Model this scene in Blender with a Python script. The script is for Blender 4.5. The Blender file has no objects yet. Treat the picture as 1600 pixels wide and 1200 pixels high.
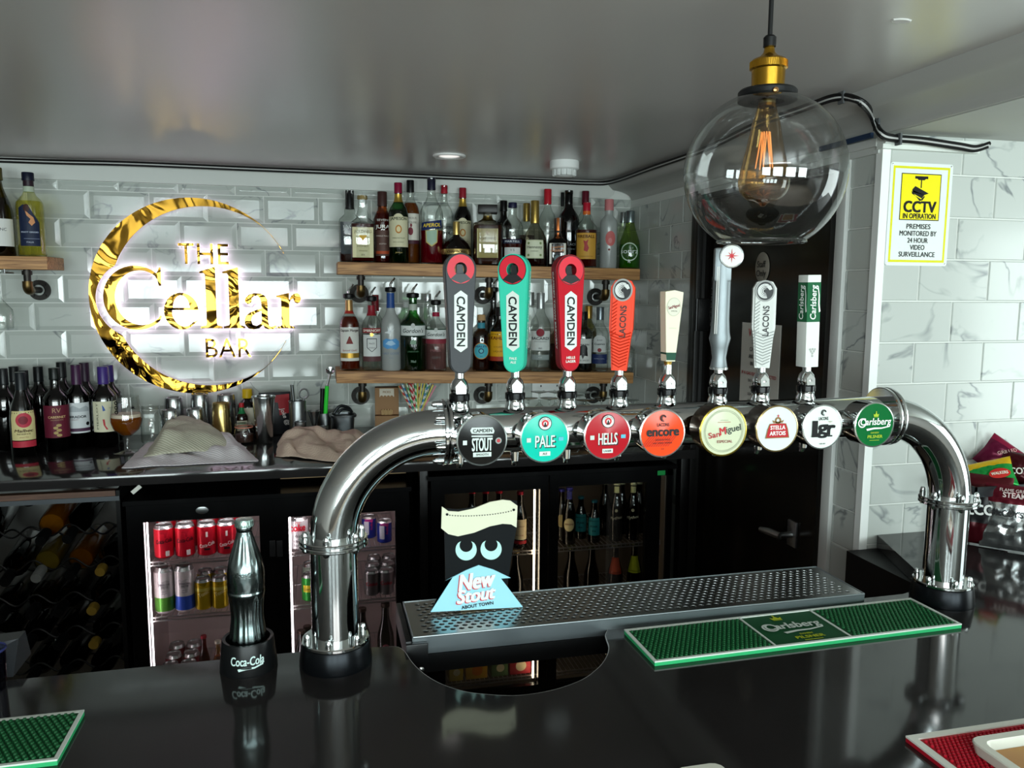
import bpy, bmesh, random
from math import *
from mathutils import Vector, Matrix

S = bpy.context.scene
COL = S.collection
random.seed(7)

# ------------------------------------------------------------------ camera, world, lights, exposure
F_PX = 1250.0
YAW, PITCH, ROLL = radians(13.73), radians(6.895), radians(0.375)
CAM = Vector((0.0, 0.0, 1.6))
fw = Vector((sin(YAW)*cos(PITCH), cos(YAW)*cos(PITCH), -sin(PITCH)))
r0 = Vector((cos(YAW), -sin(YAW), 0.0)); u0 = r0.cross(fw)
rt = r0*cos(ROLL) + u0*sin(ROLL); up = u0*cos(ROLL) - r0*sin(ROLL)
cd = bpy.data.cameras.new('camera'); cam = bpy.data.objects.new('camera', cd); COL.objects.link(cam)
cam.matrix_world = Matrix(((rt.x, up.x, -fw.x, CAM.x), (rt.y, up.y, -fw.y, CAM.y), (rt.z, up.z, -fw.z, CAM.z), (0, 0, 0, 1)))
cd.sensor_width = 36.0; cd.lens = 36.0*F_PX/1600.0; cd.clip_start = 0.02
S.camera = cam
S.view_settings.view_transform = 'Standard'; S.view_settings.look = 'None'
S.view_settings.gamma = 1.0; S.view_settings.use_curve_mapping = False
S.view_settings.exposure = 0.58
S.cycles.transparent_max_bounces = 32
S.cycles.max_bounces = 10

w = bpy.data.worlds.new('world'); S.world = w; w.use_nodes = True
w.node_tree.nodes['Background'].inputs[0].default_value = (0.80, 0.93, 1.0, 1)
w.node_tree.nodes['Background'].inputs[1].default_value = 1.0

def area(name, loc, target, sx, sy, power, color=(1, 1, 1), spread=pi):
    l = bpy.data.lights.new(name, 'AREA'); l.shape = 'RECTANGLE'; l.size = sx; l.size_y = sy
    l.energy = power; l.color = color; l.spread = spread
    o = bpy.data.objects.new(name, l); COL.objects.link(o)
    o.location = loc; d = Vector(target) - Vector(loc)
    o.rotation_euler = d.to_track_quat('-Z', 'Y').to_euler()
    return o

# daylight in the street windows of the room behind the camera, and the front door on the right
for i, wx in enumerate((-1.75, -0.35, 1.05, 2.45)):
    area('window_daylight', (wx, -3.38, 1.32), (wx, 0, 1.32), 1.05, 0.95, 42, (0.82, 0.97, 0.97))
area('door_daylight', (3.32, 0.35, 1.25), (0, 0.35, 1.2), 1.1, 1.3, 20, (0.85, 0.98, 0.94))
area('added_fill_light', (0.2, -1.2, 1.99), (0.2, -1.2, 0), 1.2, 0.6, 14, (1.0, 0.95, 0.92))  # unseen fill light, added behind the camera to brighten the room

# ------------------------------------------------------------------ pixel -> point of the room (calibrated camera)
def ray(x, y): return fw*F_PX + rt*(x-800) - up*(y-600)
def onY(x, y, Y): d = ray(x, y); return CAM + d*(Y/d.y)
def onX(x, y, X): d = ray(x, y); return CAM + d*(X/d.x)
def onZ(x, y, Z): d = ray(x, y); return CAM + d*((Z-CAM.z)/d.z)
def pxm(p): return F_PX/((Vector(p)-CAM).dot(fw))          # pixels per metre at a point
def face_cam(p): return atan2(-p[0], p[1])                 # turn the -Y front of a thing to the camera

# ------------------------------------------------------------------ materials
def lin(h):
    if not isinstance(h, str): return tuple(h)[:3]
    out = []
    for i in (0, 2, 4):
        c = int(h[i:i+2], 16)/255.0
        out.append(c/12.92 if c <= 0.04045 else ((c+0.055)/1.055)**2.4)
    return tuple(out)
_M = {}
def nodes(m):
    m.use_nodes = True; nt = m.node_tree
    b = nt.nodes.get('Principled BSDF')
    return nt, nt.nodes, nt.links, b
def C(h, rough=0.5, metal=0.0, coat=0.0, bump=0.0, bscale=200.0, emit=0.0, spec=0.22):
    k = (h, rough, metal, coat, bump, bscale, emit, spec)
    if k in _M: return _M[k]
    m = bpy.data.materials.new('paint_%s' % (h if isinstance(h, str) else 'x')); nt, N, L, b = nodes(m)
    c = lin(h)+(1,)
    b.inputs['Base Color'].default_value = c; b.inputs['Roughness'].default_value = rough
    b.inputs['Metallic'].default_value = metal; b.inputs['Coat Weight'].default_value = coat
    b.inputs['Specular IOR Level'].default_value = spec
    if emit:
        b.inputs['Emission Color'].default_value = c; b.inputs['Emission Strength'].default_value = emit
    # slight procedural variation so nothing is perfectly flat
    tc = N.new('ShaderNodeTexCoord'); no = N.new('ShaderNodeTexNoise'); no.inputs['Scale'].default_value = bscale if bump else 14.0
    L.new(tc.outputs['Object'], no.inputs['Vector'])
    if bump:
        bp = N.new('ShaderNodeBump'); bp.inputs['Strength'].default_value = bump; bp.inputs['Distance'].default_value = 0.002
        L.new(no.outputs[0], bp.inputs['Height']); L.new(bp.outputs[0], b.inputs['Normal'])
    else:
        mr = N.new('ShaderNodeMapRange'); mr.inputs['To Min'].default_value = max(0.0, rough-0.04); mr.inputs['To Max'].default_value = rough+0.06
        L.new(no.outputs[0], mr.inputs['Value']); L.new(mr.outputs[0], b.inputs['Roughness'])
    _M[k] = m; return m
def emis(name, col, st):
    m = bpy.data.materials.new(name); nt, N, L, b = nodes(m)
    b.inputs['Base Color'].default_value = (0.8, 0.8, 0.8, 1)
    b.inputs['Emission Color'].default_value = tuple(col)+(1,); b.inputs['Emission Strength'].default_value = st
    return m
def glass(h, edge='606866', gloss=0.05, frost=0.0):
    """thin blown glass: clear face-on, denser at the rim, mirror-like fresnel gloss"""
    k = ('g', h, edge, gloss, frost)
    if k in _M: return _M[k]
    m = bpy.data.materials.new('glass_'+h); nt, N, L, b = nodes(m); N.remove(b)
    out = N['Material Output']
    lw = N.new('ShaderNodeLayerWeight'); lw.inputs['Blend'].default_value = 0.5
    pw = N.new('ShaderNodeMath'); pw.operation = 'POWER'; pw.inputs[1].default_value = 3.5
    L.new(lw.outputs['Facing'], pw.inputs[0])
    mix = N.new('ShaderNodeMix'); mix.data_type = 'RGBA'
    mix.inputs[6].default_value = lin(h)+(1,); mix.inputs[7].default_value = lin(edge)+(1,)
    L.new(pw.outputs[0], mix.inputs[0])
    tr = N.new('ShaderNodeBsdfTransparent'); L.new(mix.outputs[2], tr.inputs['Color'])
    base = tr
    if frost:
        df = N.new('ShaderNodeBsdfTranslucent'); df.inputs['Color'].default_value = lin(h)+(1,)
        d2 = N.new('ShaderNodeBsdfDiffuse'); d2.inputs['Color'].default_value = lin(h)+(1,)
        m1 = N.new('ShaderNodeMixShader'); m1.inputs[0].default_value = 0.6; L.new(df.outputs[0], m1.inputs[1]); L.new(d2.outputs[0], m1.inputs[2])
        ms = N.new('ShaderNodeMixShader'); ms.inputs[0].default_value = frost
        L.new(tr.outputs[0], ms.inputs[1]); L.new(m1.outputs[0], ms.inputs[2]); base = ms
    gl = N.new('ShaderNodeBsdfGlossy'); gl.inputs['Roughness'].default_value = gloss
    p5 = N.new('ShaderNodeMath'); p5.operation = 'POWER'; p5.inputs[1].default_value = 4.0; L.new(lw.outputs['Facing'], p5.inputs[0])
    fr = N.new('ShaderNodeMath'); fr.operation = 'MULTIPLY_ADD'; fr.inputs[1].default_value = 0.75; fr.inputs[2].default_value = 0.085; L.new(p5.outputs[0], fr.inputs[0])
    m2 = N.new('ShaderNodeMixShader'); L.new(fr.outputs[0], m2.inputs[0]); L.new(base.outputs[0], m2.inputs[1]); L.new(gl.outputs[0], m2.inputs[2])
    L.new(m2.outputs[0], out.inputs['Surface'])
    _M[k] = m; return m
def liquid(h, solid=0.5):
    k = ('l', h, solid)
    if k in _M: return _M[k]
    m = bpy.data.materials.new('liquid_'+h); nt, N, L, b = nodes(m); N.remove(b)
    out = N['Material Output']; c = lin(h)+(1,)
    tr = N.new('ShaderNodeBsdfTransparent'); tr.inputs['Color'].default_value = c
    tl = N.new('ShaderNodeBsdfTranslucent'); tl.inputs['Color'].default_value = c
    df = N.new('ShaderNodeBsdfDiffuse'); df.inputs['Color'].default_value = c
    a = N.new('ShaderNodeMixShader'); a.inputs[0].default_value = 0.5; L.new(tl.outputs[0], a.inputs[1]); L.new(df.outputs[0], a.inputs[2])
    d = N.new('ShaderNodeMixShader'); d.inputs[0].default_value = solid; L.new(tr.outputs[0], d.inputs[1]); L.new(a.outputs[0], d.inputs[2])
    L.new(d.outputs[0], out.inputs['Surface'])
    _M[k] = m; return m
def marble(name, base, vein, rough, scale=4.0, amount=0.75):
    m = bpy.data.materials.new(name); nt, N, L, b = nodes(m)
    tc = N.new('ShaderNodeTexCoord'); geo = N.new('ShaderNodeNewGeometry')
    sc = N.new('ShaderNodeMath'); sc.operation = 'MULTIPLY'; sc.inputs[1].default_value = 37.0
    L.new(geo.outputs['Random Per Island'], sc.inputs[0])
    ad = N.new('ShaderNodeVectorMath'); ad.operation = 'ADD'
    L.new(tc.outputs['Object'], ad.inputs[0]); L.new(sc.outputs[0], ad.inputs[1])
    n1 = N.new('ShaderNodeTexNoise'); n1.inputs['Scale'].default_value = scale; n1.inputs['Detail'].default_value = 4; n1.inputs['Distortion'].default_value = 1.1
    L.new(ad.outputs[0], n1.inputs['Vector'])
    sb = N.new('ShaderNodeMath'); sb.operation = 'SUBTRACT'; sb.inputs[1].default_value = 0.5; L.new(n1.outputs[0], sb.inputs[0])
    ab = N.new('ShaderNodeMath'); ab.operation = 'ABSOLUTE'; L.new(sb.outputs[0], ab.inputs[0])
    mr = N.new('ShaderNodeMapRange'); mr.inputs['From Max'].default_value = 0.021; mr.inputs['To Min'].default_value = 1.0; mr.inputs['To Max'].default_value = 0.0
    L.new(ab.outputs[0], mr.inputs['Value'])
    n2 = N.new('ShaderNodeTexNoise'); n2.inputs['Scale'].default_value = scale*2.2; L.new(ad.outputs[0], n2.inputs['Vector'])
    m2 = N.new('ShaderNodeMapRange'); m2.inputs['From Min'].default_value = 0.42; m2.inputs['From Max'].default_value = 0.62; L.new(n2.outputs[0], m2.inputs['Value'])
    mu = N.new('ShaderNodeMath'); mu.operation = 'MULTIPLY'; L.new(mr.outputs[0], mu.inputs[0]); L.new(m2.outputs[0], mu.inputs[1])
    mm = N.new('ShaderNodeMath'); mm.operation = 'MULTIPLY'; mm.inputs[1].default_value = amount; L.new(mu.outputs[0], mm.inputs[0])
    mix = N.new('ShaderNodeMix'); mix.data_type = 'RGBA'; mix.inputs[6].default_value = lin(base)+(1,); mix.inputs[7].default_value = lin(vein)+(1,)
    L.new(mm.outputs[0], mix.inputs[0]); L.new(mix.outputs[2], b.inputs['Base Color'])
    b.inputs['Roughness'].default_value = rough
    return m
def wood(name, a, c, scale=1.0, rough=0.55, axis=0):
    m = bpy.data.materials.new(name); nt, N, L, b = nodes(m)
    tc = N.new('ShaderNodeTexCoord'); mp = N.new('ShaderNodeMapping')
    s = [38*scale]*3; s[axis] = 2.2*scale; mp.inputs['Scale'].default_value = s
    L.new(tc.outputs['Object'], mp.inputs['Vector'])
    no = N.new('ShaderNodeTexNoise'); no.inputs['Scale'].default_value = 2.0; no.inputs['Detail'].default_value = 6; no.inputs['Distortion'].default_value = 1.5
    L.new(mp.outputs[0], no.inputs['Vector'])
    rp = N.new('ShaderNodeMapRange'); rp.inputs['From Min'].default_value = 0.35; rp.inputs['From Max'].default_value = 0.66; L.new(no.outputs[0], rp.inputs['Value'])
    mix = N.new('ShaderNodeMix'); mix.data_type = 'RGBA'; mix.inputs[6].default_value = lin(a)+(1,); mix.inputs[7].default_value = lin(c)+(1,)
    L.new(rp.outputs[0], mix.inputs[0]); L.new(mix.outputs[2], b.inputs['Base Color'])
    bp = N.new('ShaderNodeBump'); bp.inputs['Strength'].default_value = 0.25; bp.inputs['Distance'].default_value = 0.002
    L.new(no.outputs[0], bp.inputs['Height']); L.new(bp.outputs[0], b.inputs['Normal'])
    b.inputs['Roughness'].default_value = rough
    return m
def stripes(name, a, c, scale, axis='Z', rough=0.6):
    m = bpy.data.materials.new(name); nt, N, L, b = nodes(m)
    tc = N.new('ShaderNodeTexCoord'); wv = N.new('ShaderNodeTexWave'); wv.bands_direction = axis; wv.inputs['Scale'].default_value = scale
    L.new(tc.outputs['Object'], wv.inputs['Vector'])
    gt = N.new('ShaderNodeMath'); gt.operation = 'GREATER_THAN'; gt.inputs[1].default_value = 0.5; L.new(wv.outputs[1], gt.inputs[0])
    mix = N.new('ShaderNodeMix'); mix.data_type = 'RGBA'; mix.inputs[6].default_value = lin(a)+(1,); mix.inputs[7].default_value = lin(c)+(1,)
    L.new(gt.outputs[0], mix.inputs[0]); L.new(mix.outputs[2], b.inputs['Base Color']); b.inputs['Roughness'].default_value = rough
    return m

CHROME = C('c9cdcd', 0.06, 1.0)
STEEL = C('b9bcbc', 0.24, 1.0)
BRUSHED = C('9a9d9e', 0.34, 1.0)
GOLD = C('d6a53a', 0.13, 1.0)
BRASS = C('b08a3c', 0.28, 1.0)
IRON = C('3a3734', 0.45, 0.8)
BLACK = C('0c0c0d', 0.35)
BLACKG = C('0a0a0b', 0.12)
WHITE = C('e8eae6', 0.45)
PAPER = C('e6e6dc', 0.6)
CREAM = C('ded8bf', 0.6)

# ------------------------------------------------------------------ mesh helpers
class G:
    """collects shapes into ONE mesh; every face keeps a material slot"""
    def __init__(s): s.v = []; s.f = []; s.m = []
    def add(s, v, f, m=0, M=None):
        n = len(s.v)
        s.v += [(M @ Vector(p))[:] if M is not None else tuple(p) for p in v]
        s.f += [tuple(i+n for i in q) for q in f]; s.m += [m]*len(f)
        return s
    def box(s, x0, x1, y0, y1, z0, z1, m=0, M=None, bev=0.0):
        if not bev:
            v = [(x, y, z) for z in (z0, z1) for y in (y0, y1) for x in (x0, x1)]
            f = [(0, 2, 3, 1), (4, 5, 7, 6), (0, 1, 5, 4), (2, 6, 7, 3), (0, 4, 6, 2), (1, 3, 7, 5)]
            return s.add(v, f, m, M)
        bm = bmesh.new(); bmesh.ops.create_cube(bm, size=1.0)
        for q in bm.verts:
            q.co = Vector((x0+(q.co.x+.5)*(x1-x0), y0+(q.co.y+.5)*(y1-y0), z0+(q.co.z+.5)*(z1-z0)))
        bmesh.ops.bevel(bm, geom=bm.edges[:], offset=bev, segments=2, profile=0.6, affect='EDGES')
        bm.verts.index_update()
        v = [q.co[:] for q in bm.verts]; f = [[q.index for q in fc.verts] for fc in bm.faces]; bm.free()
        return s.add(v, f, m, M)
    def lathe(s, prof, n=24, m=0, M=None, sq=None, cap=True, a0=0.0):
        v = []; f = []
        for r, z in prof:
            for i in range(n):
                a = a0 + 2*pi*i/n; c_, s_ = cos(a), sin(a); k = r
                if sq: k = r/((abs(c_)**sq+abs(s_)**sq)**(1.0/sq))
                v.append((k*c_, k*s_, z))
        for j in range(len(prof)-1):
            for i in range(n):
                f.append((j*n+i, j*n+(i+1) % n, (j+1)*n+(i+1) % n, (j+1)*n+i))
        if cap:
            if prof[0][0] > 1e-6: f.append(tuple(range(n))[::-1])
            if prof[-1][0] > 1e-6: f.append(tuple((len(prof)-1)*n+i for i in range(n)))
        return s.add(v, f, m, M)
    def tube(s, pts, r, n=10, m=0, M=None, cap=True):
        pts = [Vector(p) for p in pts]; v = []; f = []; k = len(pts)
        rs = r if isinstance(r, (list, tuple)) else [r]*k
        pn = None
        for j, p in enumerate(pts):
            t = (pts[min(j+1, k-1)] - pts[max(j-1, 0)]).normalized()
            if pn is None:
                a = Vector((0, 0, 1)) if abs(t.z) < 0.9 else Vector((1, 0, 0)); pn = a.cross(t).normalized()
            pn = (pn - t*pn.dot(t)).normalized(); b = t.cross(pn)
            for i in range(n):
                a = 2*pi*i/n; v.append(p + (pn*cos(a)+b*sin(a))*rs[j])
        for j in range(k-1):
            for i in range(n): f.append((j*n+i, j*n+(i+1) % n, (j+1)*n+(i+1) % n, (j+1)*n+i))
        if cap: f.append(tuple(range(n))[::-1]); f.append(tuple((k-1)*n+i for i in range(n)))
        return s.add(v, f, m, M)
    def prism(s, poly, d0, d1, m=0, M=None):
        """polygon in x,y extruded along z from d0 to d1"""
        n = len(poly); v = [(x, y, d0) for x, y in poly] + [(x, y, d1) for x, y in poly]
        f = [tuple(range(n))[::-1], tuple(range(n, 2*n))] + [(i, (i+1) % n, n+(i+1) % n, n+i) for i in range(n)]
        return s.add(v, f, m, M)
    def obj(s, name, mats, parent=None, loc=None, smooth=35, rot=None):
        me = bpy.data.meshes.new(name); me.from_pydata(s.v, [], s.f)
        if not isinstance(mats, (list, tuple)): mats = [mats]
        for q in mats: me.materials.append(q)
        if len(mats) > 1: me.polygons.foreach_set('material_index', s.m)
        bm = bmesh.new(); bm.from_mesh(me); bmesh.ops.recalc_face_normals(bm, faces=bm.faces[:]); bm.to_mesh(me); bm.free()
        if smooth:
            me.polygons.foreach_set('use_smooth', [True]*len(me.polygons))
            me.set_sharp_from_angle(angle=radians(smooth))
        o = bpy.data.objects.new(name, me); COL.objects.link(o)
        if parent is not None: o.parent = parent
        if loc is not None: o.location = loc
        if rot is not None: o.rotation_euler = rot
        return o
def tag(o, label, cat, group=None):
    o['label'] = label; o['category'] = cat
    if group: o['group'] = group
    return o
def thing(name, label, cat, loc=(0, 0, 0), rz=0.0, group=None):
    o = bpy.data.objects.new(name, None); COL.objects.link(o); o.empty_display_size = 0.02
    o.location = loc; o.rotation_euler = (0, 0, rz)
    return tag(o, label, cat, group)
def struct(o): o['kind'] = 'structure'; return o
def dup(o, parent=None):
    c = o.copy(); COL.objects.link(c); c.parent = parent
    for ch in o.children: dup(ch, c)
    return c
def T(x=0, y=0, z=0): return Matrix.Translation((x, y, z))
def RX(a): return Matrix.Rotation(a, 4, 'X')
def RY(a): return Matrix.Rotation(a, 4, 'Y')
def RZ(a): return Matrix.Rotation(a, 4, 'Z')
FRONT = RX(pi/2)      # x,y of a flat drawing -> x,z, drawing's front faces -Y

_tc = {}
def text2d(s, size, bold=0.0, shear=0.0, sx=1.0, space=1.0):
    k = (s, bold, shear, space)
    if k not in _tc:
        c = bpy.data.curves.new('t', 'FONT'); c.body = s; c.size = 1.0; c.offset = bold; c.shear = shear
        c.space_character = space; c.resolution_u = 3; c.align_x = 'CENTER'; c.align_y = 'CENTER'
        o = bpy.data.objects.new('t', c); COL.objects.link(o)
        me = bpy.data.meshes.new_from_object(o)
        _tc[k] = ([q.co[:] for q in me.vertices], [tuple(p.vertices) for p in me.polygons])
        bpy.data.objects.remove(o); bpy.data.curves.remove(c); bpy.data.meshes.remove(me)
    v, f = _tc[k]
    if not v: return [], []
    cy = (max(p[1] for p in v)+min(p[1] for p in v))/2; cx = (max(p[0] for p in v)+min(p[0] for p in v))/2
    return [((x-cx)*size*sx, (y-cy)*size) for x, y, _ in v], f
def shape(splines, ext=0.0, off=0.0, bev=0.0):
    """filled 2D outline(s) (even-odd, holes allowed) -> verts, faces in x,y (z +-ext)"""
    c = bpy.data.curves.new('s', 'CURVE'); c.dimensions = '2D'; c.fill_mode = 'BOTH'; c.extrude = ext; c.offset = off; c.bevel_depth = bev
    for pts in splines:
        sp = c.splines.new('POLY'); sp.points.add(len(pts)-1); sp.use_cyclic_u = True
        for q, p in zip(sp.points, pts): q.co = (p[0], p[1], 0, 1)
    o = bpy.data.objects.new('s', c); COL.objects.link(o)
    me = bpy.data.meshes.new_from_object(o)
    out = ([q.co[:] for q in me.vertices], [tuple(p.vertices) for p in me.polygons])
    bpy.data.objects.remove(o); bpy.data.curves.remove(c); bpy.data.meshes.remove(me)
    return out
def ell(cx, cy, rx, ry, a0=0, a1=360, n=32):
    full = abs(a1-a0) >= 360
    return [(cx+rx*cos(radians(a0+(a1-a0)*i/(n if full else n-1))), cy+ry*sin(radians(a0+(a1-a0)*i/(n if full else n-1)))) for i in range(n)]
def smoothpath(pts, k=6):
    """Catmull-Rom through points"""
    P = [Vector(p) for p in pts]; out = []
    for i in range(len(P)-1):
        a = P[max(i-1, 0)]; b = P[i]; c = P[i+1]; d = P[min(i+2, len(P)-1)]
        for j in range(k):
            t = j/k
            out.append(0.5*((2*b)+(c-a)*t+(2*a-5*b+4*c-d)*t*t+(3*b-a-3*c+d)*t**3))
    out.append(P[-1]); return out

class Label:
    """flat print: shapes and lettering in u (right), v (up), laid on a plane, a drum or a cylinder"""
    def __init__(s): s.base = []; s.txt = []
    def rect(s, u0, u1, v0, v1, m, lay=0, nu=1, nv=1, txt=False):
        v = [(u0+(u1-u0)*i/nu, v0+(v1-v0)*j/nv) for j in range(nv+1) for i in range(nu+1)]
        f = [(j*(nu+1)+i, j*(nu+1)+i+1, (j+1)*(nu+1)+i+1, (j+1)*(nu+1)+i) for j in range(nv) for i in range(nu)]
        (s.txt if txt else s.base).append((v, f, m, lay)); return s
    def disc(s, u, v, r, m, lay=1, n=24, rings=3, ry=None, r_in=0.0, txt=False):
        ry = ry or r; vs = []; f = []
        for j in range(rings+1):
            k = r_in/r + (1-r_in/r)*j/rings
            for i in range(n):
                a = 2*pi*i/n; vs.append((u+r*k*cos(a), v+ry*k*sin(a)))
        for j in range(rings):
            for i in range(n): f.append((j*n+i, (j+1)*n+i, (j+1)*n+(i+1) % n, j*n+(i+1) % n))
        (s.txt if txt else s.base).append((vs, f, m, lay)); return s
    def poly(s, pts, m, lay=1, txt=False):
        # cut into narrow upright slabs so it can wrap round a bottle
        x0, x1 = min(p[0] for p in pts), max(p[0] for p in pts); n = 10; vs = []; f = []
        def clip(P, x, keep):
            out = []
            for i in range(len(P)):
                a, b = P[i], P[(i+1) % len(P)]; ia, ib = (a[0]-x)*keep >= 0, (b[0]-x)*keep >= 0
                if ia: out.append(a)
                if ia != ib: t = (x-a[0])/(b[0]-a[0]); out.append((x, a[1]+(b[1]-a[1])*t))
            return out
        for k in range(n):
            P = clip(clip([tuple(p) for p in pts], x0+(x1-x0)*k/n, 1), x0+(x1-x0)*(k+1)/n, -1)
            if len(P) >= 3: f.append(tuple(range(len(vs), len(vs)+len(P)))); vs += P
        (s.txt if txt else s.base).append((vs, f, m, lay)); return s
    def shp(s, splines, m, lay=2, txt=True):
        v, f = shape(splines); (s.txt if txt else s.base).append(([(p[0], p[1]) for p in v], f, m, lay)); return s
    def text(s, t, u, v, size, m, bold=0.0, shear=0.0, sx=1.0, rot=0.0, lay=3, fit=None, space=1.0, arc=None):
        vs, f = text2d(t, size, 0.0, shear, sx, space)
        if not vs: return s
        if fit:
            wd = max(p[0] for p in vs)-min(p[0] for p in vs); k = fit/wd; vs = [(p[0]*k, p[1]) for p in vs]
        if arc: # bend round a radius; positive: text on top of a circle
            vs = [((arc+p[1])*sin(p[0]/arc), (arc+p[1])*cos(p[0]/arc)-arc) for p in vs]
        if rot:
            c, n = cos(rot), sin(rot); vs = [(p[0]*c-p[1]*n, p[0]*n+p[1]*c) for p in vs]
        k = max(0.0, bold)*size*0.75     # heavier weights: struck several times, so counters stay open
        for q_, (a, b) in enumerate(((0, 0),) if k <= 0 else ((-k, 0), (k, 0), (0, 0), (-k, k*.6), (k, k*.6), (-k, -k*.6), (k, -k*.6))):
            s.txt.append(([(p[0]+u+a, p[1]+v+b) for p in vs], f, m, lay+0.22*q_))
        return s
    def _mk(s, items, name, parent, fn, eps):
        mats = []; g = G()
        for v, f, m, lay in items:
            if m not in mats: mats.append(m)
            g.add([fn(p[0], p[1], eps*(lay+1)) for p in v], f, mats.index(m))
        if not g.v: return None
        me = bpy.data.meshes.new(name); me.from_pydata(g.v, [], g.f)
        for q in mats: me.materials.append(q)
        me.polygons.foreach_set('material_index', g.m)
        o = bpy.data.objects.new(name, me); COL.objects.link(o); o.parent = parent
        return o
    def build(s, parent, fn, name='paper_label', eps=0.0003, tname='lettering', nest=True):
        b = s._mk(s.base, name, parent, fn, eps) if s.base else None
        t = s._mk(s.txt, tname, (b if (b is not None and nest) else parent), fn, eps) if s.txt else None
        return b, t
def plane_fn(M):
    return lambda u, v, d: (M @ Vector((u, -d, v)))[:]
def cyl_fn(rad):
    """rad: radius or function of height"""
    rf = rad if callable(rad) else (lambda v: rad)
    return lambda u, v, d: ((rf(v)+d)*sin(u/rf(v)), -(rf(v)+d)*cos(u/rf(v)), v)

# ------------------------------------------------------------------ the setting
D = 3.2          # back wall
XW = 1.289       # right wall with the staff door
YP = 1.652       # pier wall with the CCTV sign
ZC = 2.035       # ceiling
BAR = 1.0        # bar top
CNT = 1.045      # back counter top

MARBLE = marble('white_marble_tile', 'b2b7b1', '6f7477', 0.07, 3.6, 0.8)
MARBLE2 = marble('white_marble_flat_tile', 'bbbfba', '666c70', 0.16, 3.4, 0.85)
GROUT = C('d9dbd6', 0.7)
PAINT = C('d6d6d2', 0.4)

def tiles(g, u0, u1, w0, w1, pu, ph, wtop, uref, P, bev=0.015, lift=0.006, gap=0.0015, parity=0):
    """running-bond tiles on a wall; P(u,w,d) -> point, d = out of the wall"""
    k = 0; z = wtop
    while z > w0:
        za, zb = max(z-ph+gap, w0), min(z-gap, w1)
        off = uref + (0.5*pu if (k+parity) % 2 else 0.0)
        i = floor((u0-off)/pu)
        while off+i*pu < u1 and zb-za > 0.004:
            a, b = max(off+i*pu+gap, u0), min(off+(i+1)*pu-gap, u1)
            if b-a > 0.004:
                bu = min(bev, (b-a)*0.45); bw = min(bev, (zb-za)*0.45)
                v = [P(a, za, 0), P(b, za, 0), P(b, zb, 0), P(a, zb, 0),
                     P(a, za, lift*.3), P(b, za, lift*.3), P(b, zb, lift*.3), P(a, zb, lift*.3),
                     P(a+bu, za+bw, lift), P(b-bu, za+bw, lift), P(b-bu, zb-bw, lift), P(a+bu, zb-bw, lift)]
                f = [(8, 9, 10, 11)]
                for q in range(4):
                    r = (q+1) % 4
                    f += [(q, r, 4+r, 4+q), (4+q, 4+r, 8+r, 8+q)]
                g.add(v, f, 0)
            i += 1
        z -= ph; k += 1

g = G()
tiles(g, -2.3, XW, 0.8, 1.965, 0.1992, 0.0995, 1.932+0.0995*1, -0.5815+0.0996, lambda u, w_, d: (u, D-0.006-d, w_), bev=0.0145, lift=0.0055)
g.box(-2.4, XW, D-0.006, D+0.1, 0, ZC, 1)
struct(g.obj('wall_back', [MARBLE, GROUT], smooth=0))

g = G()
tiles(g, 2.60, D-0.012, 0.8, 1.93, 0.1992, 0.0995, 1.932, 2.685, lambda u, w_, d: (XW-0.004-d, u, w_), bev=0.002, lift=0.003)
tiles(g, YP+0.012, 1.757, 0.6, 1.97, 0.5, 0.0995, 1.946, 1.5, lambda u, w_, d: (XW-0.004-d, u, w_), bev=0.002, lift=0.003)
g.box(XW-0.004, XW+0.1, 2.6, D, 0, ZC, 1); g.box(XW-0.004, XW+0.1, YP+0.01, 1.79, 0, ZC, 1); g.box(XW+0.0, XW+0.1, 1.79, 2.6, 1.95, ZC, 1)
struct(g.obj('wall_right', [MARBLE2, GROUT], smooth=0))

g = G()
tiles(g, XW+0.012, 3.3, 0.9, 1.98, 0.1992, 0.0995, 1.772+0.0995*2, 1.503, lambda u, w_, d: (u, YP-0.004-d, w_), bev=0.002, lift=0.003)
g.box(XW, 3.4, YP-0.004, YP+0.1, 0, ZC, 1)
struct(g.obj('wall_pier', [MARBLE2, GROUT], smooth=0))
struct(G().box(XW-0.011, XW+0.011, YP-0.011, YP+0.011, 0, 1.955, 0).obj('trim_1', C('e9ebe8', 0.35)))

# ceiling: satin paint that mirrors the lit sign softly; a lower soffit right of the coving
def ceil_mat():
    m = bpy.data.materials.new('satin_ceiling_paint'); nt, N, L, b_ = nodes(m)
    b_.inputs['Base Color'].default_value = lin('c0bcb9')+(1,); b_.inputs['Roughness'].default_value = 0.27; b_.inputs['IOR'].default_value = 2.1
    tc = N.new('ShaderNodeTexCoord'); no = N.new('ShaderNodeTexNoise'); no.inputs['Scale'].default_value = 2.0; mp = N.new('ShaderNodeMapping'); mp.inputs['Scale'].default_value = (4, 0.6, 1)
    L.new(tc.outputs['Object'], mp.inputs[0]); L.new(mp.outputs[0], no.inputs['Vector'])
    bp = N.new('ShaderNodeBump'); bp.inputs['Strength'].default_value = 0.15; bp.inputs['Distance'].default_value = 0.01; L.new(no.outputs[0], bp.inputs['Height']); L.new(bp.outputs[0], b_.inputs['Normal'])
    return m
cm = ceil_mat()
struct(G().box(-2.4, 3.4, -3.4, D+0.1, ZC, ZC+0.05).obj('ceiling', cm))
struct(G().box(XW+0.005, 3.4, -3.4, YP, 1.958, ZC).obj('soffit', C('b9bab4', 0.5)))
struct(G().box(-2.4, 3.4, -3.4, D+0.1, -0.05, 0).obj('floor', wood('floor_boards', '8a7c6c', 'a8998a', 0.5)))
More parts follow.
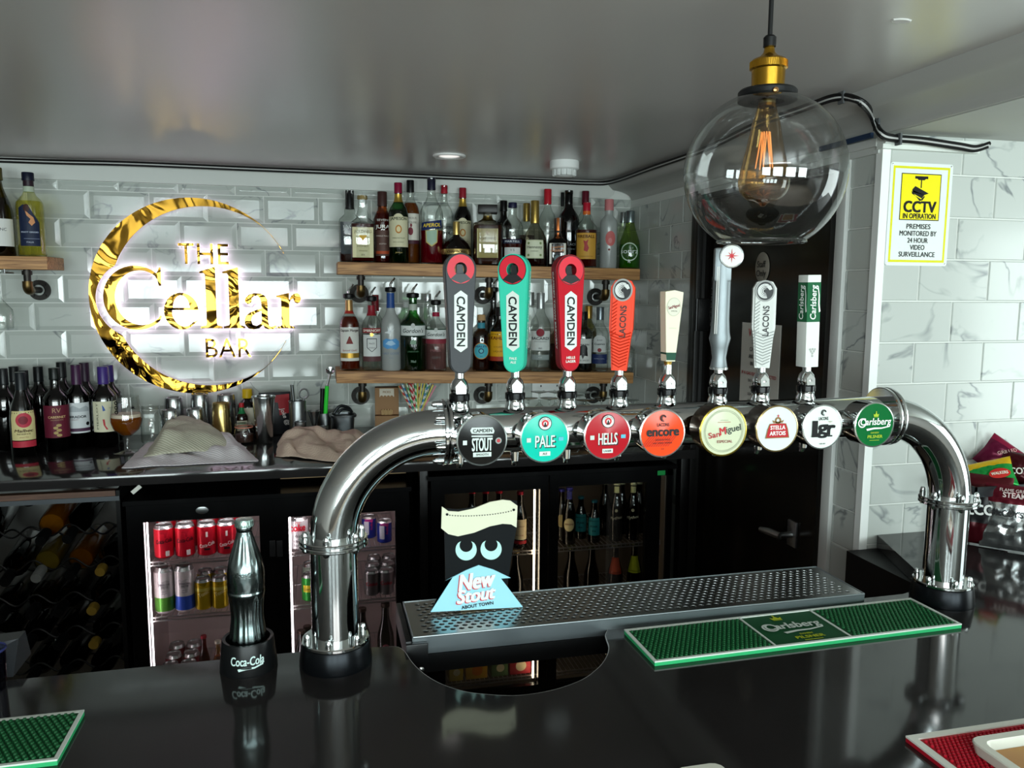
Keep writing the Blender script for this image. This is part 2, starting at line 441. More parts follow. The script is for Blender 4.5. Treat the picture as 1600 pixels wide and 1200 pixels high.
# cornice board over the back tiles, plaster coving on the right
g = G(); g.prism([(x, z) for x, z in [(-2.3, 1.966), (1.17, 1.966)]+[(1.17+0.04*sin(radians(a)), 2.006-0.04*cos(radians(a))) for a in range(15, 91, 15)]+[(1.21, ZC), (-2.3, ZC)]], 0, 0.018, 0, T(0, D-0.004, 0) @ FRONT)
struct(g.obj('trim_2', C('c9cbc6', 0.45)))
prof = [(1.174, ZC), (1.180, 2.018), (1.19, 2.008), (1.20, 2.000)] + [(1.20+0.08*sin(radians(a)), 2.0-0.026*(1-cos(radians(a)))-0.008*a/90) for a in range(10, 91, 10)] + [(1.285, 1.960), (1.30, 1.960), (1.30, ZC)]
def along_y(g, prof, y0, y1, m=0):
    n = len(prof); v = [(x, y0, z) for x, z in prof]+[(x, y1, z) for x, z in prof]
    g.add(v, [tuple(range(n)), tuple(range(n, 2*n))]+[(i, (i+1) % n, n+(i+1) % n, n+i) for i in range(n)], m)
g = G(); along_y(g, prof, -3.3, D-0.02)
struct(g.obj('trim_3', C('b4b4b0', 0.5)))
# picture-rail fillet over the CCTV wall
g = G(); g.box(XW-0.02, 1.535, YP-0.03, YP, 1.932, 1.947); g.box(XW-0.02, 1.535, YP-0.022, YP, 1.922, 1.932)
struct(g.obj('trim_4', C('d8dcd6', 0.4)))
g = G(); g.box(XW-0.022, XW, YP, 2.6, 1.93, 1.948); g.box(XW-0.015, XW, YP, 2.6, 1.915, 1.93)
struct(g.obj('trim_5', C('c4c6c2', 0.4)))
tag(G().box(XW-0.03, XW-0.022, YP+0.01, 1.86, 1.95, 1.962).obj('tape_strip', C('1d3350', 0.4)), 'strip of dark blue tape above the pier corner by the door', 'tape')

# room behind and beside the viewer (closes the bar; its windows light it)
g = G(); g.box(-2.5, -2.4, -3.4, D, 0, ZC)
struct(g.obj('wall_left', C('8e8a86', 0.6)))
g = G(); g.box(3.4, 3.5, -3.4, -0.3, 0, ZC); g.box(3.4, 3.5, 1.0, YP, 0, ZC); g.box(3.4, 3.5, -0.3, 1.0, 1.95, ZC)
struct(g.obj('wall_street', C('8e8a86', 0.6)))
g = G(); xs = [-2.4]
for wx in (-1.75, -0.35, 1.05, 2.45):
    g.box(xs[-1], wx-0.52, -3.5, -3.4, 0, ZC); g.box(wx-0.52, wx+0.52, -3.5, -3.4, 0, 0.85); g.box(wx-0.52, wx+0.52, -3.5, -3.4, 1.8, ZC); xs.append(wx+0.52)
g.box(xs[-1], 3.4, -3.5, -3.4, 0, ZC)
struct(g.obj('wall_front', C('7a7672', 0.6)))
for i, wx in enumerate((-1.75, -0.35, 1.05, 2.45)):
    g = G()
    for x in (wx-0.51, wx, wx+0.51): g.box(x-0.025, x+0.025, -3.45, -3.4, 0.85, 1.8)
    for z in (0.87, 1.5, 1.78): g.box(wx-0.52, wx+0.52, -3.45, -3.4, z-0.022, z+0.022)
    struct(g.obj('window_%d' % (i+1), C('d8d8d4', 0.5)))

# staff door in its black frame, white architrave strip
dr = struct(G().box(XW+0.02, XW+0.06, 1.83, 2.555, 0.0, 1.90).obj('door_1', C('15120f', 0.16)))
g = G(); g.box(XW-0.015, XW+0.08, 2.555, 2.60, 0, 1.945, bev=0.004); g.box(XW-0.006, XW+0.08, 1.793, 1.83, 0, 1.945, bev=0.004); g.box(XW-0.012, XW+0.08, 1.793, 2.60, 1.9, 1.945)
g.box(XW-0.022, XW, 2.535, 2.562, 0, 1.92, bev=0.004)
g.obj('door_frame', C('1a1918', 0.3), dr)
struct(G().box(XW-0.018, XW+0.01, 1.757, 1.793, 0, 1.93, bev=0.004).obj('trim_6', C('c9cbc8', 0.4)))
g = G(); p = onX(1240, 835, XW+0.02)
g.box(p.x-0.008, p.x, p.y-0.022, p.y+0.022, p.z-0.035, p.z+0.04, bev=0.003)
g.tube([(p.x-0.004, p.y, p.z), (p.x-0.045, p.y, p.z)], 0.009)
g.tube([(p.x-0.045, p.y-0.006, p.z), (p.x-0.047, p.y+0.05, p.z-0.004), (p.x-0.044, p.y+0.10, p.z-0.012)], [0.010, 0.011, 0.008])
g.obj('door_handle', BRUSHED, dr)
for z in (1.51, 0.5):
    g = G(); g.box(XW-0.02, XW+0.022, 2.515, 2.535, z-0.055, z+0.055, bev=0.003); g.tube([(XW-0.02, 2.53, z-0.055), (XW-0.02, 2.53, z+0.055)], 0.007)
    g.obj('hinge', C('1b1b1b', 0.3, 0.6), dr)

# notices on the door
def door_M(px, py):
    p = onX(px, py, XW+0.0195); return T(*p) @ RZ(-pi/2)
M = door_M(1192, 418)
e = G(); e.lathe([(0.036, 0), (0.038, 0.001), (0.038, 0.003), (0.036, 0.004)], 40, 0, M @ FRONT @ Matrix.Diagonal((1, 1.2, 1, 1)))
o = e.obj('door_sign', C('8a8478', 0.35)); tag(o, 'oval grey-brown staff only sign on the dark door', 'sign')
L_ = Label(); L_.text('Staff', 0, 0.010, 0.027, BLACK, 0.01); L_.text('Only', 0, -0.020, 0.027, BLACK, 0.01)
L_.build(o, plane_fn(M @ T(0, -0.004, 0)))
M = door_M(1187, 570)
pz = onX(1187, 507, XW+0.0195).z - onX(1187, 633, XW+0.0195).z
hw = 0.5*abs(onX(1217, 570, XW+0.02).y-onX(1157, 570, XW+0.02).y); hh = pz*0.75
e = G().box(-hw, hw, -0.002, 0, -hh, hh*0.68, 0, M); o = e.obj('notice', C('c9c6bd', 0.55))
tag(o, 'white warning notice with red heading taped to the dark door', 'notice')
L_ = Label(); RED = C('b3242c', 0.5); INK = C('26262a', 0.6)
L_.text('WARNING', 0, hh*0.52, 0.034, RED, 0.02, sx=0.8)
for k, t in enumerate(('THIS IS A GAS', 'CAUTION AREA', 'AND ENTRY MAY', 'IN THE ROOM')): L_.text(t, 0, hh*(0.36-0.12*k), 0.018, INK, 0.01, sx=0.85)
L_.text('IF A GAS ESCAPE IS DETECTED', 0, hh*-0.17, 0.014, RED, 0.015, fit=hw*1.8)
for k, t in enumerate(('DO NOT ENTER THIS', 'ROOM WITHOUT', 'LEAVING THE DOOR', 'OPEN AND CALLING', 'FOR ASSISTANCE', 'IMMEDIATELY')): L_.text(t, 0, hh*(-0.29-0.115*k), 0.012, INK, 0.01)
L_.build(o, plane_fn(M @ T(0, -0.002, 0)))

# ------------------------------------------------------------------ bar top, back counter
cut = [onZ(x, y, BAR) for x, y in ((608, 1010), (622, 1011), (632, 1018), (640, 1030), (650, 1042), (668, 1057), (690, 1069), (720, 1079), (750, 1084), (800, 1087), (840, 1083), (876, 1075), (910, 1062), (930, 1048), (942, 1036), (950, 1022), (952, 1010), (948, 998), (947, 990), (953, 981), (965, 976), (985, 973.5))]
cut = [(p.x, p.y) for p in smoothpath([(q.x, q.y, 0) for q in cut], 3)]
a = onZ(1427, 887, BAR); b = onZ(1353, 828, BAR)
barpoly = [(-2.35, 0.42), (-2.35, 1.305), (-0.03, 1.305)] + cut + [(1.12, 1.300), (1.20, 1.325), (a.x, a.y), (b.x, YP-0.008), (3.35, YP-0.008), (3.35, 0.42)]
def bar_mat():
    m = bpy.data.materials.new('bar_laminate'); nt, N, L, b_ = nodes(m)
    tc = N.new('ShaderNodeTexCoord'); no = N.new('ShaderNodeTexNoise'); no.inputs['Scale'].default_value = 60; no.inputs['Detail'].default_value = 6
    L.new(tc.outputs['Object'], no.inputs['Vector'])
    mr = N.new('ShaderNodeMapRange'); mr.inputs['To Min'].default_value = 0.06; mr.inputs['To Max'].default_value = 0.11; L.new(no.outputs[0], mr.inputs['Value']); L.new(mr.outputs[0], b_.inputs['Roughness'])
    n2 = N.new('ShaderNodeTexNoise'); n2.inputs['Scale'].default_value = 5; n2.inputs['Detail'].default_value = 8; L.new(tc.outputs['Object'], n2.inputs['Vector'])
    mx = N.new('ShaderNodeMix'); mx.data_type = 'RGBA'; mx.inputs[6].default_value = lin('1b1a1a')+(1,); mx.inputs[7].default_value = lin('2c2a2a')+(1,)
    L.new(n2.outputs[0], mx.inputs[0]); L.new(mx.outputs[2], b_.inputs['Base Color'])
    return m
BARM = bar_mat()
bar = thing('bar_counter', 'black laminate bar top with a curved cut-out in front of the drip tray', 'bar', (0.4, 1.0, 0))
def kid(o, parent):        # parent a mesh built in room coordinates
    o.parent = parent; o.matrix_parent_inverse = Matrix.Translation(parent.location).inverted() if parent.rotation_euler.z == 0 else parent.matrix_basis.inverted()
    return o
g = G(); g.prism(barpoly, BAR-0.032, BAR)
kid(g.obj('bar_top', BARM), bar)
g = G(); g.tube([(x, y, BAR-0.0015) for x, y in cut], .0016, 6); kid(g.obj('edge_highlight', C('b8babb', 0.3)), bar)  # pale tube along the cut edge stands in for its highlight
g = G()
wpoly = [(-2.3, 0.5), (-2.3, 1.27), (0.02, 1.27), (0.10, 1.22), (0.13, 1.04), (0.49, 1.04), (0.53, 1.22), (0.6, 1.27), (1.19, 1.28), (1.245, a.y-0.01), (1.245, YP-0.01), (3.3, YP-0.01), (3.3, 0.5)]
g.prism(wpoly, 0.0, BAR-0.033)
kid(g.obj('bar_front', C('0b0a0a', 0.4)), bar)

ctr = thing('back_counter', 'black laminate back counter along the tiled wall', 'counter', (-0.5, 2.8, 0))
g = G(); g.box(-2.35, 1.27, 2.5, D-0.012, CNT-0.032, CNT, bev=0.003)
kid(g.obj('worktop', BARM), ctr)
for x, lb_ in ((0.325, 'black metal post under the counter between the two fridges'), (1.24, 'black metal post under the right end of the counter')):
    g = G(); g.box(x-0.014, x+0.014, 2.52, 2.56, 0.0, CNT-0.033, bev=0.004); tag(g.obj('support_post', C('1c1b1b', 0.3, 0.5)), lb_, 'post')
g = G(); g.box(-0.125, 0.28, 2.64, 2.67, 0.978, CNT-0.034); tag(g.obj('wooden_batten', wood('batten', '8a6a45', 'a5845b', 1.0)), 'pale wooden batten between the can fridge and the counter', 'batten')
tp = onY(213, 762, 2.56)
tag(G().box(-0.016, 0.016, -0.001, 0.001, -0.006, 0.006, 0, T(tp.x, 2.558, tp.z-0.005) @ RY(-0.7)).obj('tape_scrap', PAPER), 'small scrap of white tape under the counter edge above the can fridge', 'tape')

# ------------------------------------------------------------------ wall sign
sg = thing('wall_sign', 'mirror gold crescent sign with back-lit bar name on the tiled wall', 'sign', (-0.43, D-0.012, 1.557))
YS = 3.167
def letter(name, splines, parent=sg, ext=0.0035, y=YS, glow=True):
    v, f = shape(splines, ext)
    o = kid(G().add(v, f, 0, T(0, y, 0) @ FRONT).obj(name, GOLDM, smooth=30), parent)
    if glow:
        v, f = shape(splines, 0.003, off=-0.0012)
        k = G().add(v, f, 0, T(0, y+0.008, 0) @ FRONT).obj('led_backing', GLOW2 if name == 'crescent' else GLOW, smooth=0)
        k.parent = o; k.matrix_parent_inverse = Matrix.Identity(4)
    return o
def gold_mat():
    m = bpy.data.materials.new('mirror_gold'); nt, N, L, b_ = nodes(m)
    b_.inputs['Base Color'].default_value = lin('7d5c20')+(1,); b_.inputs['Metallic'].default_value = 1.0; b_.inputs['Roughness'].default_value = 0.05
    tc = N.new('ShaderNodeTexCoord'); no = N.new('ShaderNodeTexNoise'); no.inputs['Scale'].default_value = 5.5; no.inputs['Distortion'].default_value = 0.8
    L.new(tc.outputs['Object'], no.inputs['Vector'])
    bp = N.new('ShaderNodeBump'); bp.inputs['Strength'].default_value = 0.5; bp.inputs['Distance'].default_value = 0.03
    L.new(no.outputs[0], bp.inputs['Height']); L.new(bp.outputs[0], b_.inputs['Normal'])
    return m
GOLDM = gold_mat(); GLOW = emis('sign_led', (1.0, 0.74, 1.0), 5.0); GLOW2 = emis('sign_edge_led', (1.0, 0.76, 1.0), 0.8)
# crescent
co, Ro = (-0.433, 1.557), 0.359
ci, Ri = (-0.389, 1.557), 0.330
cb, Rb = (-0.630, 1.547), 0.1406
def reach(c, R, a):
    d = (cos(a), sin(a)); o = (co[0]-c[0], co[1]-c[1]); bq = o[0]*d[0]+o[1]*d[1]; cq = o[0]**2+o[1]**2-R*R; q = bq*bq-cq
    if q < 0: return 0
    far, near = -bq+sqrt(q), -bq-sqrt(q)
    return far if near < Ri*0.9 else 0
outer, inner = [], []
for i in range(181):
    a_ = radians(27 + (333-27)*i/180.0)
    ri = max(reach(ci, Ri, a_), reach(cb, Rb, a_))
    outer.append((co[0]+Ro*cos(a_), co[1]+Ro*sin(a_))); ri = min(ri, Ro-0.0015)
    inner.append((co[0]+ri*cos(a_), co[1]+ri*sin(a_)))
letter('crescent', [outer+inner[::-1]])
# serif letters
def sC(x0, x1, z0, z1):
    W, H = x1-x0, z1-z0; X = lambda u: x0+u*W; Z = lambda v: z0+v*H
    o_ = [(0.56+0.56*cos(radians(t)), 0.5+0.505*sin(radians(t))) for t in range(50, 319, 6)]
    i_ = [(0.635+0.44*cos(radians(t)), 0.5+0.43*sin(radians(t))) for t in range(312, 51, -6)]
    return [[(X(u), Z(v)) for u, v in o_ + [(0.985, 0.21), (0.955, 0.225)] + i_ + [(0.935, 0.79), (0.955, 0.69), (0.995, 0.69), (1.0, 0.98), (0.97, 0.98), (0.95, 0.93)]]]
def sl(x0, x1, z0, z1):
    W, H = x1-x0, z1-z0
    p = [(0, 0), (1, 0), (1, .025), (.78, .05), (.75, .08), (.75, 1.0), (.70, 1.0), (.02, .925), (.02, .90), (.22, .90), (.28, .87), (.28, .08), (.25, .05), (0, .025)]
    return [[(x0+u*W, z0+v*H) for u, v in p]]
def se(x0, x1, z0, z1):
    W, H = x1-x0, z1-z0
    o_ = [(0.5+0.5*cos(radians(t)), 0.5+0.5*sin(radians(t))) for t in range(6, 320, 7)]
    i_ = [(0.58+0.36*cos(radians(t)), 0.52+0.44*sin(radians(t))) for t in range(312, 184, -8)]
    c1 = [(u, v) for u, v in o_] + [(0.97, 0.25)] + i_ + [(0.235, 0.53), (0.995, 0.53)]
    hole = [(0.505+0.245*cos(radians(t)), 0.59+0.345*sin(radians(t))) for t in range(0, 181, 12)]
    return [[(x0+u*W, z0+v*H) for u, v in c1], [(x0+u*W, z0+v*H) for u, v in hole[::-1]]]
def sa(x0, x1, z0, z1):
    W, H = x1-x0, z1-z0
    o_ = [(.10, .70), (.03, .76), (.05, .86), (.15, .95), (.32, 1.0), (.52, .99), (.66, .93), (.73, .82), (.74, .68), (.74, .2), (.77, .09), (.83, .06), (.97, .10), (1.0, .07), (.9, .0), (.75, -.01), (.63, .03), (.58, .12),
          (.45, .02), (.28, -.01), (.12, .02), (.02, .12), (.0, .24), (.05, .37), (.17, .46), (.33, .52), (.54, .58), (.54, .72), (.51, .85), (.42, .93), (.32, .92), (.25, .86), (.24, .76), (.18, .70)]
    h_ = [(.54, .50), (.38, .45), (.25, .36), (.21, .24), (.26, .12), (.37, .09), (.49, .14), (.54, .2)]
    return [[(x0+u*W, z0+v*H) for u, v in o_], [(x0+u*W, z0+v*H) for u, v in h_]]
def sr(x0, x1, z0, z1):
    W, H = x1-x0, z1-z0
    p = [(0, 0), (.72, 0), (.72, .03), (.55, .06), (.52, .1), (.52, .68), (.58, .80), (.68, .84), (.74, .74), (.84, .70), (.95, .74), (1.0, .84), (.96, .95), (.86, 1.0), (.72, .98), (.60, .92), (.52, .80), (.52, 1.0), (.47, 1.0), (0, .92), (0, .88), (.14, .87), (.19, .82), (.19, .1), (.16, .06), (0, .03)]
    return [[(x0+u*W, z0+v*H) for u, v in p]]
letter('letter', sC(-0.745, -0.548, 1.438, 1.668)); letter('letter', se(-0.543, -0.424, 1.437, 1.572))
letter('letter', sl(-0.418, -0.342, 1.441, 1.667)); letter('letter', sl(-0.337, -0.261, 1.441, 1.667))
letter('letter', sa(-0.263, -0.148, 1.437, 1.572)); letter('letter', sr(-0.146, -0.056, 1.440, 1.573))
def word(s, x0, x1, z0, z1, bold):
    v, f = text2d(s, 1.0, bold, space=1.05)
    xs = [p[0] for p in v]; zs = [p[1] for p in v]
    kx = (x1-x0)/(max(xs)-min(xs)); kz = (z1-z0)/(max(zs)-min(zs))
    pv = [(p[0]*kx+(x0+x1)/2, p[1]*kz+(z0+z1)/2) for p in v]
    g = G(); n = len(pv)
    g.add([(x, YS-0.0035, z) for x, z in pv], f, 0)
    # give the letters their thickness
    ed = {}
    for q in f:
        for i in range(len(q)):
            k = (q[i], q[(i+1) % len(q)]); ed[k] = 1
    for (a1, b1) in ed:
        if (b1, a1) not in ed:
            g.add([(pv[a1][0], YS-0.0035, pv[a1][1]), (pv[b1][0], YS-0.0035, pv[b1][1]), (pv[b1][0], YS+0.0035, pv[b1][1]), (pv[a1][0], YS+0.0035, pv[a1][1])], [(0, 1, 2, 3)], 0)
    o = kid(g.obj('lettering', GOLDM, smooth=0), sg)
    k = G(); k.add([(x, YS+0.006, z) for x, z in pv], f, 0)
    k = k.obj('led_backing', GLOW, smooth=0); k.parent = o; k.matrix_parent_inverse = Matrix.Identity(4)
word('THE', -0.486, -0.311, 1.677, 1.752, 0.0); word('BAR', -0.404, -0.241, 1.332, 1.403, 0.0)

# ------------------------------------------------------------------ cable along the ceiling edge, detector, downlight
pts = [onZ(x, y, ZC-0.008) for x, y in ((0, 249), (200, 254), (400, 262.5), (560, 269), (700, 275.5), (860, 283), (920, 285.5))]
pts = [Vector((p.x, min(p.y, D-0.035), ZC-0.008)) for p in pts]
pts = [Vector((-2.3, D-0.035, ZC-0.008))] + pts
c2 = [Vector((1.165, y, ZC-0.008)) for y in (3.10, 2.7, 2.3)] + [onZ(x, y, ZC-.008) for x, y in ((1180, 193), (1240, 172), (1275, 159), (1300, 150.5))]
c3 = [onZ(1322, 149, 2.022), onZ(1340, 154, 2.008), onZ(1354, 163, 1.998)]
c4 = [onX(1364, 178, 1.247), onX(1370, 194, 1.254), onY(1379, 207, YP-0.044)]
c5 = [onY(x, y, YP-0.038) for x, y in ((1396, 213), (1440, 217), (1500, 226), (1525, 230), (1546, 224))]
path = smoothpath(pts+c2+c3+c4+c5, 5)
o = tag(G().tube(path, 0.0050, 8).obj('cable', C('101010', 0.4)), 'black cable run along the ceiling edge and over the CCTV wall', 'cable')
for k, (dz, r, m) in enumerate(((-0.0065, 0.0038, C('b8b8b6', .4)), (-0.012, 0.0036, C('121212', .4)))):
    t_ = len(path); G().tube([p+Vector((-0.004*(k+1) if i > t_-45 else 0, -0.002*(k+1), dz*.8)) for i, p in enumerate(path)], r, 8).obj('strand', m, o)
def _pj(q): d = q-CAM; return Vector((800+F_PX*d.dot(rt)/d.dot(fw), 600-F_PX*d.dot(up)/d.dot(fw)))
for x, y in ((1313, 150), (1371, 190), (1406, 214)):
    p = min(path, key=lambda q: (Vector((x, y))-_pj(q)).length)
    G().box(-0.0025, 0.0025, -0.012, 0.006, -0.019, 0.007, 0, T(*p)).obj('cable_clip', C('55585a', 0.4), o)
p = onZ(882, 252, ZC)
d = thing('smoke_detector', 'round white smoke detector on the ceiling above the upper shelf', 'detector', (p.x, p.y, ZC))
G().lathe([(0.05, 0), (0.051, -0.004), (0.051, -0.026), (0.046, -0.03)], 40).obj('base', C('e3e4e2', 0.4), d)
g = G(); g.lathe([(0.038, -0.03), (0.034, -0.048), (0.026, -0.054), (0.0, -0.055)], 32, cap=False)
for i in range(14):
    a_ = 2*pi*i/14; g.box(-0.003, 0.003, 0.032, 0.041, -0.05, -0.028, 0, RZ(a_))
g.obj('sensor', C('d4d6d4', 0.4), d)
p = onZ(702, 243, ZC)
d = thing('downlight', 'small round white downlight set in the ceiling left of the smoke detector', 'light', (p.x, p.y, ZC))
G().lathe([(0.055, 0.0), (0.055, -0.004), (0.05, -0.007), (0.036, -0.004), (0.034, 0.0)], 40, cap=False).obj('ring', C('e8e6e4', 0.35), d)
G().lathe([(0.034, -0.001), (0.0, -0.001)], 32, cap=False).obj('lens', emis('downlight_lens', (1, 0.95, 0.9), 0.6), d)
p = onZ(1408, 32, ZC)
tag(G().lathe([(0.016, 0), (0.014, -0.002), (0, -0.002)], 9, 0, T(p.x, p.y, ZC) @ Matrix.Diagonal((1.2, 0.7, 1, 1)), cap=False).obj('plaster_chip', C('dcdcd8', 0.7)), 'pale chip of bare plaster in the ceiling at upper right', 'plaster')

# ------------------------------------------------------------------ CCTV sign on the pier
M = T(onY(1432, 331, YP).x, YP-0.0085, 1.776)
s = thing('cctv_sign', 'white and yellow CCTV warning sign on the tiled pier', 'sign', (M.translation.x, YP-0.0085, 1.776))
W2, H2 = 0.086, 0.119
g = G(); v, f = shape([[(x*(W2-0.006)+sx*0.006*c_, z*(H2-0.006)+sz*0.006*s_) for (x, z, sx, sz, a0) in ((1, 1, 1, 1, 0), (-1, 1, 1, 1, 90), (-1, -1, 1, 1, 180), (1, -1, 1, 1, 270)) for (c_, s_) in [(cos(radians(a0+t)), sin(radians(a0+t))) for t in (0, 30, 60, 90)]]], 0.001)
o = g.add(v, f, 0, FRONT).obj('sign_plate', C('dfe5e2', 0.35), s)
YEL = C('d9d414', 0.4); YE2 = C('efe009', 0.4)
L_ = Label(); t_ = 0.0055; a_, b_ = W2-0.008, H2-0.008
L_.rect(-a_, a_, b_-t_, b_, YEL); L_.rect(-a_, a_, -b_, -b_+t_, YEL); L_.rect(-a_, -a_+t_, -b_+t_, b_-t_, YEL); L_.rect(a_-t_, a_, -b_+t_, b_-t_, YEL)
L_.rect(-0.055, 0.055, -0.013, 0.095, BLACK, 1); L_.rect(-0.053, 0.053, -0.011, 0.093, YE2, 2)
L_.rect(-0.018, 0.018, 0.083, 0.089, BLACK, 3); L_.poly([(-0.012, 0.083), (0.012, 0.083), (0.008, 0.080), (-0.008, 0.080)], BLACK, 3)
L_.rect(-0.0015, 0.0015, 0.062, 0.080, BLACK, 3)
L_.poly([(-0.024, 0.058), (-0.016, 0.066), (0.022, 0.050), (0.010, 0.046), (-0.020, 0.052)], BLACK, 3); L_.poly([(-0.026, 0.055), (-0.024, 0.048), (0.002, 0.036), (0.010, 0.044), (0.012, 0.042), (0.006, 0.034), (-0.002, 0.032)][::-1], BLACK, 3)
L_.poly([(-0.024, 0.057), (-0.023, 0.050), (0.004, 0.038), (0.010, 0.046)], BLACK, 3)
L_.text('CCTV', 0, 0.0185, 0.036, BLACK, 0.055, fit=0.088); L_.text('IN OPERATION', 0, -0.003, 0.0165, BLACK, 0.045, fit=0.090)
for k, (t, wd) in enumerate((('PREMISES', .066), ('MONITORED BY', .102), ('24 HOUR', .056), ('VIDEO', .040), ('SURVEILLANCE', .100))):
    L_.text(t, 0, -0.027-0.0163*k, 0.0165, BLACK, 0.018, fit=wd)
L_.build(s, plane_fn(T(0, -0.001, 0)), 'print', 0.00015)
for x in (-1, 1):
    for z in (-1, 1): G().lathe([(0.0022, 0), (0.0018, 0.001), (0, 0.0014)], 10, 0, T(x*(W2-0.005), -0.001, z*(H2-0.005)) @ FRONT, cap=False).obj('screw', STEEL, s)
# twin socket on the wall under the lower shelf
p = onY(857, 607, D-0.012)
s = thing('wall_socket', 'white twin wall socket on the tiles behind the wine glasses', 'socket', p)
G().box(-0.073, 0.073, -0.008, 0, -0.043, 0.043, bev=0.003).obj('plate', C('e6e8e6', 0.3), s)
for x in (-0.035, 0.035):
    g = G()
    for dx, dz, w_, h_ in ((0, 0.012, .003, .008), (-0.011, -0.008, .006, .003), (0.011, -0.008, .006, .003)): g.box(x+dx-w_/2-.001, x+dx+w_/2+.001, -0.0085, -0.007, dz-h_/2, dz+h_/2)
    g.obj('pin_slots', BLACK, s)

# ------------------------------------------------------------------ beer font
FY = 1.257; AX = 1.368; PR = 0.037; XL, XR = 0.0185, 1.172
font = thing('beer_font', 'polished chrome beer font arching over the bar with eight taps and badges', 'beer font', (0.6, FY, BAR))
def fk(g, name, m, label=None, parent=None, smooth=35):
    o = g.obj(name, m, smooth=smooth)
    kid(o, font)
    if parent is not None:
        o.parent = parent; o.matrix_parent_inverse = parent.matrix_parent_inverse.copy() if False else Matrix.Identity(4)
        o.matrix_parent_inverse = (font.matrix_basis @ parent.matrix_parent_inverse @ parent.matrix_basis).inverted()
    if label: o['label'] = label
    return o
RB = 0.165      # elbow radius
for sgn, X in ((1, XL), (-1, XR)):
    g = G(); g.lathe([(0.0, 0), (0.057, 0), (0.0575, 0.004), (0.054, 0.034), (0.053, 0.036), (0, 0.036)], 56, 0, T(X, FY, BAR), cap=False)
    fk(g, 'base_ring', C('15171a', 0.28, 0.7), 'black tapered base ring')
    g = G(); g.tube([(X, FY, BAR+0.036), (X, FY, 1.2)], PR, 56); fk(g, 'column', CHROME)
    for z0, k in ((BAR+0.036, 1), (1.194, 2)):
        g = G()
        for j in range(k):
            zz = z0+0.0075*j; g.lathe([(PR, zz), (0.052, zz), (0.0535, zz+0.0015), (0.0535, zz+0.005), (0.052, zz+0.0065), (PR, zz+0.0065)], 56, 0, T(X, FY, 0), cap=False)
        f_ = fk(g, 'flange', CHROME)
        top = z0+0.0075*k-0.001
        for i in range(6):
            a = radians(60*i+30-15); bx, by = X+0.0455*cos(a), FY+0.0455*sin(a)
            b = G(); b.lathe([(0.0055, 0), (0.0055, 0.005), (0.0048, 0.0055), (0.0048, 0.0085), (0.003, 0.0125), (0, 0.0135)], 12, 0, T(bx, by, top), cap=False)
            if k == 2: b.lathe([(0, -0.007), (0.003, -0.0065), (0.005, -0.004), (0.0055, 0)], 12, 0, T(bx, by, z0), cap=False)
            fk(b, 'bolt', CHROME, parent=f_)
    zb = AX-RB
    pts = [(X, FY, 1.2), (X, FY, zb)] + [(X+sgn*(RB-RB*cos(radians(t))), FY, zb+RB*sin(radians(t))) for t in range(5, 91, 5)]
    g = G(); g.tube(pts, PR, 56); fk(g, 'elbow', CHROME)
xa, xb = XL+RB, XR-RB
g = G(); g.tube([(xa-0.002, FY, AX), (xb+0.002, FY, AX)], PR, 64); fk(g, 'cross_pipe', CHROME)
# left pair of bolted flanges, right stepped cover ring
g = G()
for x in (xa+0.006, xa+0.0145): g.lathe([(PR, 0), (0.052, 0), (0.0535, 0.0015), (0.0535, 0.005), (0.052, 0.0065), (PR, 0.0065)], 56, 0, T(x, FY, AX) @ RY(pi/2), cap=False)
f_ = fk(g, 'flange', CHROME)
for i in range(6):
    a = radians(60*i+20)
    for sd in (-1, 1):
        b = G(); b.lathe([(0.0055, 0), (0.0055, 0.005), (0.0048, 0.0055), (0.0048, 0.0095), (0.003, 0.0135), (0, 0.0145)], 12, 0,
                         T(xa+(0.006 if sd < 0 else 0.021), FY+0.0455*cos(a), AX+0.0455*sin(a)) @ RY(sd*pi/2), cap=False)
        fk(b, 'bolt', CHROME, parent=f_)
g = G()
for x in (xb+0.0, xb+0.010): g.lathe([(PR, 0), (0.052, 0), (0.0535, 0.0015), (0.0535, 0.006), (0.052, 0.0085), (PR, 0.0085)], 56, 0, T(x, FY, AX) @ RY(pi/2), cap=False)
fk(g, 'flange', CHROME)

# badges on the front of the pipe
def crest(L_, u, v, s, m, lay=3):      # little lion-mane / falcon swirl
    for k in range(4):
        r = s*(1-0.22*k)
        pts = [(u+r*cos(radians(t)), v+r*sin(radians(t))) for t in range(60, 300, 15)] + [(u+0.06*s+r*0.84*cos(radians(t)), v+r*0.84*sin(radians(t))) for t in range(285, 60, -15)]
        L_.shp([pts], m, lay)
    L_.shp([[(u-0.1*s, v+0.9*s), (u+0.7*s, v+0.75*s), (u+0.95*s, v+0.25*s), (u+0.6*s, v+0.1*s), (u+0.35*s, v+0.35*s)]], m, lay)
def crown(L_, u, v, s, m, lay=3):
    L_.shp([[(u-.5*s, v-.35*s), (u+.5*s, v-.35*s), (u+.62*s, v+.2*s), (u+.3*s, v+.0*s), (u+.0*s, v+.5*s), (u-.3*s, v+.0*s), (u-.62*s, v+.2*s)]], m, lay)
    L_.disc(u, v+.55*s, .12*s, m, lay, 10, 1, txt=True); L_.rect(u-.5*s, u+.5*s, v-.5*s, v-.42*s, m, lay, txt=True)
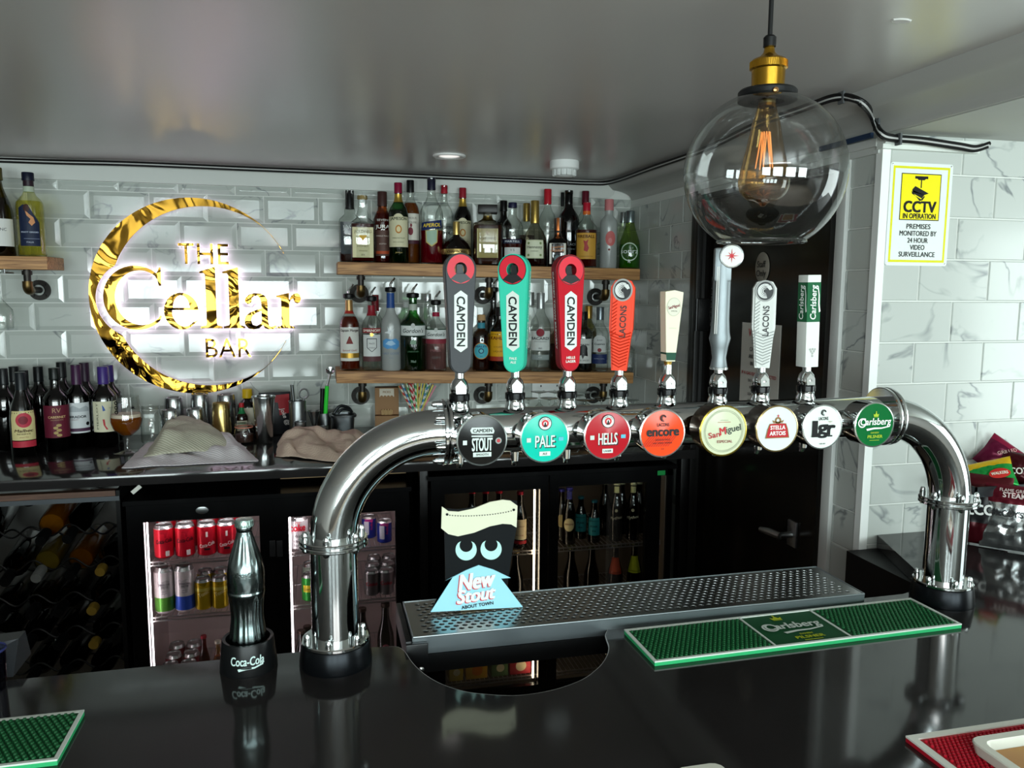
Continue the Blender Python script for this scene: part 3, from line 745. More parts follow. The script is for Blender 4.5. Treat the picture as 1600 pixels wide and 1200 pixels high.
def script_logo(L_, t, u, v, size, m, wd, rot=0.0, bold=0.02, swash=True, lay=3):
    L_.text(t, u, v, size, m, bold, shear=0.12, fit=wd, rot=rot, lay=lay)
    if swash:
        c, n = cos(rot), sin(rot)
        pts = [(-0.30*wd, -0.62*size), (-0.05*wd, -0.50*size), (0.2*wd, -0.52*size), (0.47*wd, -0.36*size), (0.5*wd, -0.1*size), (0.47*wd, -0.48*size), (0.2*wd, -0.66*size), (-0.05*wd, -0.68*size), (-0.27*wd, -0.82*size)]
        L_.shp([[(u+p[0]*c-p[1]*n, v+p[0]*n+p[1]*c) for p in pts]], m, lay)
WH = C('e9eee9', 0.4); KK = C('141517', 0.35)
def camden_ring(L_, u, v, s):
    L_.disc(u, v, s, KK, 2, txt=True); L_.disc(u, v, s*.88, WH, 3, txt=True); L_.disc(u, v, s*.55, C('c8323a', 0.4), 4, txt=True); L_.disc(u, v, s*.26, WH, 5, txt=True)
    L_.shp([[(u-.3*s, v-.5*s), (u+.3*s, v-.5*s), (u+.12*s, v-.1*s), (u+.1*s, v+.16*s), (u-.1*s, v+.16*s), (u-.12*s, v-.1*s)]], KK, 6)
    L_.text('CAMDEN TOWN', u, v+s*.71, s*.26, KK, 0.01, lay=6, arc=s*.71, sx=0.9)
def b_stout(L_):
    W = C('cfdcd6', 0.4)
    L_.shp([[(-.019, .0165), (-.0165, .021), (.0165, .0205), (.0195, .0145), (.018, .0105), (-.0165, .0115)]], W, 2)
    L_.text('CAMDEN', 0.0005, .0158, .0075, KK, 0.04, fit=.030, lay=4)
    L_.shp([[(-.017, .0085), (.0165, .0075), (.0165, .0055), (0, .0058), (-.017, .0065)]], W, 2)
    L_.text('STOUT', 0, -.006, .029, W, 0.02, fit=.032); L_.rect(-.0145, .0145, -.0255, -.0185, W, 2, txt=True); L_.text('SMOOTH', 0, -.022, .0048, KK, 0.03, lay=4)
    L_.disc(.026, -.001, .005, C('8e9a96', 0.4), 2, 16, 1, txt=True); L_.disc(.026, -.001, .003, C('b4343a', 0.4), 3, 16, 1, txt=True)
    L_.rect(-.0305, -.024, -.006, .001, W, 2, txt=True)
def b_camden(name, sub, word_c):
    def f(L_):
        camden_ring(L_, 0, .0235, .011)
        L_.text(name, .0012, -.0065, .027, KK, 0.03, fit=.033, lay=3); L_.text(name, 0, -.005, .027, word_c, 0.015, fit=.032, lay=5)
        L_.rect(-.009, .009, -.0285, -.0215, C('d5ded6', 0.4), 2, txt=True); L_.text(sub, 0, -.025, .0045, KK, 0.03, lay=4)
        L_.rect(-.030, -.023, -.006, .001, C('c6cfc8', 0.4), 2, txt=True); L_.rect(.0225, .0305, -.005, .001, C('58b4c8', 0.4), 2, txt=True)
    return f
def b_encore(L_):
    crest(L_, 0, .0255, .0058, KK); L_.text('LACONS', 0, .0145, .008, KK, 0.02, fit=.021)
    for k in range(-9, 3):
        x = k*.0042; L_.shp([[(x, -.022), (x+.0013, -.022), (x+.017, -.004), (x+.0157, -.004)]], C('b8281c', 0.4), 1)
    L_.text('encore', 0, .001, .0215, KK, 0.05, fit=.056); L_.text('SESSION PALE', 0, -.0105, .0045, KK, 0.0, fit=.026); L_.text('HOP · CITRUS · TROPICAL', 0, -.016, .003, KK, 0.02, fit=.034)
    L_.text('3.9', 0, -.026, .004, KK)
def b_sm(L_):
    for r in (.0335, .0315): L_.disc(0, 0, r, C('9aa08a', 0.4), 1, 48, 1, r_in=r-.0006, txt=True)
    L_.text('San', -.0165, -.0055, .0125, C('b03038', 0.4), 0.02, rot=.16, fit=.019); L_.text('Miguel', .011, .0012, .0145, C('35413a', 0.4), 0.015, rot=.16, fit=.036)
    L_.text('M', -.002, .0, .017, C('c03038', 0.4), 0.03, rot=.16, fit=.010, lay=4)
    L_.text('ESPECIAL', .002, -.0165, .006, C('8c4a44', 0.4), 0.02, fit=.026); L_.rect(-.011, .011, .0135, .0143, C('b07a6a', 0.4), 2, txt=True); L_.rect(-.007, .007, .0165, .0171, C('9aa08a', 0.4), 2, txt=True)
def b_stella(L_):
    RD = C('b3202c', 0.4); OC = C('8a6a3a', 0.4)
    bx = [(-.021, -.0145), (.021, -.0145), (.018, .0), (.0145, .0085), (.0, .0095), (-.0145, .0085), (-.018, .0)]
    L_.shp([[(x*1.09, y*1.09-.0002) for x, y in bx]], OC, 1); L_.shp([bx], RD, 2)
    L_.text('STELLA', 0, .0025, .0098, WH, 0.035, fit=.028); L_.text('ARTOIS', 0, -.0075, .0098, WH, 0.035, fit=.030)
    L_.disc(0, .0145, .006, OC, 2, 20, 1, r_in=.003, txt=True); L_.shp([[(-.009, .0105), (.009, .0105), (.011, .0155), (.004, .0125), (-.004, .0125), (-.011, .0155)]], OC, 2)
    star(L_, 0, .0225, .0035, C('c0303a', 0.4))
def star(L_, u, v, s, m, n=8, lay=3, k=.3):
    L_.shp([[(u+(s*(1 if i % 4 == 0 else .72) if i % 2 == 0 else s*k)*sin(pi*i/n), v+(s*(1 if i % 4 == 0 else .72) if i % 2 == 0 else s*k)*cos(pi*i/n)) for i in range(2*n)]], m, lay)
def b_lgr(L_):
    crest(L_, 0, .026, .0055, KK); L_.text('LACONS', 0, .0155, .008, KK, 0.02, fit=.019)
    L_.text('l', -.0165, -.003, .040, KK, 0.06, fit=.0075); L_.rect(-.0228, -.0102, -.0175, -.0150, KK, 5, txt=True); L_.rect(-.0222, -.0165, .0095, .0118, KK, 5, txt=True)
    L_.text('g', -.001, -.0075, .034, KK, 0.055, fit=.019); L_.text('r', .0165, -.0055, .036, KK, 0.055, fit=.014); L_.rect(.0095, .0195, -.0175, -.0150, KK, 3, txt=True)
    L_.text('lager', .0145, .0095, .0045, C('a08a6a', 0.4), 0.0); L_.text('4.0% ABV', 0, -.030, .003, KK, 0.02)
def b_carls(L_):
    LM = C('a4c030', 0.4)
    crown(L_, .001, .0185, .009, LM); script_logo(L_, 'Carlsberg', .001, .0045, .0175, WH, .062); L_.disc(-.0265, .0045, .0085, WH, 5.5, 24, 1, r_in=.0062, txt=True)
    L_.text('DANISH', .0, -.0135, .0042, LM, 0.02, fit=.016); L_.text('PILSNER', .001, -.0205, .0075, LM, 0.03, fit=.030); L_.rect(-.010, .010, -.0275, -.0268, LM, 2, txt=True)
BADGES = [
 (753, 684, .0385, '10100f', 'b7bfbd', CHROME, b_stout, 'round black CAMDEN STOUT badge'),
 (851, 681, .0385, '0ec0a8', 'c6cfca', CHROME, b_camden('PALE', 'ALE', C('cfe4d8', 0.4)), 'round turquoise PALE ale badge'),
 (949, 680, .0385, 'b01a26', 'd3cfcc', CHROME, b_camden('HELLS', 'LAGER', C('dfe4da', 0.4)), 'round dark red HELLS lager badge'),
 (1035, 673, .0385, 'ee4a22', 'd8d0cc', CHROME, b_encore, 'round orange encore badge'),
 (1130, 674, .0415, 'cdd2b4', 'a8923c', C('4a3420', 0.2, 0.9), b_sm, 'round cream San Miguel badge in a gold rim'),
 (1214, 669, .0385, 'd6dcdc', 'b6a070', C('6e6660', 0.2, 0.9), b_stella, 'round white badge with a red STELLA ARTOIS plaque'),
 (1285, 664, .0375, 'dfe8e2', 'c4cac8', CHROME, b_lgr, 'round white lgr badge'),
 (1366, 662, .0385, '08622f', 'b9c4bd', CHROME, b_carls, 'round green Carlsberg badge'),
]
for px, py, R, face, rim, drum, fn, lab in BADGES:
    p = onY(px, py, FY-0.085)
    M = T(p.x, FY-0.085, AX+0.001) @ FRONT
    g = G(); g.lathe([(0.024, -0.052), (0.026, -0.044), (R*.97, -0.040), (R, -0.036), (R, -0.004)], 48, 0, M, cap=False)
    g.lathe([(R, -0.004), (R*1.02, -0.002), (R*1.02, 0.0005), (R*.965, 0.0015), (R*.955, 0.0006)], 48, 1, M, cap=False)
    g.lathe([(R*.955, 0.0006), (0.0, 0.0022)], 48, 2, M, cap=False)
    o = fk(g, 'badge', [drum, C(rim, 0.18, 0.85), C(face, 0.14)], lab)
    L_ = Label(); fn(L_)
    k = R/.0395
    L_.txt = [([(q[0]*k, q[1]*k) for q in v], f, m, lay) for v, f, m, lay in L_.txt]
    sl_ = lambda u, v, d: (u, -d, v)
    _, t = L_.build(font, plane_fn(T(p.x, FY-0.085-0.0022, AX+0.001)), eps=0.00012)
    t.parent = o; t.matrix_parent_inverse = (font.matrix_basis @ o.matrix_parent_inverse @ o.matrix_basis).inverted()

# taps and their handles
def paddle(w_top, w_bot, h, n=18):
    """rounded paddle outline, base at 0"""
    rt_, rb = w_top/2, w_bot/2
    pts = [(rb*cos(radians(t)), rb+rb*sin(radians(t))) for t in range(180, 361, 15)]
    pts += [(rt_*cos(radians(t)), h-rt_+rt_*sin(radians(t))) for t in range(0, 181, 12)]
    return pts
def tap(x):
    g = G(); M = T(x, FY, AX+PR-0.002)
    g.lathe([(0.0165, 0), (0.0168, 0.004), (0.0145, 0.010), (0.0155, 0.016)], 28, 0, M, cap=False)
    g.lathe([(0.0125, 0.027), (0.0145, 0.031), (0.0150, 0.036), (0.0125, 0.046), (0.0075, 0.052), (0.0075, 0.068), (0, 0.068)], 28, 0, M, cap=False)
    o = fk(g, 'tap', CHROME)
    g = G(); g.lathe([(0.0135, 0.0155), (0.0165, 0.017), (0.0165, 0.026), (0.0135, 0.0275)], 28, 0, M, cap=False); fk(g, 'collar', BLACKG, parent=o)
    g = G(); v, f = shape([[(-.008, .0), (-.0085, .012), (0, .021), (.0085, .012), (.008, 0)]], 0.0015); g.add(v, f, 0, M @ T(0, -0.0142, 0.028) @ RX(radians(-8)) @ FRONT); fk(g, 'shield', C('d8dcdc', 0.15, 0.9), parent=o)
    # nozzle hanging under the pipe, behind the badge
    g = G(); g.tube([(x, FY, AX-PR+0.004), (x, FY, AX-PR-0.014), (x, FY+0.002, AX-PR-0.016), (x, FY+0.004, AX-PR-0.022)], [0.008, 0.007, 0.0055, 0.0045], 12); fk(g, 'nozzle', CHROME, parent=o)
    return o
def handle(g, mats, x, rz, label, L_=None, lfn=None, extra=None, lean=0.0):
    """g and prints are in handle space: x across, -y front, z up from its foot"""
    M = T(x, FY, AX+PR+0.058) @ RY(lean) @ RZ(rz)
    g2 = G(); g2.v = [(M @ Vector(p))[:] for p in g.v]; g2.f = g.f; g2.m = g.m
    o = fk(g2, 'tap_handle', mats, label)
    out = []
    for lab_, fn_ in (L_ or []):
        b_, t_ = lab_.build(font, lambda u, v, d, fn_=fn_: (M @ Vector(fn_(u, v, d)))[:], 'badge_print', 0.0002, nest=False)
        for q in (b_, t_):
            if q is not None:
                q.parent = o; q.matrix_parent_inverse = (font.matrix_basis @ o.matrix_parent_inverse @ o.matrix_basis).inverted()
    return o
HX = [.2205, .3125, .4015, .4925, .580, .676, .7585, .849]
for x in HX: tap(x)
def camden_handle(x, rz, body, edge, label, sub=None, side=None, lean=0.0):
    h, wt, wb = 0.190, 0.0505, 0.034
    out = paddle(wt, wb, h); hole = ell(0, h-wt/2, .0098, .0105, n=24)
    g = G(); v, f = shape([out, hole], 0.010, bev=0.0); g.add(v, f, 0, FRONT)
    v, f = shape([[(px*.93, (pz-h/2)*.975+h/2) for px, pz in out], hole], 0.0125); g.add(v, f, 1, FRONT)
    zc = h-wt/2
    L_ = Label(); RD = C('cb1f33', 0.35)
    L_.disc(0, zc, .0225, KK, 0, 40, 2, ry=.0235, r_in=.0100, txt=True); L_.disc(0, zc, .0215, RD if body != 'b40d20' else C('d01a30', 0.35), 1, 40, 2, ry=.0225, r_in=.0100, txt=True)
    dk = C('1a1b1d', 0.4) if body != '46484b' else C('3f4245', 0.4)
    L_.shp([[(-.0165, zc-.0155), (0, zc-.0222), (.0165, zc-.0155), (.0075, zc-.0075), (-.0075, zc-.0075)]], dk, 2)
    hexa = lambda k: [(-.0105*k, .042-.004*(k-1)*10), (0, .0345-.008*(k-1)*8), (.0105*k, .042-.004*(k-1)*10), (.0105*k, .124+.004*(k-1)*10), (0, .1315+.008*(k-1)*8), (-.0105*k, .124+.004*(k-1)*10)]
    L_.shp([hexa(1.0)], C('d3ddd6', 0.4), 2, txt=True)
    L_.text('CAMDEN', 0, .083, .0185, C('1c1e20', 0.5), 0.035, rot=-pi/2, fit=.078)
    if sub:
        for k, t in enumerate(sub): L_.text(t, 0, .0235-.0062*k, .0058, C('dfe8e0', 0.5), 0.03)
    labs = [(L_, lambda u, v, d: (u, -0.0126-d, v))]
    # silhouette bust standing in the hole
    v, f = shape([[(-.0085, -.0112), (.0085, -.0112), (.0055, -.004), (.0045, .004), (.0055, .0055), (.003, .0075), (-.004, .0075), (-.005, .004), (-.0048, -.004)]], 0.004); g.add([(p[0], p[1]+zc, p[2]) for p in v], f, 2, FRONT)
    if side:
        S_ = Label(); S_.text('CAMDEN TOWN BREWERY', 0, 0.100, .0062, C('d8e2dc', 0.5), 0.02, rot=-pi/2, fit=.125)
        sg_ = side
        labs.append((S_, lambda u, v, d: (sg_*(wb/2+(wt-wb)/2*min(1, max(0, (v-wb/2)/(h-wt/2-wb/2)))+d+.0002), -sg_*u*-1.0 if False else -u*(-sg_), v)))
    return handle(g, [C(edge, 0.4, spec=.1), C(body, 0.42, spec=.1), dk], x, rz, label, labs, lean=lean)
camden_handle(HX[0], 0.0, '46484b', '2a2b2d', 'charcoal paddle tap handle reading CAMDEN')
camden_handle(HX[1], -0.50, '3cc3a6', '38b59a', 'turquoise paddle tap handle reading CAMDEN', ('PALE', 'ALE'), 1, lean=-0.015)
camden_handle(HX[2], 0.10, 'b40d20', '82101c', 'red paddle tap handle reading CAMDEN', ('HELLS', 'LAGER'), -1, lean=-0.012)
def lacons_handle(x, rz, body, rib, label, lean, ink):
    h = 0.150
    out = [(-.0125, 0), (.0125, 0), (.0165, .052), (.0195, .070), (.0195, h-.012), (.013, h-.001), (0, h+.002), (-.013, h-.001), (-.0195, h-.012), (-.0195, .070), (-.0165, .052)]
    g = G(); v, f = shape([out], 0.011); g.add(v, f, 0, FRONT)
    v, f = shape([[(p[0]*.8, (p[1]-.07)*.96+.07) for p in out]], 0.0145); g.add(v, f, 0, FRONT)
    for k in range(11):      # chevron ribs
        z = .006+.0052*k; w_ = .0115+.0006*k
        g.tube([(-w_, -.0142, z+.006), (0, -.0150, z), (w_, -.0142, z+.006)], .0011, 6, 1)
    for k in range(10):
        z = .058+.0058*k; g.tube([(-.0150, -.0147, z), (-.0075, -.0147, z+.006)], .0009, 6, 1)
    L_ = Label(); L_.disc(0, h-.0165, .0165, C('9a9c9a', 0.35), 1, 36, 1, ry=.0185, txt=True); L_.disc(0, h-.0165, .0138, KK, 2, 36, 1, ry=.0158, txt=True)
    crest(L_, 0, h-.0165, .0125, C('d6d8d6', 0.35), 3)
    L_.text('LACONS', .003, .082, .0145, ink, 0.02, rot=pi/2, fit=.052)
    return handle(g, [C(body, 0.4), C(rib, 0.45)], x, rz, label, [(L_, lambda u, v, d: (u, -0.0147-d, v))], lean=lean)
lacons_handle(HX[3], -0.45, 'f0431f', 'c02c14', 'orange ribbed tap handle reading LACONS', 0.03, KK)
lacons_handle(HX[6], -0.45, 'd5d8d4', 'a9adab', 'white ribbed tap handle reading LACONS', -0.005, KK)
# cream flared handle
g = G(); h = .134
v, f = shape([[(-.0085, .014), (.0085, .014), (.0165, .116), (.0172, h-.003), (0, h), (-.0172, h-.003), (-.0165, .116)]], 0.009); g.add(v, f, 0, FRONT)
v, f = shape([[(-.0083, .016), (.0083, .016), (.0098, .029), (-.0098, .029)]], 0.0094); g.add(v, f, 2, FRONT)
g.lathe([(.0065, 0), (.0055, .005), (.0075, .014), (.0078, .017)], 20, 1)
L_ = Label(); L_.disc(0, .106, .0135, C('bdbba8', 0.4), 0, 36, 1, ry=.0155, txt=True); L_.disc(0, .106, .0125, C('d8d6c4', 0.4), 1, 36, 1, ry=.0145, txt=True)
L_.text('SanMiguel', 0, .106, .0072, C('8c4a4c', 0.4), 0.02, rot=.25, fit=.022); L_.text('ESPECIAL', .001, .099, .003, C('5c5a50', 0.4), 0.0); L_.rect(-.007, .007, .070, .0705, C('a8a894', 0.4), 1, txt=True)
handle(g, [C('e2dfc6', 0.35), C('b08f46', 0.25, 0.9), C('1d4a38', 0.4)], HX[4], 0.10, 'cream flared tap handle with a green band on a gold foot', [(L_, lambda u, v, d: (u, -0.0092-d, v))], lean=0.03)
# tall silver handle with a star disc
g = G(); h = .194
prof = [(.0155, 0), (.0145, .003), (.0120, .018), (.0145, .036), (.0185, .052), (.0165, .062), (.0150, .085), (.0150, h-.02), (.0145, h)]
n = 28; rows = []
for r, z in prof: rows.append([(r*cos(2*pi*i/n), r*.72*sin(2*pi*i/n), z) for i in range(n)])
vv = [p for rw in rows for p in rw]; ff = [(j*n+i, j*n+(i+1) % n, (j+1)*n+(i+1) % n, (j+1)*n+i) for j in range(len(rows)-1) for i in range(n)]+[tuple((len(rows)-1)*n+i for i in range(n))]
g.add(vv, ff, 0)
g.lathe([(.0155, -.002), (.0158, .002)], 24, 1)
g.box(-.0145, .0145, -.010, .010, h-.045, h+.012, 0, None, .004)
M2 = T(.013, -.009, h-.002) @ FRONT
g.lathe([(.0195, -.012), (.0205, -.010), (.0205, .001), (.0195, .0025)], 40, 0, M2, cap=False); g.lathe([(.0195, .0025), (.0175, .003)], 40, 1, M2, cap=False); g.lathe([(.0175, .003), (0, .0034)], 40, 2, M2, cap=False)
for x_ in (-.0105, -.0075): g.tube([(x_, -.0105, .06), (x_+.001, -.0102, h-.02)], .0008, 6, 2)
L_ = Label(); star(L_, .013, h-.002, .0125, C('c8202e', 0.4), 8, 3, .22)
S_ = Label(); S_.text('ESTRELLA', 0, 0.115, .006, C('5a5e60', 0.4), 0.01, rot=pi/2, fit=.085)
handle(g, [C('7c8386', 0.42, 0.75), C('c4c8c8', 0.2, 0.8), C('e6e8e4', 0.35)], HX[5], -0.35, 'tall silver tap handle topped by a white disc with a red star',
       [(L_, lambda u, v, d: (u, -.0125-d, v)), (S_, lambda u, v, d: (-.0155-d, u, v))], lean=0.0)
# square white-and-green pillar
g = G(); h = .162; w_ = .0135
g.box(-w_, w_, -w_, w_, 0, .080, 0, None, .001); g.box(-w_, w_, -w_, w_, .080, .149, 1); g.box(-w_, w_, -w_, w_, .149, h, 0, None, .001)
labs = []
for q in (0, 1):
    L_ = Label(); script_logo(L_, 'Carlsberg', 0, .1145, .0165, WH, .060, rot=pi/2); 
    if q == 0:
        for (a, b) in ((-.003, .028), (.003, .028), (0, .0245), (-.005, .0315), (.005, .0315), (0, .032), (0, .020)): L_.disc(a, b, .0021, C('a9aca8', 0.4), 2, 12, 1, txt=True)
    labs.append((L_, (lambda u, v, d: (u, -w_-d, v)) if q == 0 else (lambda u, v, d: (-w_-d, -u, v))))
handle(g, [C('dcdfda', 0.4), C('0c5a34', 0.4)], HX[7], 0.05, 'square white tap handle with a green Carlsberg band', labs, lean=-0.02)

# ------------------------------------------------------------------ drip tray
TZ = 1.02; tx0, tx1, ty0, ty1 = .1445, 1.010, 1.2742, 1.4275
dt = thing('drip_tray', 'long steel drip tray with a punched grille on the bar edge', 'drip tray', (.577, 1.35, 1.0))
g = G(); bx0, bx1, by0, by1 = tx0+.016, tx1-.016, ty0+.012, ty1-.012
NX, NY = 54, 11
cw, chh = (bx1-bx0)/NX, (by1-by0)/NY; hr = min(cw, chh)*0.39
for j in range(NY):
    for i in range(NX):
        off = 0.5 if j % 2 else 0.0
        if i == NX-1 and off: continue
        cx, cy = bx0+cw*(i+.5+off), by0+chh*(j+.5)
        sq_ = [(cx+cw/2*a, cy+chh/2*b, TZ) for a, b in ((1, 0), (1, 1), (0, 1), (-1, 1), (-1, 0), (-1, -1), (0, -1), (1, -1))]
        ci_ = [(cx+hr*1.12*cos(pi/4*q), cy+hr*sin(pi/4*q), TZ) for q in range(8)]
        lo = [(cx+hr*1.02*cos(pi/4*q), cy+hr*.92*sin(pi/4*q), TZ-.0022) for q in range(8)]
        g.add(sq_+ci_+lo, [(q, (q+1) % 8, 8+(q+1) % 8, 8+q) for q in range(8)]+[(8+q, 8+(q+1) % 8, 16+(q+1) % 8, 16+q) for q in range(8)])
    if j % 2:
        g.add([(bx0, by0+chh*j, TZ), (bx0+cw/2, by0+chh*j, TZ), (bx0+cw/2, by0+chh*(j+1), TZ), (bx0, by0+chh*(j+1), TZ)], [(0, 1, 2, 3)])
        g.add([(bx1-cw/2, by0+chh*j, TZ), (bx1, by0+chh*j, TZ), (bx1, by0+chh*(j+1), TZ), (bx1-cw/2, by0+chh*(j+1), TZ)], [(0, 1, 2, 3)])
for a in ((tx0, tx1, ty0, by0), (tx0, tx1, by1, ty1), (tx0, bx0, by0, by1), (bx1, tx1, by0, by1)):
    g.add([(a[0], a[2], TZ), (a[1], a[2], TZ), (a[1], a[3], TZ), (a[0], a[3], TZ)], [(0, 1, 2, 3)])
kid(g.obj('grille', C('a2a5a4', 0.26, 1.0, bump=0.05, bscale=60), smooth=0), dt)
g = G()
g.box(tx0, tx1, ty0-.0015, ty0, TZ-.030, TZ+.001); g.box(tx0-.0015, tx0, ty0, ty1, TZ-.022, TZ+.001); g.box(tx1, tx1+.0015, ty0, ty1, TZ-.006, TZ+.001); g.box(tx0, tx1, ty1, ty1+.0015, TZ-.022, TZ+.001)
g.tube([(tx0, ty0-.001, TZ), (tx1, ty0-.001, TZ)], .0016, 8); g.tube([(tx0, ty0, TZ), (tx0, ty1, TZ)], .0014, 8)
kid(g.obj('tray_rim', C('8b9498', 0.3, 0.9)), dt)
g = G(); g.box(tx0+.002, tx1-.002, ty1-.003, ty1-.001, TZ-.05, TZ-.003); g.box(tx0+.002, tx1-.002, ty0+.001, ty1-.001, TZ-.052, TZ-.05); g.box(tx0+.001, tx0+.003, ty0+.03, ty1-.001, TZ-.05, TZ-.003)
kid(g.obj('basin', C('141516', 0.4, 0.6)), dt)
g = G(); g.box(tx0-.013, tx0-.003, ty0-.006, ty1+.01, TZ-.045, TZ-.004, bev=.002); g.box(tx0-.013, tx0+.024, ty0-.011, ty0-.003, TZ-.048, TZ-.008, bev=.002)
g.box(tx0-.006, tx1-.42, ty0-.004, ty0+.012, TZ-.062, TZ-.031)
kid(g.obj('bracket', C('101112', 0.35)), dt)
g = G(); g.lathe([(.006, 0), (.006, .003), (.003, .005), (0, .005)], 12, 0, T(tx0+.012, ty0-.004, TZ-.056) @ FRONT, cap=False); kid(g.obj('screw', STEEL), dt)

# card sign of a pint glass standing on the grille
cs = thing('card_sign', 'stout advert card shaped like a pint with eyes standing on the drip tray', 'sign', (.27, 1.36, TZ))
YC = 1.36; lean_ = RX(radians(-6))
def cpt(px, py): q = onY(px, py, YC); return (q.x-.27, q.z-TZ)
cz = 0.010
def cmap(pts): return [(a, b-cz) for a, b in (cpt(*p) for p in pts)]
CM = T(.27, YC, TZ+.001)
glassP = cmap([(691, 786), (694, 815), (696, 905), (793, 905), (801, 850), (808, 812), (808, 775), (790, 772), (770, 776), (745, 784), (715, 788)])
headP = cmap([(690, 783), (700, 790), (716, 791), (740, 786), (765, 776), (785, 772.5), (797, 774), (808, 782), (806.5, 816), (798, 811), (785, 810), (765, 814), (740, 824), (715, 829.5), (700, 826), (689, 817)])
triP = cmap([(672, 947), (707, 892), (696, 898), (727, 882), (747, 874), (770, 881), (797, 894), (782, 895), (816, 939.5)])
g = G(); v, f = shape([glassP], .001); g.add(v, f, 0, CM @ FRONT)
kid(g.obj('card', C('101315', 0.4, spec=.08)), cs)
g = G(); v, f = shape([headP], .0012); g.add(v, f, 0, CM @ T(0, -.002, 0) @ FRONT); kid(g.obj('foam_head', C('dcdcc2', 0.5), smooth=0), cs)
g = G(); v, f = shape([triP], .0012); g.add(v, f, 0, CM @ T(0, -.004, 0) @ FRONT); kid(g.obj('base_panel', C('9ad4e4', 0.5), smooth=0), cs)
g = G(); g.add([(-.03, .001, .0), (.03, .001, .0), (.02, .001, .12), (-.02, .001, .12), (-.03, .05, 0), (.03, .05, 0)], [(0, 1, 2, 3), (4, 5, 2, 3), (4, 5, 1, 0)], 0, CM); kid(g.obj('easel', C('8a7a60', 0.8), smooth=0), cs)
L_ = Label(); MINT = C('b6e2da', 0.5); CK = C('24282a', 0.5)
def moon(cx, cy, r):
    a = cmap([(cx+r*cos(radians(t)), cy-r*sin(radians(t))) for t in range(138, 403, 8)]); b = cmap([(cx+r*.62*cos(radians(t)), cy-r*.42-r*.62*sin(radians(t))) for t in range(400, 139, -10)])
    L_.shp([a+b], MINT, 1)
moon(728, 851, 16.5); moon(767, 850, 16.5)
def ct(s, px, py, size, m, wd, **k):
    (u, v), = cmap([(px, py)]); L_.text(s, u, v, size, m, fit=wd, **k)
for dx, m, ly in ((.0018, C('c8404c', 0.5), 16), (0, C('e2f2ec', 0.5), 18)):
    (u, v), = cmap([(744, 897)]); L_.text('New', u-dx, v-dx, .042, m, 0.045, 0.25, fit=.066, rot=.08, lay=ly)
    (u, v), = cmap([(743, 919)]); L_.text('Stout', u-dx, v-dx, .034, m, 0.045, 0.25, fit=.070, rot=.08, lay=ly)
(u, v), = cmap([(745, 936)]); L_.text('ABOUT TOWN', u, v, .0085, CK, 0.03, fit=.058, rot=.07, lay=17)
_, t_ = L_.build(cs, plane_fn(T(0, -.0012, .001)), eps=0.0003); L_ = Label()
a_, = cmap([(698, 795)]); b_, = cmap([(802, 788)])
for p in (a_, b_): L_.disc(p[0], p[1], .0024, CK, 10, 16, 1, txt=True)
for k in range(26):
    t = k/25; L_.disc(a_[0]+(b_[0]-a_[0])*t, a_[1]+(b_[1]-a_[1])*t-.006*sin(pi*t)**.6, .0011, CK, 10, 8, 1, txt=True)
_, t_ = L_.build(cs, plane_fn(T(0, -.0012, .001)), eps=0.0003, tname='bead_chain')

# ------------------------------------------------------------------ bar mats
GRN = C('0f6b38', 0.55); GRD = C('0a4a27', 0.6); GRE = C('2fae6c', 0.5); MW = C('d4dcd4', 0.6)
def nubs(g, x0, x1, y0, y1, p, m, z, r=0.38):
    j = 0; y = y0+p/2
    while y < y1-p*.4:
        x = x0+p/2+(p/2 if j % 2 else 0)
        while x < x1-p*.4:
            k = p*r; n = 6
            v = [(x+k*cos(2*pi*i/n), y+k*sin(2*pi*i/n), z) for i in range(n)]+[(x+k*.7*cos(2*pi*i/n), y+k*.7*sin(2*pi*i/n), z+.003) for i in range(n)]
            g.add(v, [(i, (i+1) % n, n+(i+1) % n, n+i) for i in range(n)]+[tuple(range(n, 2*n))], m); x += p
        y += p*.86; j += 1
def mat_base(m_, L, W, side, deck, rim, panels, p=.0085):
    """lies from x 0..L, y 0..W; panels = list of (x0,x1) nubbed"""
    g = G(); g.box(0, L, 0, W, 0, .0065, 0, None, .001)
    g.box(.004, L-.004, .004, W-.004, .0064, .0068, 1)
    g.obj('rubber_base', [side, deck], m_, smooth=0)
    g = G(); z0, z1 = .0062, .0085
    for a in ((0, L, 0, .005), (0, L, W-.005, W), (0, .005, .005, W-.005), (L-.005, L, .005, W-.005)): g.box(a[0], a[1], a[2], a[3], z0, z1)
    for x0, x1 in panels[1:]: g.box(x0-.003, x0, .0052, W-.0052, z0, z1)
    g.obj('border', rim, m_, smooth=0)
    g = G()
    for k, (x0, x1) in enumerate(panels):
        if len(panels) == 3 and k == 1: continue
        g = G(); nubs(g, x0+.005, x1-.005, .006, W-.006, p, 0, .0068)
        g.obj('rubber_nubs', C('11592f', 0.5), m_, smooth=0)
q0, q1, q2, q3 = onZ(978, 981, BAR+.008), onZ(1023, 1034, BAR+.008), onZ(1503, 975, BAR+.008), onZ(1425, 936, BAR+.008)
Lm = (q2-q1).length; Wm = ((q0-q1).length+(q3-q2).length)/2; ang = atan2(q2.y-q1.y, q2.x-q1.x)
m_ = thing('bar_mat', 'long green rubber bar mat with a Carlsberg panel beside the drip tray', 'bar mat', (q1.x, q1.y, BAR), ang)
mat_base(m_, Lm, Wm, GRE, GRD, MW, [(0, Lm*.375), (Lm*.375, Lm*.622), (Lm*.622, Lm)])
L_ = Label(); cx = Lm*.4985; cy = Wm/2
script_logo(L_, 'Carlsberg', cx, cy+.004, .032, C('cdd6cf', 0.5), .108, lay=4, bold=.03); L_.disc(cx-.046, cy+.004, .015, C('cdd6cf', 0.5), 6.5, 24, 1, r_in=.011, txt=True)
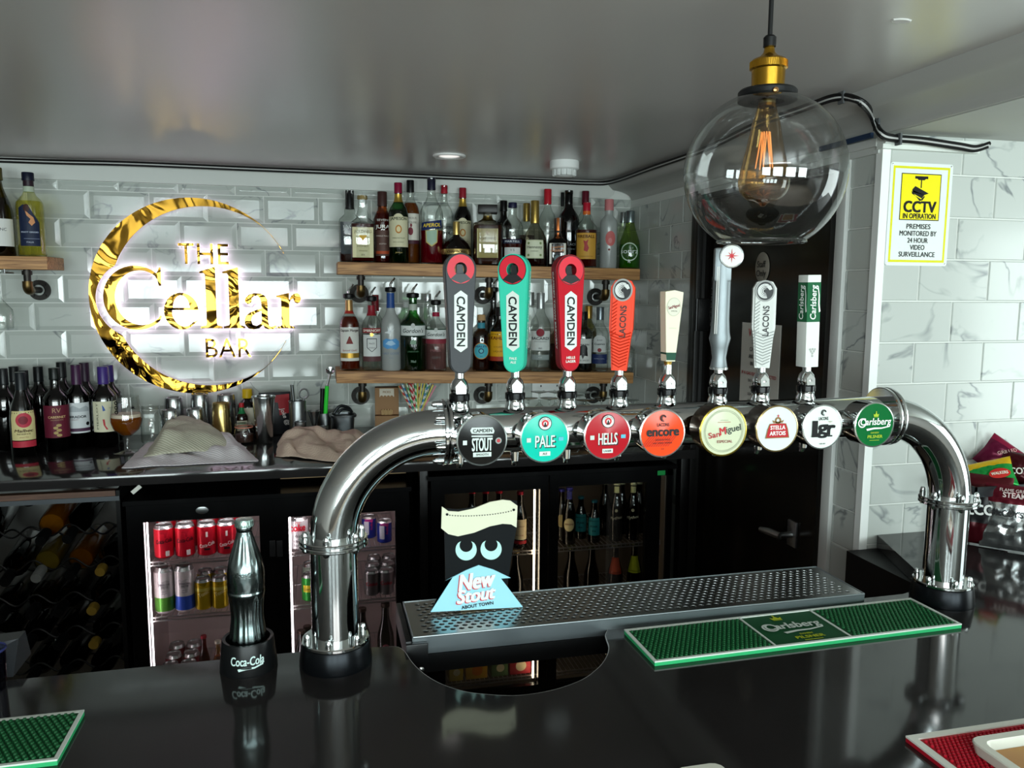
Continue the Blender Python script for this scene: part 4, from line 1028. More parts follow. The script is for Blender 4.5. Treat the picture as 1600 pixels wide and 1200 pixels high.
crown(L_, cx-.012, cy+.040, .018, C('b4c020', 0.5)); L_.text('DANISH', cx+.004, cy-.028, .007, C('b4c020', 0.5), .02); L_.text('PILSNER', cx+.004, cy-.040, .013, C('b4c020', 0.5), .03, fit=.055); L_.rect(cx-.014, cx+.022, cy-.052, cy-.050, C('b4c020', 0.5), 3, txt=True)
L_.build(m_, lambda u, v, d: (u, v, .0069+d), eps=.0003)
r0_, r1_ = onZ(131, 1107, BAR+.008), onZ(91, 1184, BAR+.008)
ang = atan2(r0_.y-r1_.y, r0_.x-r1_.x)-pi/2
m_ = thing('bar_mat', 'green rubber bar mat at the left end of the bar', 'bar mat', (r1_.x-.24*cos(ang*0), r1_.y, BAR), 0.0)
m_.location = (r1_.x-.26, r1_.y-.004, BAR)
mat_base(m_, .26, (r0_-r1_).length, GRE, GRD, MW, [(0, .26)])
# red mat with a pale tray on it
a0, a1, a2 = onZ(1415, 1150, BAR+.008), onZ(1599, 1117, BAR+.008), onZ(1480, 1199, BAR+.008)
m_ = thing('bar_mat', 'red rubber bar mat with white edging at the right front of the bar', 'bar mat', (a0.x, a0.y-.20, BAR), 0.0)
g = G(); g.box(0, .36, 0, .20, 0, .0065, 0, None, .001); g.obj('rubber_base', C('b01428', 0.5), m_, smooth=0)
g = G()
for a in ((0, .36, .19, .20), (0, .011, .01, .19), (0, .36, 0, .01)): g.box(a[0], a[1], a[2], a[3], .006, .0085)
g.obj('border', C('dfe2da', 0.55), m_, smooth=0)
g = G(); nubs(g, .014, .36, .012, .187, .0065, 0, .0066); g.obj('rubber_nubs', C('b8162c', 0.5), m_, smooth=0)
def dish(name, label, x0, x1, y0, y1, z, fill):
    t = thing(name, label, 'tray', ((x0+x1)/2, (y0+y1)/2, z)); w_, h_ = (x1-x0)/2, (y1-y0)/2
    def rr(k, zz, r): return [((w_-k-r)*sx+r*cos(radians(a))*1, (h_-k-r)*sy+r*sin(radians(a)), zz) for sx, sy, a00 in ((1, 1, 0), (-1, 1, 90), (-1, -1, 180), (1, -1, 270)) for a in (a00, a00+30, a00+60, a00+90)]
    rings = [rr(.004, 0, .012), rr(0, .014, .014), rr(.001, .016, .014), rr(.012, .016, .012), rr(.016, .006, .01), rr(.018, .004, .01)]
    n = 16; v = [p for r in rings for p in r]; f = [(j*n+i, j*n+(i+1) % n, (j+1)*n+(i+1) % n, (j+1)*n+i) for j in range(5) for i in range(n)]+[tuple(range(n))[::-1]]
    G().add(v, f).obj('rim', C('d9dbcf', 0.3), t)
    n5 = rings[5]; G().add([(p[0], p[1], .005) for p in n5], [tuple(range(16))]).obj('inlay', fill, t)
    return t
def inlay():
    m = bpy.data.materials.new('tray_print'); nt, N, L, b = nodes(m); tc = N.new('ShaderNodeTexCoord'); no = N.new('ShaderNodeTexNoise'); no.inputs['Scale'].default_value = 6
    L.new(tc.outputs['Object'], no.inputs['Vector']); mx = N.new('ShaderNodeMix'); mx.data_type = 'RGBA'; mx.inputs[6].default_value = lin('c99a3c')+(1,); mx.inputs[7].default_value = lin('a8642c')+(1,)
    L.new(no.outputs[0], mx.inputs[0]); L.new(mx.outputs[2], b.inputs['Base Color']); b.inputs['Roughness'].default_value = .3; return m
d0 = onZ(1518, 1162, BAR+.022); dish('drinks_tray', 'pale rimmed tray with an amber inlay resting on the red mat', d0.x, d0.x+.22, d0.y-.16, d0.y+.008, BAR+.0098, inlay())
d0 = onZ(1100, 1193, BAR+.016); dish('drinks_tray', 'pale rimmed tray cut off by the bottom edge of the picture', d0.x-.045, d0.x+.022, d0.y-.10, d0.y, BAR, C('d5d2c2', 0.3))

# ------------------------------------------------------------------ bottle-shaped soda dispenser
cx, cy = -.1165, 1.272
cb_ = thing('soda_bottle_lamp', 'chrome contour soda bottle standing in a black base on the bar', 'dispenser', (cx, cy, BAR), face_cam((cx, cy)))
prof = [(.030, .022), (.0305, .030), (.029, .055), (.0262, .085), (.0285, .112), (.0335, .125), (.0345, .130), (.0335, .134), (.0345, .150), (.0335, .170), (.027, .190), (.0185, .212), (.0145, .226), (.0135, .230), (.0150, .233), (.0150, .238), (.0135, .240)]
n = 60; v = []; f = []
pr = smoothpath([(k, z*.962, 0) for k, (r, z) in zip((.0275, .028, .0272, .0238, .0250, .0276, .0282, .0275, .0282, .0274, .0222, .0152, .0120, .0111, .0122, .0122, .0110), prof)], 3)
for q in pr:
    z = q.y; fl = .0011 if (.03 < z < .117) else (.0008 if .135 < z < .213 else 0)
    if .144 < z < .172: fl = 0
    for i in range(n):
        a = 2*pi*i/n; r = q.x + fl*cos(a*15); v.append((r*cos(a), r*sin(a), z))
for j in range(len(pr)-1):
    for i in range(n): f.append((j*n+i, j*n+(i+1) % n, (j+1)*n+(i+1) % n, (j+1)*n+i))
G().add(v, f).obj('bottle_body', C('7f8c8c', 0.16, 1.0), cb_, smooth=60)
g = G(); g.lathe([(.0122, .2285), (.0138, .229), (.0138, .236), (.0125, .240), (0, .2405)], 42, cap=False)
for i in range(21): g.tube([(.0136*cos(2*pi*i/21), .0136*sin(2*pi*i/21), .2293), (.0125*cos(2*pi*i/21), .0125*sin(2*pi*i/21), .2392)], .0009, 5)
g.obj('crown_cap', C('8fa39c', 0.25, 0.9), cb_)
def rbase(z): return .0435-.06*z
g = G(); g.lathe([(0, 0), (.0435, 0), (.0440, .003), (.0395, .046), (.0385, .049), (.0340, .0485), (.0295, .030), (.026, .022), (0, .022)], 56, cap=False)
g.obj('base', C('0e0f10', 0.35), cb_)
L_ = Label(); script_logo(L_, 'Coca-Cola', -.002, .027, .019, C('c2d8d4', 0.4), .050, bold=.02, swash=True)
L_.build(cb_, cyl_fn(lambda z: .0441-.105*z+.0004), eps=.0002)
L_ = Label(); script_logo(L_, 'Coca-Cola', 0, .158, .012, C('a9b5b3', 0.15, 1.0), .034, bold=.03, swash=False)
L_.build(cb_, cyl_fn(lambda z: .0283), eps=.0002, tname='embossed_lettering')
# corner of a grey box at the far left of the bar
q = onZ(28, 1048, BAR)
g = G(); g.add([(-.10, -.02, 0), (.012, -.02, 0), (.012, .06, 0), (-.10, .06, 0), (-.10, -.005, .036), (.006, .03, .04), (.006, .06, .04), (-.10, .06, .036)], [(0, 3, 2, 1), (4, 5, 6, 7), (0, 1, 5, 4), (1, 2, 6, 5), (2, 3, 7, 6), (3, 0, 4, 7)])
o = g.obj('caddy', C('34373a', 0.35), loc=(q.x-.012, q.y, BAR), smooth=0); tag(o, 'dark grey sloping caddy at the left end of the bar', 'caddy')
q = onZ(-17, 1014, BAR+.062)
t = thing('shot_glass', 'dark blue rimmed glass behind the grey caddy at the left edge', 'glass', (q.x, min(q.y, 1.28), BAR))
G().lathe([(.018, 0), (.02, .002), (.022, .06), (.0225, .062)], 24, cap=False).obj('bowl', glass('6a7090', '20264a'), t)
G().lathe([(.0225, .060), (.0235, .062), (.0225, .064), (.021, .062)], 24, cap=False).obj('rim', C('2a2f5c', 0.2), t)

# ------------------------------------------------------------------ pendant lamp
PX, PY = .654, 1.10
pn = thing('pendant_lamp', 'clear glass globe pendant with brass lampholder hanging over the bar', 'pendant lamp', (PX, PY, ZC), 0.0)
G().tube([(0, 0, 0), (0, 0, -.10)], .0035, 10).obj('cord', C('1a1a1a', 0.6), pn)
G().lathe([(.018, 0), (.018, -.002), (.006, -.004)], 32).obj('ceiling_rose', C('161616', 0.4), pn)
g = G(); g.lathe([(.009, -.083), (.0092, -.070), (.0065, -.067)], 24, 0, T(0, 0, .0)); g.obj('cord_grip', C('141414', 0.45), pn)
g = G(); z0 = -.083
g.lathe([(.007, z0), (.0085, z0-.008), (.014, z0-.014), (.024, z0-.018), (.0265, z0-.021), (.0265, z0-.031), (.024, z0-.033), (.0235, z0-.060), (.0235, z0-.064)], 48, 0, None, cap=False)
for i in range(64): a = 2*pi*i/64; g.tube([(.0266*cos(a), .0266*sin(a), z0-.021), (.0266*cos(a+.05), .0266*sin(a+.05), z0-.031)], .0006, 4)
g.obj('lampholder', C('b88c2e', 0.25, 0.95), pn)
zt = z0-.060
g = G(); g.lathe([(.024, zt), (.040, zt-.001), (.0425, zt-.004), (.0425, zt-.017), (.040, zt-.018), (.024, zt-.018)], 48, cap=False); dk_ = g.obj('gallery', C('18191a', 0.4), pn)
G().lathe([(.004, 0), (.004, .003), (.002, .004), (0, .004)], 14, 0, T(-.013, -.0415, zt-.011) @ FRONT, cap=False).obj('thumb_screw', C('b98a5a', 0.25, 0.9), dk_)
GR = .118; zc_ = 1.7715-ZC
prof = [(GR*sin(radians(t)), GR*cos(radians(t))) for t in range(21, 150, 4)]
zmin = -.0985
prof = [(r, z) for r, z in prof if z > zmin] + [(sqrt(GR**2-zmin**2), zmin)]
rl = prof[-1][0]
prof = [(.0385, -zc_+zt-.016)] + prof + [(rl+.001, zmin-.003), (rl-.001, zmin-.0045), (rl-.003, zmin-.003), (rl-.003, zmin)]
g = G(); g.lathe(prof, 72, 0, T(0, 0, zc_), cap=False); g.obj('globe', glass('f4f6f5', '9fa6a4', 0.02), pn, smooth=60)
# squirrel-cage bulb
bz = zt-.016
bp_ = [(.012, bz-.004), (.0135, bz-.012), (.016, bz-.03), (.022, bz-.065), (.0285, bz-.098), (.0295, bz-.108), (.027, bz-.120), (.019, bz-.130), (.008, bz-.1345), (.003, bz-.139), (0, bz-.140)]
b_ = G().lathe([(q.x, q.y) for q in smoothpath([(r*1.27 if r > .0136 else r*1.1, bz+(z-bz)*1.10, 0) for r, z in bp_], 3)], 40, 0, None, cap=False).obj('bulb', glass('e8cf9e', 'a87a3c', 0.03), pn, smooth=60)
G().lathe([(.0125, bz+.02), (.0125, bz-.008), (.011, bz-.010)], 24, 0, None, cap=False).obj('bulb_cap', C('8f7a4a', 0.3, 0.9), b_)
g = G(); g.lathe([(.006, bz-.010), (.0045, bz-.045), (.002, bz-.050), (.0015, bz-.098)], 14); g.obj('stem', glass('f0e6d0', '9a8a6a', .03), b_)
g = G()
for i in range(5):
    a = 2*pi*i/5; g.tube([(.006*cos(a), .006*sin(a), bz-.045), (.013*cos(a+.3), .013*sin(a+.3), bz-.098)], .0009, 6); g.tube([(.006*cos(a+.6), .006*sin(a+.6), bz-.045), (.013*cos(a+.3), .013*sin(a+.3), bz-.098)], .0009, 6)
g.obj('filament', emis('filament', (1.0, 0.28, 0.08), 0.7), b_)

# ------------------------------------------------------------------ wall shelves on iron pipe brackets
PINE = wood('pine_shelf', '84582f', 'c2905a', 1.0)
YF = 3.0
def uz(x): return 1.688-(x-.08)*.0102
def lz(x): return 1.289-(x-.066)*.023
def shelf(name_label, x0, x1, zf, th, brk, bl=0.06):
    xm = (x0+x1)/2; s = thing('wall_shelf', name_label, 'shelf', (xm, 3.1, zf(xm)))
    s.rotation_euler = (0, -atan2(zf(x1)-zf(x0), x1-x0), 0)
    G().box(x0-xm, x1-xm, YF-3.1, D-.013-3.1, -th, 0, 0, None, .003).obj('board', PINE, s)
    for bx in brk:
        x = bx-xm
        g = G(); g.tube([(x, -.035, -th), (x, -.035, -th-.012), (x, -.035, -th-.046)], .0115, 14)
        g.lathe([(.016, -th-.018), (.016, -th-.004), (.0, -th-.004)], 16, 0, T(x, -.035, 0), cap=False)
        o = g.obj('shelf_bracket', IRON, s)
        g = G(); g.tube(smoothpath([(x, -.035, -th-.040), (x, -.035, -th-.058), (x, -.027, -th-.068), (x, -.012, -th-.070)], 4), .0165, 16); g.obj('elbow', C('5c4a2c', 0.35, 0.9), o)
        g = G(); g.tube([(x, -.012, -th-.070), (x, .080, -th-.070)], .0115, 14); g.obj('pipe', IRON, o)
        g = G(); g.lathe([(.019, .012), (.0195, .004), (.036, .004), (.036, -.003)], 28, 0, T(x, .0835, -th-.070) @ FRONT, cap=False)
        for k in range(4): a = pi/4+pi/2*k; g.lathe([(.004, .006), (.003, .008), (0, .008)], 10, 0, T(x+.027*cos(a), .0835, -th-.070+.027*sin(a)) @ FRONT, cap=False)
        g.obj('wall_flange', C('2e2c2a', 0.5, 0.8), o)
    return s
shelf('upper pine shelf holding spirits right of the gold sign', .079, 1.255, uz, .045, (.165, .655, 1.135))
shelf('lower pine shelf holding spirits right of the gold sign', .067, 1.238, lz, .045, (.165, .655, 1.135))
shelf('short pine shelf at the left edge of the wall', -1.45, -.872, lambda x: 1.692, .043, (-1.35, -.955))

# ------------------------------------------------------------------ bottles
PROF = {
 'std':  [(.90, 0), (1, .02), (1, .58), (.97, .63), (.82, .69), (.55, .745), (.40, .78), (.36, .82), (.34, .95), (.38, .955), (.38, 1)],
 'tall': [(.90, 0), (1, .02), (1, .56), (.95, .62), (.78, .68), (.52, .73), (.38, .78), (.34, .84), (.33, .95), (.37, .955), (.37, 1)],
 'wine': [(.92, 0), (1, .015), (1, .60), (.95, .645), (.75, .69), (.50, .73), (.40, .77), (.37, .84), (.36, .95), (.40, .955), (.40, 1)],
 'burg': [(.92, 0), (1, .015), (1, .46), (.95, .53), (.80, .62), (.58, .71), (.43, .78), (.36, .86), (.35, .95), (.40, .955), (.40, 1)],
 'jd':   [(.95, 0), (1, .015), (1, .57), (.96, .60), (.70, .64), (.50, .67), (.50, .72), (.42, .76), (.35, .80), (.34, .95), (.38, .955), (.38, 1)],
 'jura': [(.90, 0), (1, .04), (.90, .20), (.86, .30), (.95, .42), (1, .54), (.94, .62), (.76, .68), (.52, .74), (.46, .80), (.45, 1)],
 'goose':[(.92, 0), (1, .02), (1, .52), (.98, .58), (.88, .63), (.62, .68), (.46, .73), (.40, .80), (.38, 1)],
 'gord': [(.95, 0), (1, .02), (1, .60), (.97, .63), (.80, .67), (.50, .72), (.36, .76), (.33, .80), (.33, 1)],
 'round':[(.55, 0), (.75, .03), (.98, .16), (1, .26), (.95, .38), (.78, .50), (.50, .60), (.26, .66), (.2, .70), (.2, 1)],
 'diss': [(.97, 0), (1, .02), (1, .64), (.94, .70), (.55, .74), (.36, .77), (.30, .80), (.30, 1)],
 'henn': [(.90, 0), (1, .03), (.97, .34), (.90, .44), (.68, .54), (.42, .61), (.33, .66), (.31, 1)],
 'coin': [(.97, 0), (1, .015), (1, .47), (.95, .52), (.66, .57), (.45, .60), (.36, .66), (.36, 1)],
 'fire': [(.92, 0), (1, .02), (1, .56), (.92, .63), (.68, .69), (.40, .74), (.33, .78), (.33, 1)],
 'abs':  [(.93, 0), (1, .02), (1, .58), (.98, .66), (.86, .71), (.56, .75), (.46, .78), (.46, .80), (.46, 1)],
 'sour': [(.93, 0), (1, .02), (1, .36), (.92, .48), (.70, .60), (.52, .70), (.42, .78), (.40, 1)],
 'bac':  [(.93, 0), (1, .02), (1, .54), (.96, .60), (.80, .66), (.52, .72), (.40, .76), (.38, .82), (.36, 1)],
 'malf': [(.93, 0), (1, .02), (1, .58), (.97, .64), (.85, .69), (.55, .73), (.42, .76), (.42, 1)],
 'stub': [(.92, 0), (1, .02), (1, .50), (.93, .58), (.70, .68), (.48, .78), (.42, .86), (.42, 1)],
}
def rad_at(prof, R, H, v):
    z = v/H
    for (r0q, z0q), (r1q, z1q) in zip(prof, prof[1:]):
        if z0q <= z <= z1q: return R*(r0q+(r1q-r0q)*((z-z0q)/(z1q-z0q) if z1q > z0q else 0))
    return R*prof[-1][0]
def bottle(x, y, z, H, R, kind, gm, name, label, cat, group, liq=None, fill=.55, cap=None, prints=(), sq=None, pour=False, rz=None, wrap=None, tilt=None):
    """prints: ('r',v0,v1,halfwidth,mat) in fractions of H and R; ('t',v,size_R,text,mat,opts); ('d',v,r_R,mat)"""
    prof = PROF[kind]
    t = thing(name, label, cat, (x, y, z), face_cam((x, y)) if rz is None else rz, group)
    if tilt: t.rotation_euler = tilt
    n = 28 if not sq else 32
    g = G(); g.lathe([(0.0, .004)] + [(r*R, q*H) for r, q in prof], n, 0, None, sq, cap=False)
    body = g.obj('bottle_body', gm, t, smooth=50)
    if liq is not None:
        pr = [(0, .006)] + [(r*R*.93, max(q*H, .006)) for r, q in prof if q < fill] + [(rad_at(prof, R, H, fill*H)*.93, fill*H), (0, fill*H)]
        G().lathe(pr, n, 0, None, sq, cap=False).obj('liquid', liq, t, smooth=50)
    if cap:
        cm_, z0, k = cap[0], cap[1], cap[2]
        if len(cap) > 3: # square block stopper
            w_ = k*R; g = G(); g.box(-w_, w_, -w_, w_, z0*H, H, 0, None, w_*.12); g.obj('stopper', cm_, t)
        else:
            rr = k*R; g = G(); g.lathe([(rr*1.0, z0*H), (rr*1.03, z0*H+.003), (rr, z0*H+.008), (rr, H-.002), (rr*.93, H+.0005), (0, H+.0005)], 24, 0, None, None, cap=False); g.obj('cap', cm_, t)
    if wrap:   # foil / neck band
        for wm, z0, z1 in wrap:
            g = G(); g.lathe([(rad_at(prof, R, H, q*H)+.0006, q*H) for q in (z0, z0+(z1-z0)*.33, z0+(z1-z0)*.66, z1)], 24, 0, None, None, cap=False); g.obj('neck_band', wm, t, smooth=60)
    if pour:
        g = G(); nr = R*prof[-1][0]
        g.lathe([(nr*1.02, H-.012), (nr*1.5, H-.008), (nr*1.5, H+.004), (nr*1.25, H+.007), (0, H+.009)], 20, 0, None, None, cap=False); po = g.obj('pourer', BLACK, t)
        g = G(); g.tube(smoothpath([(0, 0, H+.006), (0, 0, H+.018), (pour*.008, 0, H+.030), (pour*.017, 0, H+.042)], 3), [.005]*3+[.0045]*3+[.0035]*4, 10); g.obj('spout', CHROME, po)
    L_ = Label()
    for p in prints:
        if p[0] == 'r':
            hw = p[3]*R; L_.rect(-hw, hw, p[1]*H, p[2]*H, p[4], p[5] if len(p) > 5 else 0, nu=14, nv=4)
        elif p[0] == 't':
            o = dict(p[5]) if len(p) > 5 else {}
            if 'fit' in o: o['fit'] = o['fit']*R
            if 'arc' in o: o['arc'] = o['arc']*R
            L_.text(p[3], o.pop('u', 0)*R, p[1]*H, p[2]*R, p[4], **o)
        elif p[0] == 'd':
            L_.disc((p[4] if len(p) > 4 else 0)*R, p[1]*H, p[2]*R, p[3], p[5] if len(p) > 5 else 1, 24, 3, ry=(p[6] if len(p) > 6 else p[2])*R, r_in=(p[7] if len(p) > 7 else 0)*R)
        elif p[0] == 'p':
            L_.poly([(a*R, b*H) for a, b in p[1]], p[2], p[3] if len(p) > 3 else 2, txt=True)
    if prints:
        if sq: fn = lambda u, v, d: (u, -(R*.985*(1.0 if True else 1)+d), v)
        else: fn = lambda u, v, d: ((rad_at(prof, R, H, v)+d+.0002)*sin(u/R), -(rad_at(prof, R, H, v)+d+.0002)*cos(u/R), v)
        L_.build(t, fn, eps=.0003)
    return t
def on_shelf(zf, px, top, wpx, Y):
    """where the photo puts a bottle: foot on the shelf at depth Y, top at pixel row `top`"""
    p = onY(px, top, Y); x = p.x; z = zf(x)
    return x, Y, z+.0004, p.z-z, wpx/2/pxm((x, Y, z+.12))
GC, GCK = glass('f6f8f6', '8f9894'), C('141416', 0.35)
GG = glass('64a868', '1c5a26'); GDG = glass('3c4a22', '12180a'); GBR = glass('6a3c18', '1e0e04'); GFR = glass('d8dcda', 'a8b0ae', .25, .72); GOL = glass('8f8236', '3a3410')
GPU = glass('1a1a1a', '050505')
def I(h): return C(h, 0.5)
UP, LO = 'spirits bottles on the upper shelf', 'spirits bottles on the lower shelf'
f1, f2, f3 = 3.05, 3.095, 3.145
def ub(px, top, w_, Y, *a, **k): x, y, z, H, R = on_shelf(uz, px, top, w_, Y); return bottle(x, y, z, H, R, *a, group=UP, **k)
def lb(px, top, w_, Y, *a, **k): x, y, z, H, R = on_shelf(lz, px, top, w_, Y); return bottle(x, y, z, H, R, *a, group=LO, **k)
# upper shelf, left to right
ub(546, 298, 34, 3.125, 'jd', GC, 'whiskey_bottle', 'square clear whiskey bottle with black label and cap, leftmost on the upper shelf', 'bottle', liq=liquid('3a1208', .8), fill=.14, sq=6, cap=(BLACK, .745, .40),
   prints=(('r', .12, .56, .86, I('2c3236')), ('t', .49, .5, 'JACK', I('c8ccca'), {'rot': .15, 'fit': 1.3, 'bold': .02}), ('t', .34, .45, 'No. 7', I('b8bcba'), {}), ('t', .25, .26, 'WHISKEY', I('b8bcba'), {'fit': 1.2})))
ub(566, 306, 37, 3.045, 'jd', GC, 'whiskey_bottle', 'square honey whiskey bottle with cream label and bare corked neck', 'bottle', liq=liquid('5c140c', .7), fill=.575, sq=6, cap=(C('8a7648', 0.6), .945, .42),
   prints=(('r', .07, .52, .86, I('d8cfa4')), ('t', .45, .36, 'JACK DANIELS', I('5a4a2a'), {'fit': 1.45}), ('p', [(-.35, .40), (.35, .40), (0, .32)], I('d8a838')), ('t', .24, .24, 'HONEY', I('6a5a34'), {'fit': .95}), ('t', .17, .14, 'TENNESSEE', I('6a5a34'), {}), ('t', .11, .2, '35%', I('3a3020'), {})))
ub(597, 300, 30, 3.095, 'jura', glass('c98a50', '5a2a10'), 'whisky_bottle', 'waisted amber malt whisky bottle with dark brown capsule', 'bottle', liq=liquid('a04a18', .55), fill=.70, cap=(C('3c2420', 0.45), .80, .50),
   prints=(('r', .10, .46, .85, I('5c4038')), ('t', .60, .3, 'SEVEN', I('e0d8cc'), {'fit': 1.2}), ('t', .50, .5, 'JURA', I('efe8dc'), {'fit': 1.5, 'bold': .03}), ('t', .38, .2, 'SINGLE MALT', I('d8ccc0'), {'fit': 1.5}), ('t', .27, .2, 'SCOTCH', I('d8ccc0'), {}), ('r', .13, .17, .8, I('b04a28'), 1)))
IRISH = (('r', .20, .575, 1.15, I('cfc9a8')), ('d', .545, .55, I('cfc9a8'), 0, 0, .55), ('t', .545, .42, 'JAMESON', I('20301c'), {'fit': 1.75, 'bold': .02}), ('d', .42, .32, I('b87830'), 0, 2, .42), ('d', .42, .2, I('e0d0a0'), 0, 3, .28), ('t', .31, .16, 'TRIPLE DISTILLED', I('4a4a34'), {'fit': 1.3}), ('t', .26, .14, 'IRISH WHISKEY', I('4a4a34'), {'fit': 1.1}))
ub(622, 286, 31, 3.040, 'std', GG, 'whiskey_bottle', 'green Irish whiskey bottle with crimson cap in the front row', 'bottle', liq=liquid('1c5a1c', .45), fill=.66, cap=(C('7c1030', 0.35), .87, .40), wrap=[(C('c9a44a', 0.3, 0.8), .76, .86)], prints=IRISH+(('t', .13, .2, 'Jameson', I('b8a860'), {'shear': .2}),))
ub(641, 282, 29, 3.125, 'std', GC, 'whisky_bottle', 'amber whisky bottle with black cap and a red bird on its label', 'bottle', liq=liquid('a85a18', .5), fill=.73, cap=(BLACK, .86, .40),
   prints=(('r', .26, .60, 1.1, I('d9d4c8')), ('t', .545, .3, 'FAMOUS', I('6a6258'), {'fit': 1.3}), ('t', .495, .3, 'GROUSE', I('6a6258'), {'fit': 1.3}), ('d', .39, .26, I('7a2434'), .0, 2, .42), ('d', .46, .11, I('7a2434'), .05, 2, .2), ('r', .24, .285, 1.1, I('46202c'), 1)))
ub(674, 278, 36, 3.065, 'tall', GC, 'aperitif_bottle', 'tall clear aperitif bottle of red liquid with a diagonal navy and yellow label', 'bottle', liq=liquid('9c0f22', .55), fill=.39, cap=(C('17182c', 0.4), .86, .36),
   prints=(('p', [(-.98, .385), (.98, .42), (.98, .51), (-.98, .475)], I('1d2c5a'), 1), ('t', .448, .42, 'APEROL', I('e8c83a'), {'fit': 1.6, 'rot': .06, 'shear': .2, 'bold': .03}), ('p', [(-.55, .385), (.55, .40), (.50, .25), (0, .20), (-.50, .25)], I('c8b068'), 0), ('p', [(-.47, .38), (.47, .395), (.43, .26), (0, .215), (-.43, .26)], I('9fb8a4'), 1)))
ub(694, 290, 29, 3.145, 'std', GC, 'liqueur_bottle', 'clear liqueur bottle with red cap behind the navy-labelled aperitif', 'bottle', liq=liquid('b08a58', .3), fill=.3, cap=(C('a01c2c', 0.35), .90, .36), prints=(('t', .47, .42, 'SOUTHERN', I('2a2a2c'), {'fit': 1.9, 'bold': .02}), ('t', .40, .42, 'COMFORT', I('2a2a2c'), {'fit': 1.8, 'bold': .02})))
ub(723, 294, 28, 3.15, 'std', glass('33421a', '0e1406'), 'whiskey_bottle', 'second green Irish whiskey bottle with crimson cap in the back row', 'bottle', liq=liquid('0c1606', .8), fill=.6, cap=(C('8a1c2a', 0.35), .87, .40), wrap=[(C('c9a44a', 0.3, 0.8), .76, .86)], prints=IRISH)
t = ub(713, 347, 47, 3.045, 'round', glass('7a5a58', '2a1414'), 'liqueur_bottle', 'round raspberry liqueur flask with gold belt and crown stopper', 'bottle', liq=liquid('3c1218', .75), fill=.42, cap=(C('d0b068', 0.3, 0.8), .70, .22), wrap=[(C('cdb070', 0.25, 0.9), .235, .36)],
   prints=(('t', .297, .2, 'CHAMBORD', I('3a2a14'), {'fit': 1.3, 'bold': .02}),))
ub(762, 321, 46, 3.05, 'diss', glass('d8d2c4', '2a1c12'), 'liqueur_bottle', 'square almond liqueur bottle with yellow label and black block stopper', 'bottle', liq=liquid('6a2c0c', .7), fill=.66, sq=7, cap=(C('15110f', 0.3), .86, .66, 1), wrap=[(C('b89a50', 0.3, .9), .75, .82)],
   prints=(('r', .12, .60, .70, I('dcd49a')), ('t', .44, .26, 'DISARONNO', I('5a4e2a'), {'fit': 1.15}), ('t', .385, .14, 'ORIGINALE', I('6a5e3a'), {}), ('d', .53, .12, I('b89a50')), ('t', .20, .12, 'SINCE 1525', I('8a7a4a'), {'fit': .9})))
ub(787, 314, 26, 3.145, 'wine', GPU, 'liqueur_bottle', 'dark bottle with black capped neck behind the cognac', 'bottle', cap=(BLACK, .84, .44))
ub(801, 317, 34, 3.06, 'std', GC, 'cognac_bottle', 'cognac bottle with navy capped neck and white name across dark liquid', 'bottle', liq=liquid('5a180c', .7), fill=.43, cap=(C('1c1c38', 0.4), .92, .40),
   prints=(('r', .35, .42, 1.0, I('26283c')), ('t', .385, .25, 'MARTELL', I('d4d8dc'), {'fit': 1.4, 'bold': .02}), ('r', .06, .29, .78, I('cfd0cc')), ('t', .25, .3, 'V S', I('4a4c50'), {})))
ub(823, 318, 26, 3.135, 'std', GC, 'cognac_bottle', 'cognac bottle with plain gold neck foil in the back row', 'bottle', liq=liquid('5a240c', .6), fill=.5, cap=(C('b89a52', 0.3, .85), .72, .42))
ub(836, 314, 39, 3.05, 'henn', glass('dcd8cc', '4a4036'), 'cognac_bottle', 'low-shouldered cognac bottle with gold neck foil and cream vine label', 'bottle', liq=liquid('3a1408', .75), fill=.40, cap=(C('b89a52', 0.3, .85), .66, .34), wrap=None,
   prints=(('r', .12, .40, .80, I('c8caa8')), ('r', .135, .385, .72, I('d4d6bc'), 1), ('t', .285, .34, 'Hennessy', I('2c3020'), {'fit': 1.25, 'bold': .01}), ('t', .23, .15, 'COGNAC', I('4c5038'), {}), ('d', .35, .1, I('7a8a58'), -.5, 2), ('d', .35, .1, I('7a8a58'), .5, 2), ('d', .17, .1, I('7a8a58'), -.5, 2), ('d', .17, .1, I('7a8a58'), .5, 2)))
ub(856, 296, 28, 3.135, 'tall', GC, 'spirit_bottle', 'empty clear bottle with bright red cap in the back row', 'bottle', cap=(C('b01c2a', 0.35), .81, .42))
ub(872, 341, 30, 3.045, 'coin', glass('4a2010', '160804'), 'liqueur_bottle', 'square brown orange-liqueur bottle with copper neck and orange label', 'bottle', liq=liquid('2a0e06', .8), fill=.5, sq=7, cap=(C('b86a3a', 0.3, .85), .74, .40), wrap=[(C('c8703c', 0.3, .8), .58, .70)],
   prints=(('r', .06, .48, .84, I('dcd8cc')), ('t', .40, .24, 'COINTREAU', I('c87a3a'), {'fit': 1.3, 'rot': .1, 'bold': .03}), ('t', .33, .3, 'LIQUEUR', I('c87a3a'), {'fit': 1.4, 'bold': .03}), ('t', .26, .22, 'ORANGE', I('5a5c6a'), {'fit': 1.2}), ('d', .16, .35, I('5a6a6c'), 0, 2, .4)))
ub(879, 301, 12, 3.16, 'tall', GC, 'spirit_bottle', 'clear bottle with black cap half hidden behind the black rum', 'bottle', cap=(BLACK, .82, .42))
ub(889, 298, 34, 3.115, 'std', glass('2c2e34', '08080a'), 'rum_bottle', 'black ribbed rum bottle with glossy black cap', 'bottle', liq=liquid('08080a', .9), fill=.62, cap=(BLACKG, .83, .36), prints=(('t', .30, .3, 'BLACK', I('8a9094'), {'u': .3, 'fit': 1.0}), ('t', .24, .16, 'SPICED RUM', I('8a9094'), {'u': .3})))
